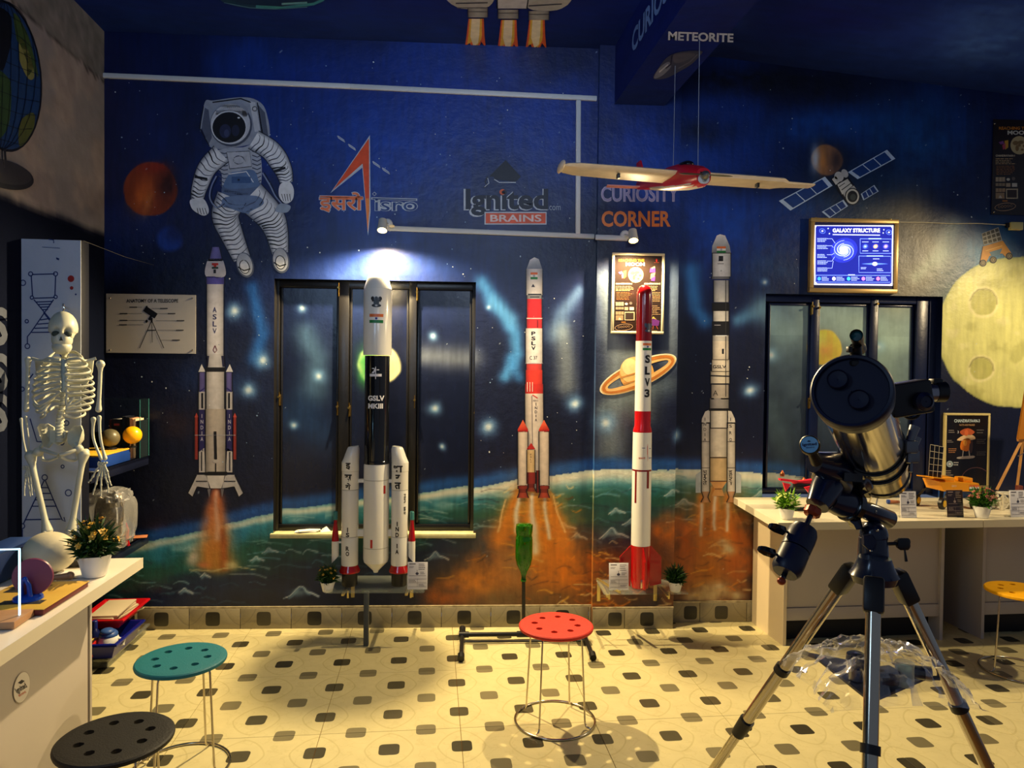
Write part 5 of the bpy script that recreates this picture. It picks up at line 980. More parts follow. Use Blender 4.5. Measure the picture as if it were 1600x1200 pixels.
for q in ((784, -56, -44), (761, 18, 34)): d = MB(); wrect(d, h(15), (0, 0), gy(q[0]), gy(735), q[1], q[2], (120, 10, 16)); d.build('red_mark', PRINT, t, vcol=True, smooth=0)
d = MB()
r = h(14.7); RR = (190, 60, 40); d.add([(r*math.sin(a)*1.01, -r*math.cos(a)*1.01, gy(y)) for a, y in ((.38, 691), (.42, 712), (.40, 722), (.34, 708), (.10, 714))], [(0, 1, 3, 4), (1, 2, 3)], lin(hx(*RR)))
wrap(d, 'इसरो', r, (0, 0), gy(714), .040, .014, -14, (200, 110, 80), .02); wrap(d, 'isro', r, (0, 0), gy(714), .030, .009, 46, (60, 80, 150), .02); wrect(d, r, (0, 0), gy(699), gy(698), -14, 4, (60, 80, 150)); wrect(d, r, (0, 0), gy(700), gy(699), 32, 50, (60, 80, 150)); d.build('logo', PRINT, t, vcol=True, smooth=0)
for an in (0, 90, 180, 270):
    q = Matrix.Rotation(R_(an), 3, 'Z'); b = MB(); b.prism([q @ Vector((x, -.003, z)) for x, z in ((h(14), gy(852)), (h(17), gy(853)), (h(33), gy(870)), (h(33.5), gy(912)), (h(15), gy(916)))], q @ Vector((0, 1, 0)), .006); b.build('fin', REDG, t)
b = MB(); b.box((0, -h(15.5), gy(908)), (.022, .006, .05), bev=.002); b.build('clamp', STEEL, t)
sl2 = hitY(938, 922, YS).x; sr2 = hitY(1066, 922, YS).x
glass_shelf('clear glass shelf on gold brackets holding the red-finned rocket on the pillar', sl2, sr2, base2.z, -.34, YP-.02, YP, [sl2+.02, sr2-.12])
b = MB(); x = sl2+.03; b.box((x+.02, -.2, base2.z+.004), (.01, .28, .012), rot=rot('Z', 18).to_3x3()); b.build('rail', BRASS, bpy.data.objects['glass_shelf.001'], world=True)
# placards
def placard(lab, px, py, y, w, hh, grp, dark=False, z=None, tilt=6, rz=0):
    o = hitY(px, py, y) if z is None else hitZ(px, py, z); t = thing('information_placard', lab, 'placard', o, rz, grp)
    R = Matrix.Rotation(R_(-tilt), 3, 'X'); b = MB(); b.box(R @ Vector((0, 0, hh/2)), (w, .004, hh), rot=R, bev=.001); b.build('acrylic_sheet', mat('acrylic_white', (226, 224, 228) if not dark else (40, 32, 34), .2) if not dark else mat('acrylic_dark', (46, 36, 38), .2), t)
    b = MB(); b.box((0, .02, .003), (w*.9, .05, .005), bev=.001); b.box(R @ Vector((0, .004, hh/2)), (w+.012, .003, hh+.008), rot=R); b.build('holder', ACR, t)
    P = Paint(lambda a, c, l: Vector(o)+Matrix.Rotation(rz, 3, 'Z') @ (R @ Vector((a*w, -.0025-l, (1-c)*hh))), step=.0003, base=.0004); k = (90, 84, 92) if not dark else (150, 130, 120)
    P.rect(-.42, .05, -.1, .085, k); P.greek(.05, .04, .42, .3, 4, k); P.greek(-.42, .14, -.1, .22, 2, k); P.line([(-.42, .5), (.42, .5)], .012, k); P.ell(-.02, .42, .08, .05, (70, 70, 90) if not dark else k, 12); P.line([(-.02, .28), (-.02, .42)], .02, k); P.greek(.14, .34, .42, .46, 2, k); P.line([(-.45, .62), (.45, .62)], .01, k); P.line([(-.45, .76), (.45, .76)], .01, k); P.line([(-.45, .9), (.45, .9)], .01, k); P.line([(.0, .62), (.0, .9)], .01, k); P.greek(-.42, .64, -.06, .74, 2, k); P.greek(.06, .8, .42, .88, 2, k)
    P.mb.v = P.mb.v; P.build('printing', PRINT, t); return t
GP = 'white information cards on the glass shelves'
placard('white printed card right of the tallest model rocket', 652, 921, -.30, .115, .155, GP); placard('white printed card left of the red-finned rocket on the pillar shelf', 967, 922, -.30, .115, .155, GP)

# ------------------------------------------------------------------ potted plants
def plant(lab, o, s, leaf, flower, seed, grp='small potted artificial plants', rim='wavy', nl=300, nf=16, fr=.012, dense=1.0):
    rs = random.Random(seed); t = thing('potted_plant', lab, 'plant', o, 0, grp)
    wav = (lambda an, z: 1+(.05*math.cos(an*7) if z > .05*s else 0)); b = MB(); b.lathe([(.0, .001), (.026*s, .0), (.029*s, .003*s), (.036*s, .032*s), (.042*s, .058*s), (.039*s, .058*s), (.035*s, .040*s), (.034*s, .045*s)], 28, rf=wav if rim else None, caps=False); b.build('pot', WHP, t)
    b = MB(); b.lathe([(.0, .046*s), (.036*s, .045*s)], 20, caps=False); b.ball((0, 0, .055*s), (.03*s, .03*s, .018*s), 12, 6); b.build('soil', mat('moss', (40, 46, 20), .9), t)
    b = MB()
    for i in range(int(nl*dense*1.6)):
        az = rs.uniform(0, 6.283); el = math.acos(rs.uniform(.0, 1)); L = s*rs.uniform(.060, .100)*(.56+.62*math.cos(el)); w = s*rs.uniform(.003, .0055); st = Vector((rs.uniform(-1, 1)*.020*s, rs.uniform(-1, 1)*.020*s, rs.uniform(.050, .09)*s))
        d = Vector((math.sin(el)*math.cos(az), math.sin(el)*math.sin(az), math.cos(el)*1.0)); k = d.cross(Vector((rs.uniform(-1, 1), rs.uniform(-1, 1), rs.uniform(-1, 1)))).normalized()
        f = rs.uniform(.25, .8); p0 = st+d*L*f*.6; p1 = st+d*L*(f*.6+.28); p2 = st+d*L*(f*.6+.62)+Vector((0, 0, -.008*s)); nrm = d.cross(k)*w*.35
        b.add([p0, p1+k*w, p1+nrm, p1-k*w, p2], [(0, 1, 2), (0, 2, 3), (1, 4, 2), (3, 2, 4)])
    b.build('foliage', leaf, t, kind='stuff', smooth=0)
    if flower:
        b = MB()
        for i in range(nf):
            az = rs.uniform(0, 6.283); el = rs.uniform(.2, 1.35); d = Vector((math.sin(el)*math.cos(az), math.sin(el)*math.sin(az), math.cos(el))); c = Vector((0, 0, .076*s))+d*s*rs.uniform(.050, .070)*(.8+.35*d.z)
            u = d.cross(Vector((.3, .2, 1))).normalized(); v = d.cross(u)
            for j in range(5): a = j*1.2566; p = u*math.cos(a)+v*math.sin(a); q = u*math.cos(a+.6)+v*math.sin(a+.6); r_ = u*math.cos(a-.6)+v*math.sin(a-.6); b.add([c, c+q*fr*.7*s+d*.003, c+p*fr*s+d*.005, c+r_*fr*.7*s+d*.003], [(0, 1, 2), (0, 2, 3)])
            b.ball(c+d*.004, fr*.3*s, 6, 4)
        b.build('flowers', flower, t, kind='stuff', smooth=0)
    return t
YEL = mat('yellow_petals', (224, 176, 60), .6, var=.3, vs_=50); PINK = mat('pink_petals', (196, 120, 100), .6, var=.4, vs_=50); LIM = mat('lime_leaves', (120, 176, 30), .5, var=.45, vs_=50); PALE = mat('pale_yellow_petals', (226, 232, 140), .6)
plant('white-potted plant with tiny yellow flowers left of the tallest model rocket', hitY(512, 924, -.26), .98, LEAFD, YEL, 11, nf=18, fr=.010)
plant('dark spiky plant in a white pot right of the red-finned rocket', hitY(1055, 924, -.26), 1.0, LEAFD, YEL, 12, nf=2, fr=.010, nl=380)

# papers on the window sill
for nm, lab, a, b, r_ in (('paper', 'small stack of papers lying on the left end of the window sill', 478, 831, .1), ('folded_paper', 'folded paper standing up on the window sill beside the papers', 508, 830, .5)):
    p = hitZ(a, b, W1[2]+.009); t = thing(nm, lab, 'paper', (p.x, max(-.012, min(p.y, .05)), W1[2]+.009), r_)
    if nm == 'paper':
        for k in range(3): m = MB(); m.box((.01*k, 0, .003+.004*k), (.13, .055, .003), rot=Matrix.Rotation(.15*k, 3, 'Z')); m.build('sheet', PAPER, t)
    else: m = MB(); m.prism([(-.03, -.02, 0), (.03, -.02, 0), (.01, 0, .028)], (0, 1, 0), .03); m.build('sheet', PAPER, t)
# ------------------------------------------------------------------ left side: painted column board, shelves, skeleton, desk
def S(o, a, b, c=0): return Vector(o)+dr*a+dd*b+up*c     # point in the side frame: right, deeper, up
def onP(P0, N): return lambda px, py, l: hitP(px, py, P0, N)+(-N if N.dot(P0-C0) > 0 else N)*l
Rdr = Matrix.Rotation(A, 3, 'Z')
cb = at(127, 375, 3.42); ca = at(20, 372, 3.42)
cw = (cb-ca).dot(dr); col0 = Vector((cb.x, cb.y, 0)); DNAW = mat('board_white', (176, 186, 206), .6, var=.1, bump=.1)
m = MB(); m.box(S(col0, -cw/2-.02, .04, cb.z/2), (cw+.04, .08, cb.z), rot=Rdr, bev=.003); cboard = m.build('trim_7', NAVY); cboard['kind'] = 'structure'; MAT_[cboard.name] = Matrix()
m = MB(); m.box(S(col0, -cw/2, -.002, cb.z/2), (cw-.002, .004, cb.z-.006), rot=Rdr); m.build('white_face', DNAW, cboard, world=True)
P = Paint(lambda px, py, l: hitP(px, py, S(col0, 0, -.004, 0), dd)-dd*l); NB = (22, 44, 110)
def cir(x, y, r, w=1.6, c=NB): P.ring(x, y, r, r, w, c, 18)
P.line([(50, 429), (86, 428)], 1.8, NB); P.line([(49, 431), (51, 463)], 1.8, NB); P.line([(87, 431), (86, 462)], 1.8, NB); P.line([(52, 466), (86, 465)], 1.8, NB)
for p in ((48, 428, 4), (87, 428, 4), (50, 465, 3.4), (87, 464, 3.4), (36, 442, 5), (42, 502, 3.4), (43, 541, 4.5), (98, 553, 5), (35, 608, 4), (98, 729, 3.2), (70, 746, 5), (107, 770, 5.6), (35, 822, 4.6), (35, 857, 3.6), (104, 661, 4.5), (97, 692, 4)): cir(*p)
P.line([(53, 468), (86, 508)], 1.8, NB); P.line([(84, 468), (48, 520), (43, 526), (43, 537)], 1.8, NB); P.line([(68, 488), (100, 530)], 1.8, NB)
for i in range(4): P.line([(56+i*3.6, 472+i*4), (83-i*2.6, 471+i*4.2)], 1.8, NB)
for i in range(4): P.line([(63-i*4.5, 500+i*6.5), (76+i*4, 498+i*7)], 1.8, NB)
P.line([(69, 751), (37, 818)], 1.8, NB); P.line([(71, 751), (97, 812), (102, 815), (100, 808)], 1.8, NB); P.line([(39, 812), (95, 811)], 1.8, NB); P.line([(35, 827), (35, 853)], 1.8, NB)
for y in (762, 771, 781, 791): P.line([(69-(y-751)*.48, y), (71+(y-751)*.42, y)], 1.6, NB)
P.line([(52, 584), (46, 592)], 2, NB); P.line([(47, 654), (58, 690), (92, 692)], 1.8, NB); P.line([(98, 640), (101, 658)], 1.8, NB)
P.ell(111, 435.5, 5.2, 5.2, (150, 24, 20)); P.ell(112, 450, 2.8, 2.8, (150, 24, 20)); P.ell(118.5, 460, 1.4, 1.4, NB); P.poly([(88, 402), (93, 404), (92, 407), (88, 405)], NB); P.line([(66, 386), (94, 388)], .8, NB); P.line([(76, 374), (84, 375), (84, 380)], 1.5, NB)
P.build('painted_helix', PAINT, cboard)
a_ = S(cb, 0, .02, 0); b_ = hitY(240, 414, -.01); m = MB(); m.tube([a_, a_.lerp(b_, .55)-Vector((0, 0, .01)), b_], .0012, 5); tag(m.build('string', mat('pale_string', (70, 70, 72), .8)), 'thin pale string running from the painted column to the mural wall', 'string')
# shelves between column and mural wall
SHELF = mat('navy_shelf', (14, 20, 44), .35, var=.2)
x_out = -((S(col0, 0, 0)-XLW).dot(dr)) ; 
def near(px, py, z): return hitZ(px, py, z)
def shelf(lab, zt):
    p = S(col0, 0, .082); L = (-.004-p.y)/dd.y; wl = (p-XLW).dot(dr)-.004; t = thing('wall_shelf', lab, 'shelf', S(p, -wl/2, L/2, zt-.055), A)
    for nm, c, s in (('board', (0, 0, .045), (wl, L-.03, .02)), ('front_lip', (wl/2-.01, 0, .0275), (.02, L-.03, .055)), ('cleat', (-wl/2+.015, 0, .02), (.03, L-.03, .035))):
        m = MB(); m.box(c, s, bev=.003); m.build(nm, SHELF, t)
    return p, L, wl
zs1 = 1.6-(713-574)*4.31/F; zs2 = 1.6-(835-574)*4.31/F
sp, sL, swl = shelf('upper dark navy shelf holding globe and books beside the painted column', zs1); shelf('lower dark navy shelf with the crinkled plastic bag', zs2)
def onshelf(z, fx, fy): return S(sp, -swl*fx, sL*fy, z)    # fx: 0 at the open edge, 1 at the wall; fy: 0 near, 1 far
# upper shelf: blue box, globe, ball, acrylic book case
def thingbox(name, lab, cat, o, rz, parts, group=None):
    t = thing(name, lab, cat, o, rz, group)
    for nm, c, s, mt, bv in parts: m = MB(); m.box(c, s, bev=bv); m.build(nm, mt, t)
    return t
BLUEB = mat('blue_card', (24, 60, 140), .4, var=.15); YELB = mat('yellow_card', (226, 176, 50), .4, var=.1)
zb0 = zs1+.001; o = onshelf(zb0, .50, .42); thingbox('flat_box', 'blue flat box with yellow top on the upper navy shelf under the globe', 'box', o, A, [('tray', (0, 0, .032), (.25, .36, .062), BLUEB, .003), ('lid', (0, 0, .067), (.252, .362, .008), YELB, .002)])
t = thing('pamphlet', 'thin white-edged pamphlet sticking out near the front of the upper navy shelf', 'booklet', onshelf(zb0, .22, .10), A); m = MB(); m.box((0, 0, .003), (.14, .10, .006), bev=.001); m.build('pages', PAPER, t); m = MB(); m.box((0, 0, .007), (.142, .102, .001)); m.build('cover', mat('blue_cover', (30, 50, 110), .4), t)
zt_ = zb0+.072; gc = at(172, 690, 3.93); ob = Vector((gc.x, gc.y, zt_)); t = thing('small_globe', 'small weathered olive globe on the blue box on the upper shelf', 'globe', ob)
rg = gc.z-zt_-.012; rg = max(.05, min(.085, rg)); m = MB(); m.ball((0, 0, rg+.012), rg, 28, 18); m.build('sphere', mat('globe_olive', (120, 112, 84), .35, var=.6, vs_=14), t); m = MB(); m.lathe([(.035, 0), (.034, .008), (.012, .016)], 20); m.build('base', BLKP, t)
gc = at(190, 688, 4.02); ob = Vector((gc.x+.06, gc.y, zt_)); t = thing('yellow_ball', 'bright yellow ball on a black stand beside the small globe', 'ball', ob); m = MB(); m.ball((0, 0, .07), .05, 24, 16); m.build('ball', mat('yellow_gloss', (250, 178, 14), .3), t); m = MB(); m.lathe([(.022, 0), (.022, .006), (.006, .01), (.006, .024), (.012, .03)], 16); m.build('stand', BLKP, t)
o = onshelf(zb0, .42, .86); t = thing('acrylic_case', 'clear acrylic book case standing at the far end of the upper shelf', 'display case', o, A); CW, CH = .24, .34
for c, s in (((CW/2, 0, CH/2), (.004, .13, CH)), ((0, -.065, CH/2), (CW, .004, CH)), ((0, 0, CH), (CW, .13, .004))): m = MB(); m.box(c, s); m.build('pane', mat('faint_acrylic', (60, 90, 90), .1, alpha=.03, spec=.1), t)
m = MB()
for y_ in (-.065, .065): m.box((CW/2, y_, CH/2), (.003, .003, CH))
m.build('bright_edge', mat('acrylic_edge', (60, 130, 130), .3), t)
rs = random.Random(4); x_ = -.05
for i, (w, hh, c, nm) in enumerate(((.012, .22, (60, 20, 24), 'dark red'), (.05, .225, (34, 34, 44), 'thick charcoal'), (.02, .24, (20, 24, 40), 'navy'), (.014, .235, (28, 26, 28), 'black'), (.016, .23, (200, 150, 116), 'tan'), (.012, .225, (240, 214, 180), 'cream'), (.018, .215, (22, 28, 36), 'dark slate'))):
    t = thing('book', nm+' covered book standing inside the acrylic case on the upper shelf', 'book', S(o, x_+w/2, 0, .001), A, 'books in the acrylic case')
    m = MB(); m.box((0, .0, hh/2), (w*.8, .11, hh*.97)); m.build('pages', PAPER, t); cm = mat('cover_%d' % i, c, .35)
    m = MB(); m.box((-w/2+.0008, 0, hh/2), (.0016, .118, hh)); m.box((w/2-.0008, 0, hh/2), (.0016, .118, hh)); m.box((0, -.0585, hh/2), (w, .0016, hh)); m.build('cover', cm, t)
    if i == 1:
        m = MB(); m.box((0, -.0597, hh*.86), (.03, .0006, .012)); m.build('printed_label', mat('label_red', (170, 60, 60), .4), t)
    if i == 4: m = MB(); m.box((0, -.0597, hh*.5), (w, .0006, .03)); m.build('spine_band', REDG, t)
    x_ += w+.004
# lower shelf: crinkled bag with kit, card and blue box
def crumple(mb, c, sz, n=18, amp=.02, seed=1, rot_=None):
    rs = random.Random(seed); from mathutils import noise; rot_ = rot_ or Matrix.Identity(3); off = Vector((seed*3.1, seed*1.7, 0)); c = Vector(c)
    def fn(d): q = d*2.6+off; return 1+amp*(noise.ridged_multi_fractal(q, .6, 2.2, 4, 1.0, 2.0)-1.1)
    vs = []; fs = []; rings = n
    for i in range(rings+1):
        th = math.pi*i/rings
        for k in range(n*2):
            ph = math.pi*k/n; d = Vector((math.sin(th)*math.cos(ph), math.sin(th)*math.sin(ph), -math.cos(th))); f = fn(d)
            e = lambda v: math.copysign(abs(v)**.55, v); vs.append(c+rot_ @ Vector((e(d.x)*sz[0]*f, e(d.y)*sz[1]*f, e(d.z)*sz[2]*f)))
    for i in range(rings):
        for k in range(n*2): fs.append((i*2*n+k, i*2*n+(k+1) % (2*n), (i+1)*2*n+(k+1) % (2*n), (i+1)*2*n+k))
    mb.add(vs, fs); return mb
FILM = film_mat('clear_film', (.9, .9, .92), .42); SILV = mat('silver_foil', (190, 180, 160), .25, .9, bump=.4, bs=60)
zb2 = zs2+.001; o = onshelf(zb2, .30, .52); t = thing('plastic_bag', 'tall crinkled clear plastic bag of parts on the lower navy shelf', 'bag', o, A)
m = MB(); crumple(m, (0, 0, .165), (.115, .13, .16), 20, .10, 3); m.build('film', FILM, t, smooth=25)
m = MB(); crumple(m, (.02, -.03, .16), (.07, .02, .13), 12, .22, 5); m.build('foil_wrap', SILV, t, smooth=20)
m = MB(); m.box((.05, .04, .07), (.03, .03, .14), bev=.004); m.box((.04, .03, .16), (.09, .05, .03), bev=.004); m.build('metal_part', BLKP, t)
m = MB(); m.tube([(.085, .0, .14), (.10, .0, .10), (.09, .01, .06), (.10, .01, .01)], .009, 8); m.build('red_cable', REDG, t)
thingbox('flat_box', 'thin blue box lying at the near end of the lower navy shelf', 'box', onshelf(zb2, .35, .13), A, [('tray', (0, 0, .02), (.2, .13, .04), BLUEB, .002), ('lid', (0, 0, .043), (.202, .132, .006), mat('pale_lid', (190, 186, 180), .5), .001)])
t = thing('card', 'small orange card lying beside the plastic bag on the lower shelf', 'card', onshelf(zb2, .10, .86), A+.3); m = MB(); m.box((0, 0, .002), (.10, .07, .004), bev=.001); m.build('sheet', mat('orange_card', (190, 120, 80), .5), t)
# ------------------------------------------------------------------ skeleton
ZK = 3.24; ks = ZK/F
def K(px, py, dz=0): return at(px, py, ZK+dz)
sk = thing('skeleton_model', 'plastic human skeleton model hanging in front of the painted white column', 'skeleton', Vector((K(95, 700).x, K(95, 700).y, K(95, 905).z)))
def bone(name, pts, r, e0=1.7, e1=1.7, par=None, seg=10):
    P_ = [Vector(p) for p in spline([tuple(p) for p in pts], 5)]; n = len(P_); rr = []
    for i in range(n):
        t = i/(n-1); rr.append(r*(1+(e0-1)*math.exp(-(t/.09)**2)+(e1-1)*math.exp(-((1-t)/.09)**2)))
    m = MB(); m.tube(P_, rr, seg); m.ball(P_[0], r*e0*.98, 10, 6); m.ball(P_[-1], r*e1*.98, 10, 6); return m.build(name, BONE, par or sk, world=True, smooth=60)
# skull
sc = K(99, 516); hw, hd, hh = 20*ks, 23*ks, 27*ks; RS = rot('Z', 24).to_3x3()
def skullfn(d):
    f = 1.0
    face = max(0, -d.y)
    def g(x, z, s): return math.exp(-(((d.x-x)/s)**2+((d.z-z)/s)**2))*(1 if d.y < 0 else 0)
    f -= .34*g(-.40, -.22, .20)+.34*g(.34, -.22, .20); f -= .22*g(-.03, -.50, .11); f += .07*g(-.03, -.30, .10)
    f += .10*g(-.62, -.48, .16)+.10*g(.58, -.48, .16); f += .05*g(0, .05, .5)
    if d.z < -.35: f *= 1-.10*(-.35-d.z)
    if d.z < -.45 and d.y > -.2: f *= .88
    return f*(1-.10*abs(d.x)**2*(1 if d.z < -.3 else 0))
m = MB(); m.ball(sc+up*3*ks, (hw, hd, hh*.98), 56, 40, fn=skullfn, rot=RS); m.ball(sc+RS @ Vector((-1*ks, -hd*.30, -15*ks)), (14.5*ks, 17*ks, 15*ks), 36, 22, rot=RS, fn=lambda d: 1-.14*math.exp(-((d.x/.25)**2+((d.z-.1)/.3)**2))*(d.y < 0)); skull = m.build('skull', BONE, sk, world=True, smooth=80)
m = MB(); m.blend = None
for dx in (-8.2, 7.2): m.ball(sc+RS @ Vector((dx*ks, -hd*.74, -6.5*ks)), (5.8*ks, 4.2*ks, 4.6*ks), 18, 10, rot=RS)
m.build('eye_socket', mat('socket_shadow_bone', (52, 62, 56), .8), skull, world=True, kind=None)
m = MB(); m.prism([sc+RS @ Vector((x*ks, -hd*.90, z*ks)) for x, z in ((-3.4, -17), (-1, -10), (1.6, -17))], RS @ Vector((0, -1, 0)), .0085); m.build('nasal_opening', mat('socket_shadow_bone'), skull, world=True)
jc = sc+RS @ Vector((-1*ks, -hd*.28, -26*ks)); m = MB(); m.ball(jc, (13.2*ks, 16*ks, 11.5*ks), 32, 18, fn=lambda d: (1.05 if d.y < 0 else .62)*(1-.25*max(0, d.z)**2), rot=RS); m.build('jaw', BONE, sk, world=True, smooth=80)
m = MB()
for i in range(9): a = R_(-90+(i-4)*17); m.box(jc+RS @ Vector((11.4*ks*math.cos(a), 15.4*ks*math.sin(a), 9*ks)), (3*ks, 2*ks, 4.4*ks), rot=RS @ Matrix.Rotation(a+R_(90), 3, 'Z'), bev=.0015)
m.build('teeth', mat('teeth_ivory', (216, 210, 188), .35), skull, world=True, kind='stuff')
m = MB(); m.tube([sc+up*hh, sc+up*(hh+.012), sc+up*(hh+.02)+Vector((.006, 0, 0)), sc+up*(hh+.03)], .003, 8); hk = sc+up*(hh+.028); m.build('eye_bolt', STEEL, sk, world=True)
bk = S(col0, 0, -.002, 0); pw = hitP(99, 478, S(col0, 0, 0), dd); m = MB(); m.tube([hk, hk+up*.012, Vector((pw.x, pw.y+.0, hk.z+.018))], .004, 8); m.build('hook', STEEL, sk, world=True)
# spine
spn = [K(100, 548, .03), K(101, 580, .05), K(100, 620, .05), K(93, 660, .03), K(93, 690, .02)]
sp_ = spline([tuple(p) for p in spn], 6)
for i in range(len(sp_)-1):
    p = Vector(sp_[i]).lerp(Vector(sp_[i+1]), .5); k = .0105+.008*i/len(sp_); m = MB(); m.lathe([(k*.8, -.010), (k*1.05, -.008), (k*.85, 0), (k*1.05, .008), (k*.8, .010)], 14, p); m.box(p+Vector((0, .02, 0)), (.008, .03, .01), bev=.002); m.build('vertebra', BONE, sk, world=True, smooth=60)
m = MB()
for i in range(len(sp_)-1): p = Vector(sp_[i]); m.lathe([(.014, -.002), (.014, .002)], 12, p)
m.build('spinal_discs', mat('disc_bone', (150, 150, 120), .6), sk, world=True, kind='stuff')
# sternum, ribs, clavicles, scapulae
st = [K(100, 562, -.055), K(100, 600, -.075), K(99, 612, -.075)]; m = MB(); m.tube(spline([tuple(p) for p in st], 5), [.012]*4+[.010]*7, 8, flat=1); m.build('sternum', mat('cartilage_bone', (150, 164, 158), .5), sk, world=True)
for i in range(10):
    y0 = 558+i*9.6; wv = [26, 33, 38, 41, 43, 44, 44, 42, 38, 30][i]*ks; back = K(99, y0-6, .06)
    for sx in (-1, 1):
        cx = K(100, y0+3, 0); dp = .082 if i > 1 else .06
        if i < 7: fx, fy = K(100+sx*5, min(566+i*7.6, 612), -.068), 0
        else: fx = K(100+sx*(9+(i-6)*6.5), 612+(i-6)*8.5, -.06)
        pts = [back, back+Vector((sx*wv*.55, .02, .006)), Vector((cx.x+sx*wv, cx.y+.01, K(100, y0+2).z)), Vector((cx.x+sx*wv*.86, cx.y-dp*.55, K(100, y0+7).z)), Vector((cx.x+sx*wv*.45, cx.y-dp*.95, K(100, (y0+9)*.5+.5*(614 if i < 6 else 640)if i > 5 else y0+7).z)), fx]
        if sx > 0 and i > 7: pts = pts[:-1]
        m = MB(); m.tube(spline([tuple(p) for p in pts], 5), .0052, 6, flat=1.25); m.build('rib', BONE, sk, world=True, smooth=80)
for sx in (-1, 1): m = MB(); m.tube(spline([tuple(K(100+sx*6, 562, -.05)), tuple(K(100+sx*24, 560, -.055)), tuple(K(100+sx*34, 564, -.02)), tuple(K(100+sx*50, 560, .0))], 6), .0068, 8); m.build('clavicle', BONE, sk, world=True, smooth=80)
for sx in (-1, 1): m = MB(); m.prism([K(100+sx*x, y, .075) for x, y in ((22, 566), (46, 562), (44, 580), (34, 606), (28, 600))], (0, 1, 0), .006); m.build('shoulder_blade', BONE, sk, world=True)
# arms
bone('humerus', [K(157, 569, -.01), K(156, 600, -.01), K(154, 640, -.01)], .0085, 2.3, 1.6); bone('humerus', [K(44, 562, .0), K(43, 600, .0), K(41, 640, .0)], .0080, 1.8, 1.5)
bone('ulna', [K(146, 655, -.01), K(146, 685), K(158, 717, -.02)], .006, 1.9, 1.2); bone('radius', [K(155, 652, -.02), K(157, 685, -.03), K(164, 716, -.03)], .0062, 1.6, 1.7)
bone('ulna', [K(33, 655, .02), K(36, 685, .02), K(40, 705, .02)], .0045, 1.6, 1.2); bone('radius', [K(40, 652, .0), K(44, 685, .0), K(44, 706, .0)], .0045, 1.6, 1.2)
def hand(wr, tips, th=None):
    m = MB(); 
    for k in range(7): m.ball(wr+Vector(((k % 4-1.5)*.011, -.004, -.006-.009*(k//4))), (.0068, .006, .006), 8, 6)
    hd_ = m.build('wrist', BONE, sk, world=True, kind='stuff')
    for (a, b, c, d) in tips:
        P_ = [wr.lerp(a, .2), a, b, c, d]
        for j in range(4):
            p, q = P_[j], P_[j+1]; u = (q-p)*.04; m = MB(); n = 7; r = (.0042, .0036, .003, .0026)[j]
            m.tube([p+u+(q-p)*.92*i/(n-1) for i in range(n)], [r*(1+.5*abs(2*i/(n-1)-1)**3) for i in range(n)], 8); m.build('finger_bone', BONE, hd_, world=True, smooth=80)
w = K(161, 721, -.03)
hand(w, [tuple(K(x, y, -.03) for x, y in q) for q in (((150, 735), (145, 745), (141, 751), (138, 754)), ((153, 744), (150, 757), (147, 766), (145, 773)), ((158, 746), (158, 759), (158, 768), (158, 775)), ((164, 744), (168, 755), (169, 763), (169, 770)), ((168, 738), (170, 747), (172, 754), (174, 759)))])
w = K(44, 727, -.0)
hand(w, [tuple(K(x, y, 0) for x, y in q) for q in (((40, 742), (39, 752), (38, 762), (38, 775)), ((43, 744), (44, 756), (46, 766), (47, 776)), ((47, 744), (48, 755), (49, 764), (50, 774)), ((50, 742), (52, 752), (53, 760), (54, 768)), ((42, 738), (40, 746), (39, 752), (39, 757)))])
# pelvis
def blade(sx, pts, dz):
    n = len(pts); c = K(100+sx*26, 688, .03); m = MB(); outer = [K(100+sx*x, y, z) for x, y, z in pts]
    inner = [c.lerp(o, .45)+Vector((0, .015, 0)) for o in outer]; cc = c+Vector((0, .02, 0)); th = Vector((0, .009, 0))
    vs = outer+inner+[cc]; fs = [(i, (i+1) % n, n+(i+1) % n, n+i) for i in range(n)]+[(n+i, n+(i+1) % n, 2*n) for i in range(n)]; N = len(vs)
    m.add(vs+[v+th for v in vs], fs+[tuple(N+k for k in f) for f in fs]+[(i, (i+1) % n, N+(i+1) % n, N+i) for i in range(n)]); return m.build('pelvis_blade', BONE, sk, world=True, smooth=70)
blade(1, [(6, 676, .05), (14, 666, .03), (26, 665, 0), (29, 672, -.02), (26, 682, -.03), (22, 696, -.02), (14, 700, .0), (6, 692, .04)], 0)
blade(-1, [(16, 668, .05), (26, 662, .03), (38, 662, 0), (42, 668, -.02), (38, 680, -.03), (32, 698, -.02), (24, 700, .0), (16, 690, .04)], 0)
for sx in (-1, 1):
    m = MB(); m.tube(spline([tuple(K(100+sx*x-7, y, z)) for x, y, z in ((24, 692, 0), (32, 702, 0), (24, 704, -.03), (12, 708, -.05), (1, 711, -.055))], 5), [.009]*26, 8); m.build('pubic_bone', BONE, sk, world=True, smooth=80)
    m = MB(); m.tube(spline([tuple(K(100+sx*x-7, y, z)) for x, y, z in ((28, 708, 0), (26, 718, .0), (15, 719, -.03), (2, 714, -.055))], 5), [.0065]*16, 8); m.build('ischium', BONE, sk, world=True, smooth=80)
m = MB(); m.prism([K(x, y, .03) for x, y in ((78, 672), (103, 674), (100, 690), (90, 696), (78, 690))], (0, 1, 0), .018); m.build('sacrum', BONE, sk, world=True)
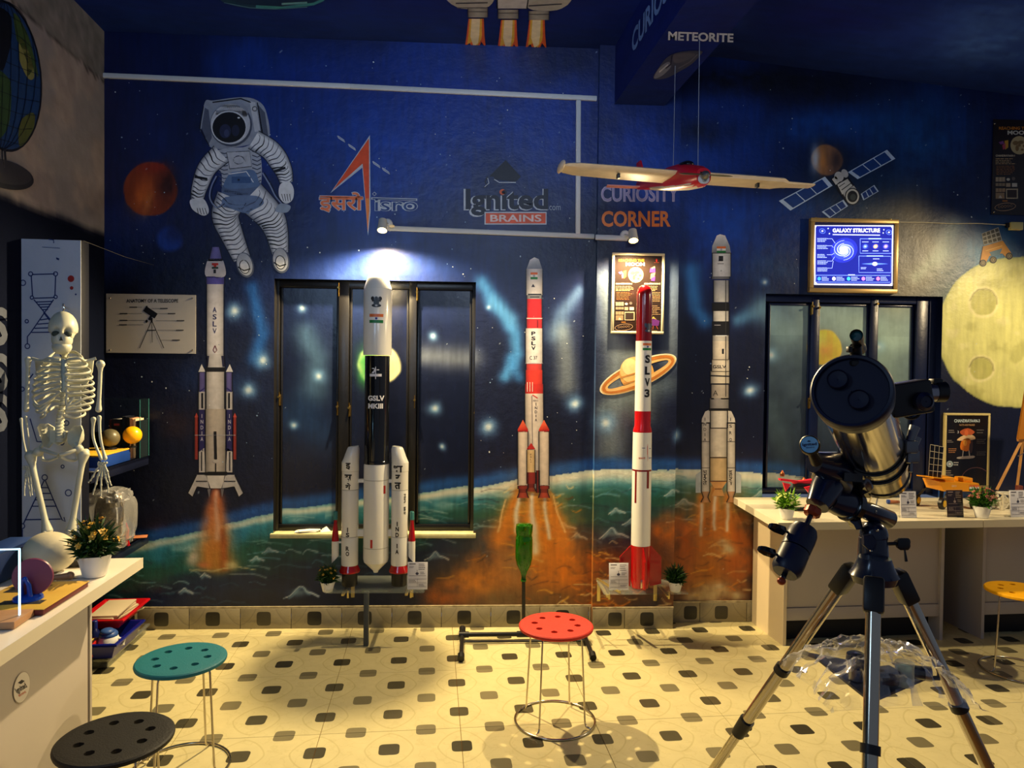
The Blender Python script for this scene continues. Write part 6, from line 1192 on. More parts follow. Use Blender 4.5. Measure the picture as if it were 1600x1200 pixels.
# legs: femur, knee, shin, foot
for (h0, h1, tr, kn, ft, nm) in ((K(123, 702, -.01), K(131, 710, 0), K(134, 706, .01), K(111, 828, -.02), 905, 1), (K(60, 706, -.01), K(48, 712, 0), K(45, 712, .01), K(74, 830, -.02), 905, 0)):
    bone('femur', [h1, h1.lerp(kn, .3)+Vector((.004, -.01, 0)), h1.lerp(kn, .65), kn], .0125, 2.0, 1.9); m = MB(); m.ball(h0, .021, 16, 10); m.tube([h0, h1], .013, 8); m.ball(tr, .015, 10, 8); m.build('femoral_head', BONE, sk, world=True, smooth=80)
    m = MB(); m.ball(kn+Vector((0, -.022, -.008)), (.013, .008, .014), 12, 8); m.build('kneecap', BONE, sk, world=True, smooth=80)
    an = kn+Vector((.0, .01, -.24)); bone('tibia', [kn+Vector((0, 0, -.03)), kn.lerp(an, .5), an], .010, 2.0, 1.4); bone('fibula', [kn+Vector((.018 if nm else -.018, .01, -.045)), an+Vector((.016 if nm else -.016, .008, 0))], .005)
    for j in range(5): bone('foot_bone', [an+Vector(((j-2)*.008, -.01, -.016)), an+Vector(((j-2)*.013, -.07, -.055)), an+Vector(((j-2)*.015, -.10, -.075))], .004, 1.4, 1.2, seg=6)
    m = MB(); m.ball(an+Vector((0, .02, -.03)), (.014, .024, .016), 10, 8); m.build('heel_bone', BONE, sk, world=True, smooth=80)
# ------------------------------------------------------------------ white desks
def ptZ(px, py, z): return hitZ(px, py, z)
ZD = .795
far = ptZ(223, 871, ZD); dl = (far-XLW).dot(dr)-.003; Ld = 3.0; tdk = thing('display_desk', 'long white laminate display desk along the left wall under the skeleton', 'desk', S(Vector((far.x, far.y, 0)), -dl/2, -Ld/2, 0), A)
m = MB(); m.box((0, 0, ZD-.0215), (dl, Ld, .041), bev=.002); m.build('desktop', CREAM, tdk)
m = MB(); m.box((dl/2+.001, 0, ZD-.0215), (.002, Ld, .043)); m.build('edge_band', EDGE, tdk)
pl = ptZ(139, 946, ZD-.045); xpan = dl/2-.165; y1p = Ld/2-.13
m = MB(); m.box((xpan, -.06, (ZD-.045)/2), (.018, Ld-.15, ZD-.046), bev=.001); m.build('side_panel', CAB, tdk)
m = MB(); m.box((xpan-.25, y1p+.02, (ZD-.045)/2), (.52, .018, ZD-.046), bev=.001); m.build('end_panel', CAB, tdk)
pn = S(Vector((far.x, far.y, 0)), xpan-dl/2+.0105, 0); P = Paint(lambda px, py, l: hitP(px, py, pn, dr)+dr*l, base=.001)
P.ell(33.5, 1074, 12.5, 25.5, (150, 140, 130), 36, 12); P.up(); P.ell(33.5, 1074, 11.8, 24.3, (206, 200, 192), 36, 12); P.up()
bs_ = lambda x, y: (x, y); P.poly([(33, 1062), (38, 1064), (32, 1069), (27, 1067)], (24, 24, 40)); P.text('Ignited', 32.5, 1076, 11, (30, 30, 50), w=19, bold=.03, ang=-32); P.text('BRAINS', 34, 1084, 3.4, (180, 80, 50), w=13, bold=.02, ang=-32); st_ = P.build('round_sticker', PRINT, tdk, label='round white sticker with a cap logo')
# desk things
def dk(px, py, z=ZD): p = hitZ(px, py, z); return Vector((p.x, p.y, z+.001))
plant('white-potted plant with yellow flowers on the far end of the left desk', dk(148, 900), 1.42, LEAFD, YEL, 21, nf=34, fr=.010, nl=260)
ZB = 2.75; q = at(78, 868, ZB); o = Vector((q.x, q.y, ZD+.001)); rb = 37*ZB/F; t = thing('ball_model', 'large pale cream ball, slightly dented on top, on the left desk', 'ball', o)
m = MB(); m.ball((0, 0, rb*.82), (rb, rb, rb*.84), 40, 26, fn=lambda d: 1-.02*math.exp(-((d.x)**2+(d.y)**2)/.02)*(d.z > 0), rot=rot('Y', 12)); m.build('ball', mat('papier_mache', (206, 196, 164), .6, var=.12, bump=.12, bs=25), t)
t = thing('wooden_piece', 'small wooden peg-like piece lying in front of the cream ball', 'wooden block', dk(92, 908), .5); m = MB(); m.cyl((-.045, 0, .014), (.03, 0, .014), .007, .013, 14); m.ball((.035, 0, .015), .015, 12, 8); m.build('peg', mat('worn_wood', (176, 130, 90), .5, var=.4), t)
t = thing('paper_sheet', 'white paper strip lying between cream ball and flower pot', 'paper', dk(118, 898), A+.15); m = MB(); m.box((0, 0, .001), (.14, .10, .002)); m.build('sheet', PAPER, t)
t = thing('dark_box', 'flat dark box lying behind the cream ball on the desk', 'box', dk(110, 880), A); m = MB(); m.box((0, 0, .012), (.17, .12, .024), bev=.003); m.build('body', mat('slate_card', (52, 54, 60), .5), t)
t = thing('book', 'yellow covered open book with dark red edge on the left desk', 'book', dk(46, 940), A+.0, 'books on the left desk')
m = MB(); m.box((0, 0, .010), (.24, .30, .018), bev=.002); m.build('pages', mat('maroon_edge', (90, 20, 24), .5), t); m = MB(); m.box((0, 0, .0205), (.245, .305, .003), bev=.001); m.build('cover', mat('yellow_cover', (214, 172, 70), .45, var=.2), t)
m = MB(); m.box((.02, -.08, .0226), (.13, .04, .0006)); m.box((-.04, .07, .0226), (.12, .08, .0006)); m.build('printed_picture', mat('print_black', (40, 36, 34), .5), t, kind='stuff')
o = dk(44, 936, ZD+.023); t = thing('disc_model', 'purple pink disc on a blue stand on the yellow book', 'disc model', o); zd = lambda py: at(44, py, ZDd).z-o.z
ZDd = (o-C0).dot(R3 @ Vector((0, 0, -1))); cx_ = at(47, 903, ZDd)-o
m = MB(); m.lathe([(.0, -.004), (.030*0+29*ZDd/F*.96, -.004), (29*ZDd/F, .0), (29*ZDd/F*.96, .006), (0, .010)][::1], 44, (cx_.x, cx_.y+.015, cx_.z), (.25, -1, .05)); m.build('disc', mat('plum_plastic', (120, 56, 84), .35), t)
m = MB(); m.lathe([(.045, 0), (.043, .008), (.016, .014)], 24); m.build('base', mat('blue_plastic', (10, 60, 160), .2), t)
m = MB()
for sx in (-1, 1): m.tube([(sx*.014, -.012, .01), (sx*.012, -.016, .05), (sx*.004, -.018, cx_.z*.98)], [.008, .007, .006], 10)
m.ball((0, -.018, cx_.z), (.010, .008, .010), 12, 8); m.build('fork', mat('blue_plastic'), t)
t = thing('acrylic_display', 'edge-lit clear acrylic display on a wooden base, cut by the left frame edge', 'display', dk(-6, 975), A+.05)
m = MB(); m.box((0, 0, .012), (.16, .12, .022), bev=.002); m.build('wooden_base', mat('pale_wood', (186, 140, 100), .5, var=.3), t); hh_ = (1000-880)*1.9/F
EG = mat('lit_acrylic_edge', (170, 226, 255), emit=3.2)
m = MB(); m.box((.0, .0, .024+hh_/2), (.13, .006, hh_)); m.build('panel', mat('faint_acrylic'), t)
m = MB(); m.box((.066, 0, .024+hh_/2), (.003, .008, hh_)); m.box((0, 0, .024+hh_), (.134, .008, .003)); m.build('glowing_edge', EG, t)
t = thing('navy_box', 'long navy box behind the purple disc on the left desk', 'box', dk(-6, 905), A); m = MB(); m.box((0, 0, .055), (.10, .36, .11), bev=.006); m.build('body', mat('navy_card', (26, 44, 92), .4), t); m = MB(); m.box((0, 0, .112), (.102, .362, .006), bev=.001); m.build('lid', mat('navy_lid', (36, 62, 120), .35), t)
area('desk_glow', S(far, -.75, -1.35, .20), S(far, -.1, -1.2, -.6), .25, 2.2, (.35, .70, 1))

# ------------------------------------------------------------------ crates under the shelves
def crate(name, lab, o, w, l, h_, mt, z=0, wall=.008, flare=.03, group=None, rim=True):
    t = thing(name, lab, 'storage box', Vector((o.x, o.y, z)), A, group); a, b = w/2, l/2
    def ringv(f, zz): return [(-a-f, -b-f, zz), (a+f, -b-f, zz), (a+f, b+f, zz), (-a-f, b+f, zz)]
    vs = ringv(-flare, 0)+ringv(0, h_)+ringv(-wall, h_)+ringv(-flare-wall, .008); q = lambda i, j: [(i*4+k, i*4+(k+1) % 4, j*4+(k+1) % 4, j*4+k) for k in range(4)]
    m = MB(); m.add(vs, q(0, 1)+q(1, 2)+q(2, 3)+[(3, 2, 1, 0), (12, 13, 14, 15)]); m.build('tub', mt, t, smooth=0)
    if rim: m = MB(); m.tube([Vector(v) for v in ringv(.004, h_-.006)], .008, 6, closed=True); m.build('rim', mt, t, smooth=0)
    return t
CLR = film_mat('clear_tub', (.40, .42, .40), .45); BLUT = mat('blue_tub', (10, 22, 120), .3); REDT = mat('red_tub', (180, 12, 22), .3)
pe = hitZ(239, 985, 0); wc = .27
c1 = S(pe, -wc/2, -.215, 0); c2 = S(pe, -wc/2+.035, -.405, 0)
crate('storage_tub', 'low clear plastic tub on the floor under the blue and red trays', S(pe, -wc/2, -.30, 0), wc-.03, .52, .055, CLR, flare=.01)
trd = crate('crate', 'red plastic tray of papers in the corner, above the blue tray', c1, wc-.03, .36, .055, REDT, .150); tbl = crate('crate', 'blue plastic tray holding a toy cup under the end of the left desk', c2, wc-.01, .36, .085, BLUT, .058)
t = thing('papers', 'pile of cream papers lying in the red tray', 'papers', Vector((c1.x, c1.y, .160)), A-.12)
for i in range(5): m = MB(); m.box((.006*math.sin(i*2), .02*math.cos(i), .008+.012*i), (.15, .28, .009), rot=Matrix.Rotation(.09*i-.2, 3, 'Z'), bev=.001); m.build('sheaf', mat('cream_paper', (206, 190, 160), .7, var=.1), t)
o = S(c2, .045, -.06, .068); t = thing('toy_cup', 'white and blue toy cup with a handle in the blue tray', 'cup', o, A)
m = MB(); m.lathe([(.038, 0), (.052, .02), (.054, .055), (.044, .08)], 28); m.build('body', WHP, t); m = MB(); m.ball((0, 0, .084), (.047, .047, .028), 24, 12); m.ball((0, -.015, .106), (.035, .035, .018), 20, 10); m.build('cap', mat('denim_blue', (50, 84, 150), .4), t)
m = MB(); m.tube([(.048, 0, .025), (.078, 0, .03), (.084, 0, .052), (.05, 0, .062)], .007, 8); m.build('handle', WHP, t); m = MB(); m.ball((.03, -.055, .035), (.02, .012, .02), 12, 8); m.build('foot', mat('denim_blue'), t)
o = S(c2, -.055, -.115, .068); thingbox('card_box', 'small red patterned card box in the blue tray', 'box', o, A+.1, [('carton', (0, 0, .035), (.12, .10, .07), mat('red_card', (186, 30, 24), .4), .003), ('picture', (0, 0, .0715), (.08, .06, .001), mat('picture_cream', (220, 200, 90), .5), 0), ('border', (0, 0, .0708), (.11, .09, .0008), mat('picture_dark', (60, 20, 20), .5), 0)])
o = S(c2, -.08, -.02, .068); t = thing('green_pouch', 'pale green pouch standing in the blue tray behind the toy cup', 'pouch', o, A); m = MB(); crumple(m, (0, 0, .055), (.022, .03, .05), 14, .12, 9); m.build('film', mat('green_pouch_film', (90, 130, 110), .3, var=.3), t, smooth=30)
o = S(c2, -.036, -.035, .068); t = thing('bottle', 'small navy bottle standing beside the toy cup in the blue tray', 'bottle', o); m = MB(); m.lathe([(.022, 0), (.024, .09), (.012, .11)], 18); m.build('body', mat('navy_bottle', (14, 24, 80), .3), t); m = MB(); m.lathe([(.014, .11), (.014, .15), (.012, .152)], 14); m.build('cap', mat('navy_cap', (20, 34, 110), .35), t)

# ------------------------------------------------------------------ stools
def stool(lab, seat_mat, cx, cy, rz=0, name='stool'):
    t = thing(name, lab, 'stool', (cx, cy, 0), rz, 'round stools with holes in the seat'); r = .17; z0 = .425
    # seat with eight through holes: fan of sectors
    m = MB(); N = 8; hr = .0155; rr = .098; k = 16
    rings = lambda z, rin: [(rin*math.cos(2*math.pi*i/(N*k)), rin*math.sin(2*math.pi*i/(N*k)), z) for i in range(N*k)]
    def disc(z):
        vs = []; fs = []
        inner = .055; outer = .145
        c = (0, 0, z)
        for s_ in range(N):
            a0, a1 = 2*math.pi*s_/N, 2*math.pi*(s_+1)/N; am = (a0+a1)/2; hc = Vector((rr*math.cos(am), rr*math.sin(am), z)); b = len(vs)
            bd = []                      # sector outline, counter-clockwise
            for j in range(5): a = a0+(a1-a0)*j/4; bd.append((outer*math.cos(a), outer*math.sin(a), z))
            bd.append((rr*math.cos(a1), rr*math.sin(a1), z))
            for j in range(5): a = a1+(a0-a1)*j/4; bd.append((inner*math.cos(a), inner*math.sin(a), z))
            bd.append((rr*math.cos(a0), rr*math.sin(a0), z)); n = len(bd)
            hole_ = []
            for p in bd: d = (Vector(p)-hc); d.normalize(); hole_.append(hc+d*hr)
            vs += bd+hole_; fs += [(b+i, b+(i+1) % n, b+n+(i+1) % n, b+n+i) for i in range(n)]
            vs.append(c); fs += [(b+6+j, b+7+j, len(vs)-1) for j in range(4)]
        return vs, fs, n
    v1, f1, n = disc(z0+.018); v2, f2, _ = disc(z0); m.add(v1, f1); m.add(v2, [f[::-1] for f in f2]); per = 2*n+1
    for s_ in range(N):
        b = s_*per+n; m.f += [(b+i, b+(i+1) % n, len(v1)+b+(i+1) % n, len(v1)+b+i) for i in range(n)]
    rim_ = [(.145, z0+.018), (r-.006, z0+.017), (r-.001, z0+.013), (r, z0+.008), (r-.002, z0+.001), (r-.008, z0-.002), (.145, z0)]
    m.lathe([(a, b) for a, b in rim_], 48, caps=False)
    bm = bmesh.new(); 
    seat = m.build('seat', seat_mat, t, smooth=35)
    for q in range(4):
        a = R_(45+90*q); c, s_ = math.cos(a), math.sin(a); m = MB()
        pts = [(.03*c, .03*s_, z0-.006), (.11*c, .11*s_, z0-.006), (.125*c, .125*s_, z0-.012), (.130*c, .130*s_, z0-.03), (.150*c, .150*s_, .03), (.155*c, .155*s_, .014), (.178*c, .178*s_, .009)]
        m.tube(pts, .0042, 8); m.build('leg', STEEL, t, smooth=80)
    m = MB(); m.tube([(.182*math.cos(2*math.pi*i/48), .182*math.sin(2*math.pi*i/48), .0055) for i in range(48)], .0055, 8, closed=True); m.build('foot_ring', STEEL, t, smooth=80)
    m = MB()
    for a in (45, 135): c, s_ = math.cos(R_(a)), math.sin(R_(a)); m.tube([(.18*c, .18*s_, .012), (-.18*c, -.18*s_, .012)], .003, 6)
    return t
def st_at(px, py, Z): p = at(px, py, Z); return p.x, p.y
SM = lambda n, c: mat(n, c, .5, spec=.3, bump=.25, bs=160, var=.06, vs_=30)
stool('round red stool in the middle of the tiled floor', SM('red_seat', (206, 52, 38)), *st_at(867, 1122, 3.24), .2)
stool('teal stool behind the black one, near the left desk', SM('teal_seat', (24, 104, 116)), *st_at(283, 1200, 2.82), .5)
stool('black stool at the bottom left, nearest the camera', SM('black_seat', (22, 22, 24)), *st_at(180, 1400, 2.22), .1)
stool('yellow stool in front of the right counter, cut by the frame edge', SM('yellow_seat', (236, 170, 8)), *st_at(1592, 1040, 3.84), .9)

# ------------------------------------------------------------------ bottle rocket launcher
o = hitZ(818, 1000, 0); o.z = 0; t = thing('bottle_launcher', 'black pipe launch stand on the floor behind the red stool', 'launcher', o)
zr = hitY(818, 1000, o.y-.02).z; e0 = hitY(722, 998, o.y); e1 = hitY(913, 998, o.y); zp = .035
m = MB(); m.cyl((e0.x-o.x, 0, zp), (e1.x-o.x, 0, zp), .013, seg=16); m.build('cross_pipe', BLKP, t); m = MB(); m.cyl((e0.x-o.x, -.05, .012), (e1.x-o.x-.02, -.05, .012), .006, seg=10); m.build('thin_rod', BLKP, t)
for x in (e0.x-o.x, e1.x-o.x):
    m = MB(); m.cyl((x, .10, .03), (x, -.30, .02), .012, seg=14); m.build('foot_pipe', BLKP, t)
    for y in (.10, -.30): m = MB(); m.cyl((x, y+.02, .03), (x, y-.02, .02), .019, seg=16); m.build('pipe_cap', BLKP, t)
m = MB(); m.cyl((e0.x-o.x-.02, 0, zp), (e0.x-o.x+.04, 0, zp), .018, seg=14); m.build('tee_joint', BLKP, t); m = MB(); m.cyl((-.04, 0, zp), (.05, 0, zp), .018, seg=14); m.cyl((0, 0, zp), (0, 0, zp+.06), .018, seg=14); m.build('tee_joint', BLKP, t)
zbt = hitY(818, 908, o.y).z; ztp = hitY(817, 818, o.y).z
m = MB(); m.cyl((0, 0, zp), (-.004, 0, zbt+.03), .0105, seg=14); m.build('launch_tube', BLKP, t)
so = .030; L = ztp-zbt; hk_ = L/88
o2 = Vector((o.x-.004, o.y, zbt)); t = thing('plastic_bottle', 'green plastic bottle upside down on the black launch tube', 'bottle', o2)
GB = mat('green_pet', (40, 150, 12), .05, trans=.85, ior=1.25, coat=.6); r = 13.5*4.2/F
m = MB(); m.lathe([(.013, 0), (.0155, .004), (.0155, .01), (.0135, .014), (.0135, .03), (.022, .06), (r*.85, .10), (r, .14), (r, .24), (r*.97, .262), (r*.9, .275), (r*.97, .29), (r, .31), (r*.98, .335), (r*.85, L-.006), (r*.7, L)], 32, caps=True, rf=lambda an, z: 1+(.05*math.cos(an*5) if z > L-.02 else 0)); m.build('bottle_body', GB, t)
m = MB(); m.lathe([(.0165, 0), (.0165, .008)], 20); m.build('neck_ring', mat('green_dark', (30, 110, 14), .3), t)
# ------------------------------------------------------------------ right-hand counters
ZT = .80
fl_ = hitZ(1216, 817, ZT); bl_ = hitZ(1146, 785, ZT)
def cpt(px): # front edge point under a picture column
    r = ray(px, 818); n = dd; k = (fl_-C0).dot(n)/r.dot(n); p = C0+r*k; return Vector((p.x, p.y, 0))
def counter(lab, pA, xb0, pB, xb1, pxs, end_panel):
    a, b = pA, pB; back = YR-.004; t = thing('counter', lab, 'counter', Vector(((a.x+b.x)/2, (a.y+back)/2, 0)))
    ring = [Vector((a.x, a.y, ZT-.04)), Vector((b.x, b.y, ZT-.04)), Vector((xb1, back, ZT-.04)), Vector((xb0, back, ZT-.04))]
    m = MB(); m.prism(ring, (0, 0, 1), .04); m.build('worktop', mat('worktop_laminate', (222, 212, 184), .3, var=.06), t, world=True, smooth=0)
    m = MB(); m.box((a+b)/2+up*(ZT-.02)-dd*.001, ((b-a).length, .002, .041), rot=Rdr); m.build('edge_band', mat('worktop_edge', (196, 186, 156), .4), t, world=True)
    return t
pa = Vector((fl_.x, fl_.y, 0)); pb = cpt(1536); pc = cpt(1760)
xb0 = hitY(1146, 785, YR).x; xbm = hitY(1532, 788, YR).x
t1 = counter('white counter against the right wall, behind the telescope tripod', pa, xb0, pb-dr*.002, pb.x+.02, None, True)
t2 = counter('second white counter at the right edge, behind the yellow stool', pb+dr*.002, pb.x+.025, pc, pc.x+.02, None, False)
off = .0
def cz(px, py): return hitZ(px, py, 0)
q1 = cz(1223, 1009); q1.z = 0; d1 = (q1-pa).dot(dd)           # front panel plane is set back from the worktop edge
PW = CAB; PD = mat('shadow_gap_black', (14, 14, 18), .6)
def colx(px, d): # point on the cabinet-front plane
    r = ray(px, 900); P0 = q1; p = C0+r*((P0-C0).dot(dd)/r.dot(dd)); return Vector((p.x, p.y, 0))
e1_, e2_, e3_, e4_ = colx(1226, 0), colx(1473, 0), colx(1535, 0), colx(1760, 0)
H = ZT-.041
def panelbox(t, name, a, b, z0, z1, d=.018, mt=None, back=0): m = MB(); c = (a+b)/2; m.box(Vector((c.x, c.y, (z0+z1)/2))+dd*(d/2+back), ((b-a).length, d, z1-z0), rot=Rdr, bev=.001); return m.build(name, mt or PW, t, world=True)
zk = (1.6*0)+ (1.6-(975-586)*((q1-C0).dot(R3 @ Vector((0, 0, -1))))/F)
panelbox(t1, 'front_panel', e1_+dr*.02, e2_-dr*.01, zk+.075, H, back=.02); panelbox(t1, 'lower_rail', e1_+dr*.02, e2_-dr*.01, zk, zk+.073, back=.012); panelbox(t1, 'plinth', e1_+dr*.02, e2_-dr*.01, 0, zk-.005, mt=PD, back=.10)
def sidep(t, name, p, L, skew=0):
    m = MB(); n = dd*L+dr*skew; w = dr*.02; m.prism([p, p+w, p+w+n, p+n], (0, 0, 1), H); return m.build(name, PW, t, world=True, smooth=0)
bk1 = hitZ(1174, 972, 0); Ls = (YR-.01-q1.y)/dd.y
m = MB(); qb = Vector((bk1.x, min(bk1.y, YR-.02), 0)); m.prism([q1, q1+dr*.02, qb+dr*.02, qb], (0, 0, 1), H); m.build('end_panel', mat('warm_panel', (222, 204, 168), .4), t1, world=True, smooth=0)
sidep(t1, 'end_panel', e2_-dr*.012, Ls-.04)
sidep(t2, 'end_panel', e3_, Ls-.04); panelbox(t2, 'front_panel', e3_+dr*.02, e4_, zk+.075, H, back=.02); panelbox(t2, 'lower_rail', e3_+dr*.02, e4_, zk, zk+.073, back=.012); panelbox(t2, 'plinth', e3_+dr*.02, e4_, 0, zk-.005, mt=PD, back=.1)
def ct(px, py, z=ZT): p = hitZ(px, py, z); return Vector((p.x, p.y, z+.001))
plant('bright lime plant in a white pot on the left end of the right counter', ct(1229, 811), 1.02, LIM, PALE, 31, nf=26, fr=.010, nl=220)
plant('pink-flowered plant in a white pot between the cards on the right counter', ct(1534, 809), 1.12, LEAFM, PINK, 32, nf=34, fr=.011, nl=200)
GC = 'information cards on the right counter'
placard('grey information card left of the rover wheels on the right counter', 1420, 809, 0, .095, .145, GC, z=ZT, rz=A); placard('dark brown information card in front of the rover', 1493, 808, 0, .098, .150, GC, True, z=ZT, rz=A); placard('grey information card right of the pink flowers, cut by the frame', 1592, 808, 0, .10, .15, GC, z=ZT, rz=A)
# rover
YR_ = mat('rover_yellow', (238, 156, 20), .4); o = ct(1484, 792); t = thing('rover_model', 'yellow model moon rover with gridded solar panel on the right counter', 'rover', o, A); kr = (o-C0).dot(R3 @ Vector((0, 0, -1)))/F
X = lambda px: (px-1484)*kr; Zr = lambda py: (792-py)*kr
m = MB(); m.add([(X(a), b, Zr(c)) for b in (-.06, .09) for a, c in ((1454, 750), (1519, 753), (1526, 766), (1461, 765))], [(3, 2, 1, 0), (4, 5, 6, 7), (0, 1, 5, 4), (1, 2, 6, 5), (2, 3, 7, 6), (3, 0, 4, 7)]); m.build('chassis', YR_, t)
m = MB(); m.box((X(1473), .0, Zr(748)), (.06, .10, .03), bev=.004); m.build('instrument_box', YR_, t); m = MB(); m.box((X(1506), .0, Zr(749)), (.06, .08, .026), bev=.004); m.build('instrument_box', YR_, t)
m = MB(); m.prism([(X(1442), -.07, Zr(744)), (X(1466), -.07, Zr(747)), (X(1462), .07, Zr(748)), (X(1440), .07, Zr(746))], (0, 0, 1), .006); m.build('side_wing', YR_, t)
pan = [Vector((X(1450), .02, Zr(746))), Vector((X(1464), -.02, Zr(746))), Vector((X(1467), -.02, Zr(698))), Vector((X(1452), .02, Zr(695)))]
m = MB(); m.prism(pan, (.3, 1, 0), .004); m.build('solar_panel', mat('solar_black', (16, 16, 22), .25), t)
m = MB()
for i in range(6): f = i/5; m.tube([pan[0].lerp(pan[3], f)-Vector((0, .004, 0)), pan[1].lerp(pan[2], f)-Vector((0, .004, 0))], .0013, 4)
for i in range(4): f = i/3; m.tube([pan[0].lerp(pan[1], f)-Vector((0, .004, 0)), pan[3].lerp(pan[2], f)-Vector((0, .004, 0))], .0013, 4)
m.build('grid_lines', mat('grid_white', (190, 180, 160), .4), t, kind='stuff')
for (px, yy) in ((1437, .05), (1457, -.07), (1512, -.06), (1500, .09)):
    w_ = MB(); rw = .034; w_.lathe([(rw*.8, -.014), (rw, -.010), (rw, .010), (rw*.8, .014)], 24, (X(px), yy, rw), (.5, -1, 0), rf=lambda an, z: 1+.03*math.cos(an*18)); w_ = w_.build('wheel', BLKP, t); m = MB(); m.lathe([(rw*.62, -.016), (rw*.6, .0165), (rw*.2, .02)], 20, (X(px), yy, rw), (.5, -1, 0)); m.build('hub', mat('hub_yellow', (226, 176, 20), .35), w_)
    m = MB(); m.prism([(X(px), yy+.02, .03), (X(px)+.016, yy+.02, .03), (X(px+8)+.012, yy*.4, Zr(764)), (X(px+8)-.012, yy*.4, Zr(764))], (0, 1, 0), .006); m.build('leg', BLKP, t)
P = Paint(lambda px, py, l: (Rdr @ Vector((X(px), -.0605-l, Zr(py))))+o, base=.0006, step=.0004); flagp(P, 1512, 760, 17, 9); P.text('ISRO', 1478, 757, 3, (240, 220, 180), w=8); P.build('decal', PRINT, t)
# drone, small truss stands, little black telescope, easel
o = ct(1262, 797); t = thing('drone', 'small red racing drone on a low dark stand behind the lime plant', 'drone', o, A); kd = (o-C0).dot(R3 @ Vector((0, 0, -1)))/F; X = lambda px: (px-1262)*kd; Zr = lambda py: (797-py)*kd
RN = mat('neon_red', (236, 40, 60), .35)
for p, q in (((1214, 748), (1300, 760)), ((1236, 754), (1300, 746))): m = MB(); m.box(((X(p[0])+X(q[0]))/2, 0, (Zr(p[1])+Zr(q[1]))/2), (abs(X(q[0])-X(p[0])), .03, .012), rot=Matrix.Rotation(R_(7 if q[1] > p[1] else -7), 3, 'Y'), bev=.003); m.build('arm', RN, t)
for px, py in ((1219, 744), (1259, 756), (1298, 742), (1284, 762)):
    m = MB(); m.lathe([(.012, 0), (.013, .018), (.008, .024), (.003, .034)], 16, (X(px), (px % 3-1)*.03, Zr(py))); mo = m.build('motor', mat('copper_motor', (170, 90, 50), .3, .7), t); m = MB()
    for s_ in (-1, 1): m.prism([(X(px), (px % 3-1)*.03, Zr(py)+.03), (X(px)+s_*.05, (px % 3-1)*.03-.008, Zr(py)+.033), (X(px)+s_*.052, (px % 3-1)*.03+.008, Zr(py)+.03)], (0, 0, 1), .002)
    m.build('propeller', BLKP, mo)
m = MB(); m.box((X(1258), 0, Zr(760)), (.14, .05, .035), bev=.006); m.build('body', BLKP, t)
for q_ in (((1215, 752), (1228, 755), (1220, 766)), ((1250, 760), (1270, 756), (1264, 776))): m = MB(); m.prism([(X(a), -.04, Zr(b)) for a, b in q_], (0, 1, 0), .01); m.build('landing_fin', RN, t)
for px in (1240, 1285): m = MB(); m.cyl((X(px), .02, 0), (X(px), .01, Zr(766)), .005, seg=8); m.build('leg', BLKP, t)
m = MB(); m.box((X(1262), .01, .004), (.2, .08, .008), bev=.002); m.build('base', BLKP, t)
o = ct(1340, 800); t = thing('truss_frame', 'small white lattice frame lying behind the telescope mount', 'truss', o, A); W2_ = mat('lattice_white', (226, 220, 200), .5)
def lattice(t, w, d, h_, r, z0=0, name='strut'):
    cs = [Vector((sx*w/2, sy*d/2, z0+z)) for z in (0, h_) for sx, sy in ((-1, -1), (1, -1), (1, 1), (-1, 1))]
    for i, j in ((0, 1), (1, 2), (2, 3), (3, 0), (4, 5), (5, 6), (6, 7), (7, 4), (0, 4), (1, 5), (2, 6), (3, 7), (0, 5), (1, 4), (1, 6), (2, 5), (3, 4), (0, 7)): m = MB(); m.tube([cs[i], cs[j]], r, 6); m.build(name, W2_, t)
lattice(t, .14, .05, .05, .004)
o = ct(1572, 796); t = thing('truss_frame', 'cream lattice cube behind the right-hand card and pink flowers', 'truss', o, A-.2); lattice(t, .075, .07, .095, .006)
o = ct(1388, 797); t = thing('tabletop_tripod', 'small silver tripod standing on the right counter behind the big telescope', 'tripod', o, A); kt = (o-C0).dot(R3 @ Vector((0, 0, -1)))/F
top_ = Vector(((1384-1388)*kt, .0, (797-712)*kt))
for (x, y) in ((1362-1388, -.02), (1375-1388, .12), (1428-1388, -.0)): m = MB(); m.cyl(top_, (x*kt*1.0, y, .002), .0048, .004, 10); m.build('leg', STEEL, t)
m = MB(); m.cyl(top_-up*.01, top_+up*.04, .016, seg=14); m.build('head', BLKP, t)
o = ct(1360, 806, ZT); t = thing('black_cable', 'black cable and parts lying under the telescope mount on the counter', 'cable', o); m = MB(); m.tube(spline([(-.12, 0, .005), (-.04, -.02, .005), (.03, .03, .02), (.10, .02, .01), (.17, .05, .006)], 8), .005, 8); m.build('cord', BLKP, t); m = MB(); m.ball((-.02, .03, .035), (.045, .045, .034), 20, 12); m.build('coil', BLKP, t)
o = ct(1398, 788); t = thing('brown_piece', 'small brown peg with blue end beside the grey information card', 'peg', o, -.2); m = MB(); m.cyl((-.03, 0, .014), (.03, 0, .014), .012, .009, 14); m.build('peg', mat('brown_wood', (150, 90, 60), .5), t); m = MB(); m.cyl((-.045, 0, .014), (-.03, 0, .014), .013, seg=14); m.build('end_cap', BLUEB, t)
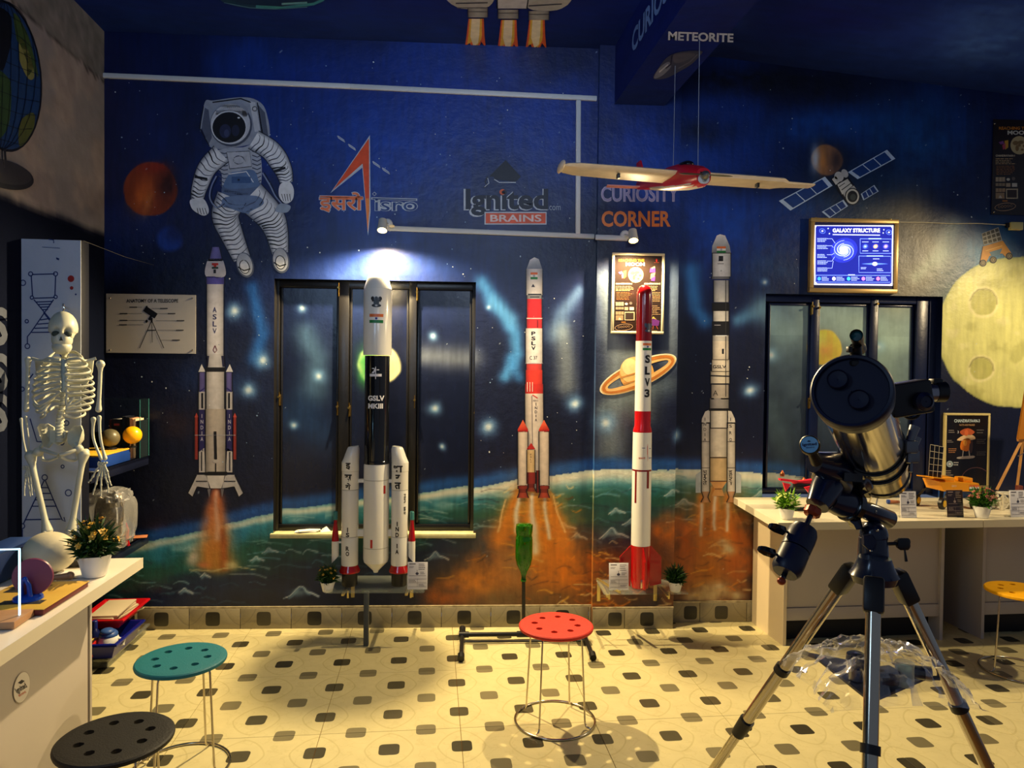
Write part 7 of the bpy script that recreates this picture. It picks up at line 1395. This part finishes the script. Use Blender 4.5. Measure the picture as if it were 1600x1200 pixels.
# easel with orange board
WOOD = mat('easel_wood', (206, 150, 84), .5, var=.3, vs_=12); o = ct(1585, 790); ke = (o-C0).dot(R3 @ Vector((0, 0, -1)))/F; t = thing('easel', 'tabletop wooden easel holding an orange board, cut by the right frame edge', 'easel', o)
X = lambda px: (px-1585)*ke; Zr = lambda py: (790-py)*ke
m = MB(); m.tube([(X(1556)*1, -.03, Zr(752)), (X(1602), .0, Zr(672))], .011, 4); m.tube([(X(1556), -.03, Zr(752)), (X(1549), -.035, Zr(764)), ], .011, 4); m.build('leg', WOOD, t); m = MB(); m.tube([(X(1660), -.03, Zr(760)), (X(1612), 0, Zr(672))], .011, 4); m.build('leg', WOOD, t); m = MB(); m.tube([(X(1606), .10, 0), (X(1606), .02, Zr(640))], .010, 4); m.build('leg', WOOD, t)
m = MB(); m.box((X(1606), -.01, Zr(687)), (.16, .02, .02), bev=.003); m.build('ledge', WOOD, t)
m = MB(); m.cyl((X(1585), -.02, Zr(712)), (X(1612), .0, Zr(700)), .003, seg=6); m.build('stay', STEEL, t)
m = MB(); m.add([(X(a), b, Zr(c)) for b in (-.03, -.016) for a, c in ((1582, 686), (1640, 682), (1648, 606), (1593, 607))], [(0, 1, 2, 3), (7, 6, 5, 4), (0, 4, 5, 1), (1, 5, 6, 2), (2, 6, 7, 3), (3, 7, 4, 0)]); tb = m.build('board', mat('orange_board', (190, 120, 30), .3, var=.08), t, smooth=0)
m = MB(); m.box((X(1596), .02, .06), (.03, .03, .12), bev=.003); m.build('foot_block', mat('brick_red_wood', (110, 50, 36), .5), t)

# ------------------------------------------------------------------ hanging aeroplane
AR = mat('aero_red', (200, 18, 40), .3); AW = mat('aero_white', (226, 214, 196), .45, var=.12, vs_=18); pc_ = at(1052, 279, 3.45)
fu = MATS['aero_red']; t = thing('model_aeroplane', 'red and white model aeroplane hanging on threads under the ceiling beam', 'aeroplane', pc_, R_(4))
RW = Matrix.Rotation(R_(1.2), 3, 'Y')
def wing(sx, L, ch, nm='wing'):
    m = MB(); prof = [(0, .012), (.12, .022), (.4, .026), (.75, .014), (1, .002), (.75, 0), (.4, -.003), (.1, 0)]; n = len(prof); sec = [(0, 1, 0), (L*.5, 1, .004), (L*.86, .92, .008), (L*.95, .72, .012), (L, .4, .016)] if sx < 0 else [(0, 1, 0), (L*.5, 1, 0), (L*.74, .95, 0), (L*.80, .55, .004), (L, .42, .008)]
    vs = []
    for (x, k, z) in sec:
        for (c, h__) in prof: vs.append(RW @ Vector((sx*x, -.09*k+(c)*ch*k+(1-k)*.02, z+h__*k)))
    m.add(vs, [(i*n+j, i*n+(j+1) % n, (i+1)*n+(j+1) % n, (i+1)*n+j) for i in range(len(sec)-1) for j in range(n)]+[tuple(range(n)), tuple((len(sec)-1)*n+j for j in range(n))[::-1]]); return m.build(nm, AW, t, smooth=30)
wl_ = wing(-1, .56, .19); wr_ = wing(1, .72, .17)
m = MB(); m.ball(RW @ Vector((-.555, .0, .02)), (.012, .09, .022), 12, 8); m.build('wing_tip', AW, wl_)
for w_, x in ((wl_, -.28), (wr_, .42)): m = MB(); q = RW @ Vector((x, -.02, -.012)); m.box(q, (.012, .03, .022), bev=.002); m.build('control_horn', BLKP, w_)
for w_, x0, x1 in ((wl_, -.44, -.36), (wl_, -.1, -.03), (wr_, .18, .24), (wr_, .52, .62)): m = MB(); m.box(RW @ Vector(((x0+x1)/2, .085, .016)), (abs(x1-x0), .03, .008), bev=.002); m.build('flap_strip', BLKP, w_)
def loft(name, secs, mt, par, n=16):
    m = MB(); vs = []
    for (c, w, h__, e) in secs:
        for k in range(n): a = 2*math.pi*k/n; f = lambda v: math.copysign(abs(v)**e, v); vs.append(Vector(c)+Vector((f(math.cos(a))*w*SF, 0, fz(c[1])+f(math.sin(a))*h__*SF)))
    m.add(vs, [(i*n+j, i*n+(j+1) % n, (i+1)*n+(j+1) % n, (i+1)*n+j) for i in range(len(secs)-1) for j in range(n)]+[tuple(range(n)), tuple((len(secs)-1)*n+j for j in range(n))[::-1]]); return m.build(name, mt, par, smooth=50)
# fuselage runs from nose (near, right) to tail (far, left)
nx, tx = .05, .0
ax_ = lambda y: (nx+(tx-nx)*(y+.26)/.86, y)
fz = lambda y: (y+.26)*.17
SF = 1.22
loft('fuselage', [((*ax_(-.26), -.055), .028, .030, .8), ((*ax_(-.20), -.052), .040, .042, .7), ((*ax_(-.06), -.040), .046, .052, .6), ((*ax_(.08), -.036), .044, .048, .6), ((*ax_(.30), -.034), .030, .034, .7), ((*ax_(.58), -.030), .012, .018, .8)], AR, t)
loft('belly', [((*ax_(-.262), -.068), .022, .018, .9), ((*ax_(-.20), -.074), .037, .024, .8), ((*ax_(-.05), -.072), .043, .026, .8), ((*ax_(.10), -.066), .040, .024, .8), ((*ax_(.34), -.052), .024, .018, .8)], mat('aero_grey_white', (206, 202, 196), .4), t)
m = MB(); m.ball((ax_(-.04)[0], -.04, .04), (.04, .09, .026), 20, 12); m.build('canopy', BLKG, t)
m = MB(); m.prism([(ax_(.46)[0], .46, .10), (ax_(.60)[0], .60, .12), (ax_(.61)[0], .62, .25), (ax_(.56)[0], .56, .25)], dr, .008); m.build('tail_fin', AR, t)
m = MB(); m.prism([(tx-.20, .50, .085), (tx+.16, .50, .085), (tx+.14, .60, .10), (tx-.18, .60, .10)], (0, 0, 1), .006); m.build('tailplane', mat('aero_pink', (226, 150, 140), .4), t)
nb = Vector((*ax_(-.275), -.055)); m = MB(); m.lathe([(.020, 0), (.016, .014), (.003, .026)], 18, nb, (.1, -1, 0)); sp2 = m.build('spinner', GREYM, t)
for s_, mt in ((-1, mat('prop_dark', (40, 44, 50), .35)), (1, mat('prop_olive', (110, 110, 90), .4))):
    m = MB(); m.tube([nb+Vector((s_*x, -.008, -.004*x*20*0-(.02*x if s_ > 0 else 0))) for x in (.0, .03, .07, .105, .125)], [.005, .009, .012, .010, .003], 8, flat=.3); m.build('propeller_blade', mt, sp2)
m = MB(); m.cyl(nb+Vector((-.02, .02, .012)), nb+Vector((.02, .02, .012)), .009, seg=12); m.cyl(nb+Vector((0, .02, -.02)), nb+Vector((0, .0, -.02)), .008, seg=10); m.build('engine', STEEL, t)
m = MB(); m.box((ax_(-.06)[0]-.0475, -.06, -.03), (.002, .016, .026), bev=.0008); m.build('roundel', WHP, t)
bb1, bb2 = hitZ(1055, 103, 3.22), hitZ(1093, 62, 3.22)
wa = lambda v: pc_+Matrix.Rotation(R_(4), 3, 'Z') @ Vector(v)
for b_, v in ((bb1, (.02, .06, .02)), (bb2, (.10, -.06, .02))): m = MB(); m.tube([b_, wa(v)], .0014, 5); m.build('hanging_thread', mat('thread', (150, 156, 170), .5), t, world=True)

# ------------------------------------------------------------------ the big telescope
ZM = 1.75
TB = mat('telescope_navy', (14, 26, 54), .22, coat=.3); TBM = mat('telescope_matt_navy', (13, 22, 50), .4, bump=.03); CHR = mat('polished_tube', (214, 206, 192), .12, 1, var=.05); ORG = mat('copper_knob', (150, 60, 30), .35, .4)
hd0 = at(1366, 890, ZM); g0 = Vector((hd0.x, hd0.y, 0)); tel = thing('telescope', 'large reflecting telescope with capped polished tube on a steel tripod, right foreground', 'telescope', g0)
def T(px, py, Z=ZM): return at(px, py, Z)
def tp(name, m, mt, par=None, sm=40, lab=None): return m.build(name, mt, par or tel, world=True, smooth=sm, label=lab)
A0, A1 = T(1331, 613, 1.36), T(1377, 738, 1.98); ax = (A1-A0).normalized(); RT = 57.5*1.36/F; LT = (A1-A0).length
m = MB(); m.lathe([(RT*.985, .004), (RT*.985, LT)], 64, A0, ax); tube_ = tp('optical_tube', m, CHR)
m = MB(); m.lathe([(RT*.985, .0), (RT*1.03, .0), (RT*1.03, .035), (RT*.99, .037)], 64, A0, ax, caps=False); tp('front_ring', m, GREYM, tube_)
m = MB(); m.lathe([(RT*.985, LT-.03), (RT*1.03, LT-.028), (RT*1.03, LT+.01), (RT*.9, LT+.015)], 64, A0, ax); tp('rear_ring', m, BLKG, tube_)
m = MB(); m.lathe([(RT*1.02, .018), (RT*1.045, .012), (RT*1.045, -.010), (RT*1.0, -.014), (RT*.93, -.013), (RT*.90, -.006), (0.001, -.005)], 64, A0, ax, caps=False); cap = tp('dust_cap', m, TBM)
u1 = ax.cross(up).normalized(); u2 = u1.cross(ax).normalized()     # right, up across the tube mouth
if u1.x < 0: u1 = -u1
for (a, b, r_) in ((-.35, .30, .27), (.20, -.26, .27)):
    c = A0+u1*RT*a+u2*RT*b; m = MB(); m.lathe([(RT*r_*1.0, -.006), (RT*r_, -.017), (RT*r_*.93, -.019), (RT*r_*.88, -.015), (.001, -.014)], 36, c, ax, caps=False); tp('cap_plug', m, TBM, cap)
for f in (.60, .74):
    m = MB(); m.lathe([(RT*1.0, f*LT-.012), (RT*1.07, f*LT-.012), (RT*1.07, f*LT+.012), (RT*1.0, f*LT+.012)], 56, A0, ax, caps=False); rg_ = tp('tube_ring', m, BLKG)
    c = A0+ax*f*LT+u1*RT*1.12+u2*RT*.10; m = MB(); m.box(c, (.03, .03, .03), bev=.004); m.cyl(c+u2*.01, c+u2*.05+u1*.01, .009, .012, 12); m.cyl(c-u2*.04, c+u2*.03, .005, seg=8); tp('ring_clamp', m, GREYM, rg_)
dj = A0+ax*(.68*LT)-u2*RT*1.10-u1*RT*.45; m = MB(); m.prism([dj-ax*.11-u1*.02, dj-ax*.11+u1*.02, dj+ax*.11+u1*.02, dj+ax*.11-u1*.02], -u2, .02); tp('dovetail_bar', m, BLKG)
# finder scope
F0, F1 = T(1338, 524, 1.33), T(1345, 548, 1.50); fa = (F1-F0).normalized(); m = MB(); m.lathe([(.0108*1.0, 0), (.0115, -.001), (.0115, .05), (.010, .055), (.010, .13), (.012, .14), (.012, .17)], 28, F0, fa, caps=False); fn_ = tp('finder_scope', m, BLKP)
m = MB(); m.lathe([(.0001, .006), (.0100, .008)], 24, F0, fa, caps=False); tp('finder_lens', m, mat('lens_teal', (10, 90, 96), .05, coat=1), fn_)
m = MB(); m.tube([T(1337, 540, 1.37), T(1338, 566, 1.39)], [.0105, .012], 12); m.box(T(1327, 546, 1.37), (.008, .012, .012), bev=.002); m.box(T(1350, 566, 1.40), (.008, .012, .010), bev=.002); tp('finder_bracket', m, BLKP, fn_)
m = MB(); m.box(T(1338, 568, 1.40), (.056, .07, .012), bev=.004); tp('finder_shoe', m, BLKP, fn_)
# focuser
fb0 = T(1385, 628, 1.42); m = MB(); m.tube([fb0, T(1442, 617, 1.43)], [.036, .029], 4, col=None); m.M = Matrix(); 
m = MB(); d_ = (T(1446, 617, 1.43)-fb0); fx = d_.normalized(); m.box(fb0+d_*.5, (d_.length, .05, .066), rot=Matrix.Rotation(-math.atan2(fx.z, fx.x), 3, 'Y'), bev=.006); fo = tp('focuser', m, BLKP)
m = MB(); m.lathe([(.0175, .03), (.0185, .034), (.0185, .044), (.012, .050), (.011, .047), (.001, .047)], 30, T(1424, 626, 1.43), (.0, -1, 0.0), caps=False); tp('focus_knob', m, TBM, fo)
m = MB(); q0, q1_ = T(1446, 614, 1.43), T(1466, 613, 1.43); m.cyl(q0, q1_, .019, seg=28); tp('draw_tube', m, mat('satin_steel', (150, 150, 156), .25, .9), fo)
m = MB(); m.cyl(T(1460, 612, 1.43), T(1475, 612, 1.43), .021, seg=28); m.box(T(1462, 596, 1.43), (.02, .02, .012), bev=.003); tp('eyepiece_holder', m, BLKP, fo)
m = MB(); m.tube([T(1424+13*math.cos(a), 644+10*math.sin(a), 1.42) for a in [R_(k) for k in range(0, 181, 20)]], .0028, 8); m.box(T(1420, 640, 1.42), (.03, .02, .008), bev=.002); tp('knob_guard', m, BLKP, fo)
m = MB(); m.tube([T(1394, 668, 1.55), T(1398, 690, 1.62), T(1392, 712, 1.7)], .006, 8); tp('strut', m, BLKP)
# mount head
m = MB(); sad = T(1305, 735, 1.78); m.tube([T(1272, 722, 1.72), T(1300, 730, 1.74), T(1340, 748, 1.80), T(1352, 766, 1.80)], [.026, .040, .036, .022], 18); tp('saddle', m, TB, sm=70)
m = MB(); m.lathe([(.040, -.012), (.048, -.008), (.048, .008), (.040, .012)], 36, T(1300, 752, 1.76), (T(1274, 800, 1.72)-T(1300, 740, 1.76)).normalized()); tp('setting_circle', m, GREYM)
m = MB(); m.tube([T(1300, 745, 1.76), T(1288, 768, 1.74), T(1277, 790, 1.72)], [.038, .035, .027], 28); tp('declination_housing', m, TB, sm=60)
m = MB(); m.lathe([(.015, 0), (.019, .004), (.019, .018), (.013, .024)], 16, T(1272, 793, 1.715), (T(1255, 833, 1.69)-T(1272, 793, 1.715)).normalized(), rf=lambda a, z: 1+.08*math.cos(a*8)); tp('lock_nut', m, ORG)
cs0, cs1 = T(1272, 793, 1.715), T(1221, 908, 1.62); m = MB(); m.cyl(cs0, cs1, .0062, seg=14); shf = tp('counterweight_shaft', m, BLKG)
ca_ = (cs1-cs0).normalized(); Ls_ = (cs1-cs0).length
for (f0, f1) in ((.30, .585), (.60, .90)):
    m = MB(); rW = .0335; m.lathe([(rW*.86 if f0 < .5 else rW, f0*Ls_), (rW, f0*Ls_+.012), (rW*1.02, (f0+f1)/2*Ls_), (rW, f1*Ls_-.010), (rW if f0 < .5 else rW*.82, f1*Ls_)], 36, cs0, ca_); cwt = tp('counterweight', m, TBM, sm=30)
    c = cs0+ca_*((f0+f1)/2-.03)*Ls_; kd_ = (Vector((-1, -.1, .35))).normalized(); m = MB(); m.cyl(c+kd_*.03, c+kd_*.045, .003, seg=8); m.lathe([(.006, .043), (.0105, .048), (.0105, .070), (.008, .082), (.006, .085)], 16, c, kd_, rf=lambda a, z: 1+.10*math.cos(a*5)); tp('weight_knob', m, BLKG, cwt)
m = MB(); m.ball(cs1, (.010, .010, .009), 14, 8); tp('safety_screw', m, ORG, shf)
m = MB(); m.tube([T(1295, 778, 1.76), T(1312, 784, 1.77), T(1328, 790, 1.78)], [.030, .036, .034], 28); tp('polar_housing', m, TB, sm=60)
pd = (T(1390, 818, 1.84)-T(1312, 784, 1.77)).normalized(); m = MB(); m.lathe([(.036, -.008), (.042, -.004), (.042, .012), (.034, .016)], 40, T(1327, 789, 1.78), pd, rf=lambda a, z: 1+.012*math.cos(a*30)); tp('hour_circle', m, BLKG)
m = MB(); m.tube([T(1333, 790, 1.78), T(1360, 800, 1.81), T(1388, 812, 1.84), T(1391, 818, 1.84)], [.020, .024, .025, .016], 22); tp('polar_axis', m, TB, sm=60)
for (px, py) in ((1346, 789), (1357, 795), (1368, 800)): m = MB(); m.ball(T(px, py, 1.785), .004, 8, 6); tp('screw', m, GREYM)
m = MB(); m.prism([T(1318, 806, 1.76), T(1330, 800, 1.76), T(1346, 824, 1.76), T(1338, 828, 1.76), T(1334, 820, 1.76)], (0, 1, 0), .03); tp('latitude_bracket', m, TB)
m = MB(); m.tube([T(1336, 796, 1.80), T(1342, 826, 1.80)], [.008, .010], 10); tp('latitude_bolt', m, BLKP)
m = MB(); m.ball(T(1365, 836, 1.80), (.034, .034, .036), 28, 18); m.tube([T(1364, 840, 1.80), T(1364, 852, 1.80), T(1364, 880, 1.80)], [.034, .035, .037], 28); hb = tp('mount_base', m, TB, sm=60)
m = MB(); m.prism([T(1350, 838, 1.755), T(1362, 836, 1.752), T(1370, 846, 1.752), T(1368, 858, 1.755), T(1361, 862, 1.755), T(1350, 852, 1.755)], (0, 1, 0), .012); tp('side_plate', m, TBM, hb)
for (px, py) in ((1371, 829), (1361, 861)): m = MB(); m.ball(T(px, py, 1.75), .0035, 8, 6); tp('screw', m, STEEL, hb)
m = MB(); m.cyl(T(1386, 850, 1.79), T(1406, 849, 1.79), .005, seg=10); azk = tp('azimuth_bolt', m, BLKP); m = MB(); m.lathe([(.010, -.016), (.014, -.01), (.014, .01), (.010, .016)], 12, T(1410, 849, 1.79), (1, 0, 0), rf=lambda a, z: 1+.25*math.cos(a*3)); tp('azimuth_knob', m, BLKP, azk); m = MB(); m.tube([T(1412, 851, 1.79), T(1414, 862, 1.78), T(1416, 877, 1.78)], [.0028, .0024, .004], 8); tp('lever', m, BLKP, azk)
# polar scope cap with logo, facing the room
lc = T(1265, 695, 1.66); nrm = (C0-lc).normalized(); nrm = (nrm+Vector((-.05, 0, .12))).normalized(); m = MB(); m.lathe([(.0225, -.03), (.0228, .0), (.0205, .003), (.0195, .0015)], 36, lc, nrm, caps=True); lk = tp('accessory_cap', m, BLKP); m = MB(); m.lathe([(.0002, .0036), (.0192, .0030)], 32, lc, nrm, caps=False); tp('blue_disc', m, mat('pale_blue_label', (110, 180, 230), .4), lk)
rx_ = up.cross(nrm).normalized(); ry_ = nrm.cross(rx_); P = Paint(lambda x, y, l: lc+nrm*(.0038+l)+rx_*x+ry_*y, base=.0004, step=.0003); P.text('Ignited', 0, .000, .0085, (20, 34, 80), w=.031, bold=.03, ang=8, up=1); P.text('BRAINS', .002, -.0065, .0035, (40, 60, 110), w=.018, ang=8, up=1); P.poly([(-.002, .010), (.003, .008), (-.001, .006), (-.006, .0075)], (20, 34, 80)); P.build('lettering', PRINT, lk)
m = MB(); m.tube([T(1268, 706, 1.68), T(1276, 722, 1.70)], [.010, .014], 12); tp('cap_stem', m, BLKP, lk)
# tripod head and legs
Hh = hd0.z; m = MB(); m.lathe([(.052, -.030), (.058, -.012), (.046, .006), (.040, .022), (.038, .03)], 36, hd0); hub = tp('tripod_head', m, TB, sm=50)
los = Vector((hd0.x-C0.x, hd0.y-C0.y, 0)).normalized(); lr = Vector((los.y, -los.x, 0))
tanl = .535
def leg(direc, lockpx, nm, tl):
    p0 = hd0+direc*.058-up*.012; dn = (direc*tl-up).normalized(); m = MB()
    side = dn.cross(direc).normalized()
    m.box(p0+dn*.035, (.046, .040, .085), rot=Matrix((side, direc.cross(side)*-1, -dn)).transposed() if False else dn.to_track_quat('-Z', 'Y').to_matrix(), bev=.008); br = tp('leg_bracket', m, BLKP)
    tot = (p0.z-.004)/(-dn.z); a = p0+dn*.06; b = p0+dn*(tot*.50); m = MB(); m.cyl(a, b, .0165, seg=24); lg = tp('upper_leg', m, STEEL if nm != 'c' else STEEL)
    for f in (.30,): c = p0+dn*tot*f; m = MB(); m.cyl(c-dn*.010, c+dn*.010, .021, seg=20); m.box(c+los*.018, (.02, .02, .012), bev=.003); tp('spreader_clamp', m, BLKP, lg)
    m = MB(); m.cyl(b-dn*.035, b+dn*.03, .0215, .019, 20); k = b+side*.02; m.cyl(b, b+side*.034-up*.01, .006, .009, 10); tp('leg_lock', m, BLKP, lg)
    m = MB(); m.cyl(b, p0+dn*(tot-.03), .0135, seg=20); tp('lower_leg', m, STEEL, lg); m = MB(); m.cyl(p0+dn*(tot-.05), p0+dn*(tot-.002), .017, .010, 16); tp('rubber_foot', m, BLKP, lg)
    return p0, dn, tot
la = leg((-lr*math.cos(R_(30))+los*math.sin(R_(30))), None, 'l', .60); lb = leg((lr*math.cos(R_(30))+los*math.sin(R_(30))), None, 'r', .50); lc_ = leg(-los, None, 'c', .50)
# accessory tray with the bag of eyepieces
zt2 = at(1366, 1062, 1.75).z; tc_ = Vector((hd0.x, hd0.y, zt2)); pts = []
for (p0, dn, tot) in (la, lb, lc_): k = (p0.z-zt2)/(-dn.z); pts.append(p0+dn*k)
m = MB(); m.prism([tc_.lerp(p, .80) for p in (pts[0], pts[2], pts[1])], (0, 0, 1), .006); tray = tp('accessory_tray', m, TBM, sm=0)
for p in pts: m = MB(); m.cyl(tc_.lerp(p, .5), p, .006, seg=8); tp('spreader_arm', m, BLKP, tray)
zt3 = zt2+.008
t = thing('accessory_bag', 'crinkled clear plastic bag spread over the telescope tray', 'bag', Vector((tc_.x, tc_.y, zt3)))
def film(name, cx, cy, w, d, h_, seed, n=34, fold=.5):
    from mathutils import noise; vs = []; fs = []
    for i in range(n+1):
        for j in range(n+1):
            u, v = i/n*2-1, j/n*2-1; x = u*w; y = v*d; e = max(0, 1-u*u*.9)*max(0, 1-v*v*.9); q = Vector((u*2.3+seed, v*2.3, seed)); nz = noise.ridged_multi_fractal(q, .8, 2.1, 4, 1, 2)-.9
            edge = max(abs(u), abs(v)); z = h_*e**.6+.016*nz*(.35+e)-.06*max(0, edge-.62)**1.5*fold*4; vs.append((cx+x*(1+.1*nz), cy+y*(1+.12*nz)+.0, max(z, -.10)))
    for i in range(n):
        for j in range(n): a = i*(n+1)+j; fs.append((a, a+1, a+n+2, a+n+1))
    m = MB(); m.add(vs, fs); return m.build(name, FILM, t, smooth=25)
film('film', 0.0, -.01, .175, .13, .075, 2); 
def E(name, lab, cat, dx, dy, parts):
    t_ = thing(name, lab, cat, Vector((tc_.x+dx, tc_.y+dy, zt3)))
    for nm, pr, mt in parts: m = MB(); m.lathe(pr, 24); m.build(nm, mt, t_)
E('eyepiece', 'black eyepiece with blue ring in the plastic bag on the tray, left', 'eyepiece', -.052, -.02, [('barrel', [(.017, 0), (.017, .03), (.015, .032)], mat('satin_steel')), ('body', [(.021, .03), (.024, .04), (.022, .062), (.015, .066)], TB)])
E('film_canister', 'translucent canister with pale blue top standing in the tray bag', 'canister', .048, -.055, [('canister', [(.020, 0), (.021, .004), (.021, .048), (.0215, .05), (.0215, .056), (.019, .057)], mat('frosted', (200, 206, 200), .3, alpha=.45)), ('inner_lens', [(.016, .006), (.017, .044)], mat('pale_cyan', (130, 190, 200), .25))])
t_ = thing('black_case', 'black glossy lens case beside the canister in the tray bag', 'case', Vector((tc_.x+.005, tc_.y-.05, zt3)), .2); m = MB(); m.box((0, 0, .016), (.055, .04, .03), bev=.005); m.build('body', BLKG, t_); m = MB(); m.box((0, 0, .034), (.056, .041, .006), bev=.002); m.build('lid', BLKP, t_)
t_ = thing('eyepiece_tube', 'black barlow tube lying in silver film at the right of the tray', 'eyepiece', Vector((tc_.x+.085, tc_.y-.02, zt3)), -.4); m = MB(); m.cyl((-.03, 0, .018), (.03, 0, .018), .016, seg=22); m.build('barrel', BLKG, t_); m = MB(); m.cyl((.03, 0, .018), (.045, 0, .018), .0175, seg=22); m.build('collar', mat('satin_steel'), t_)
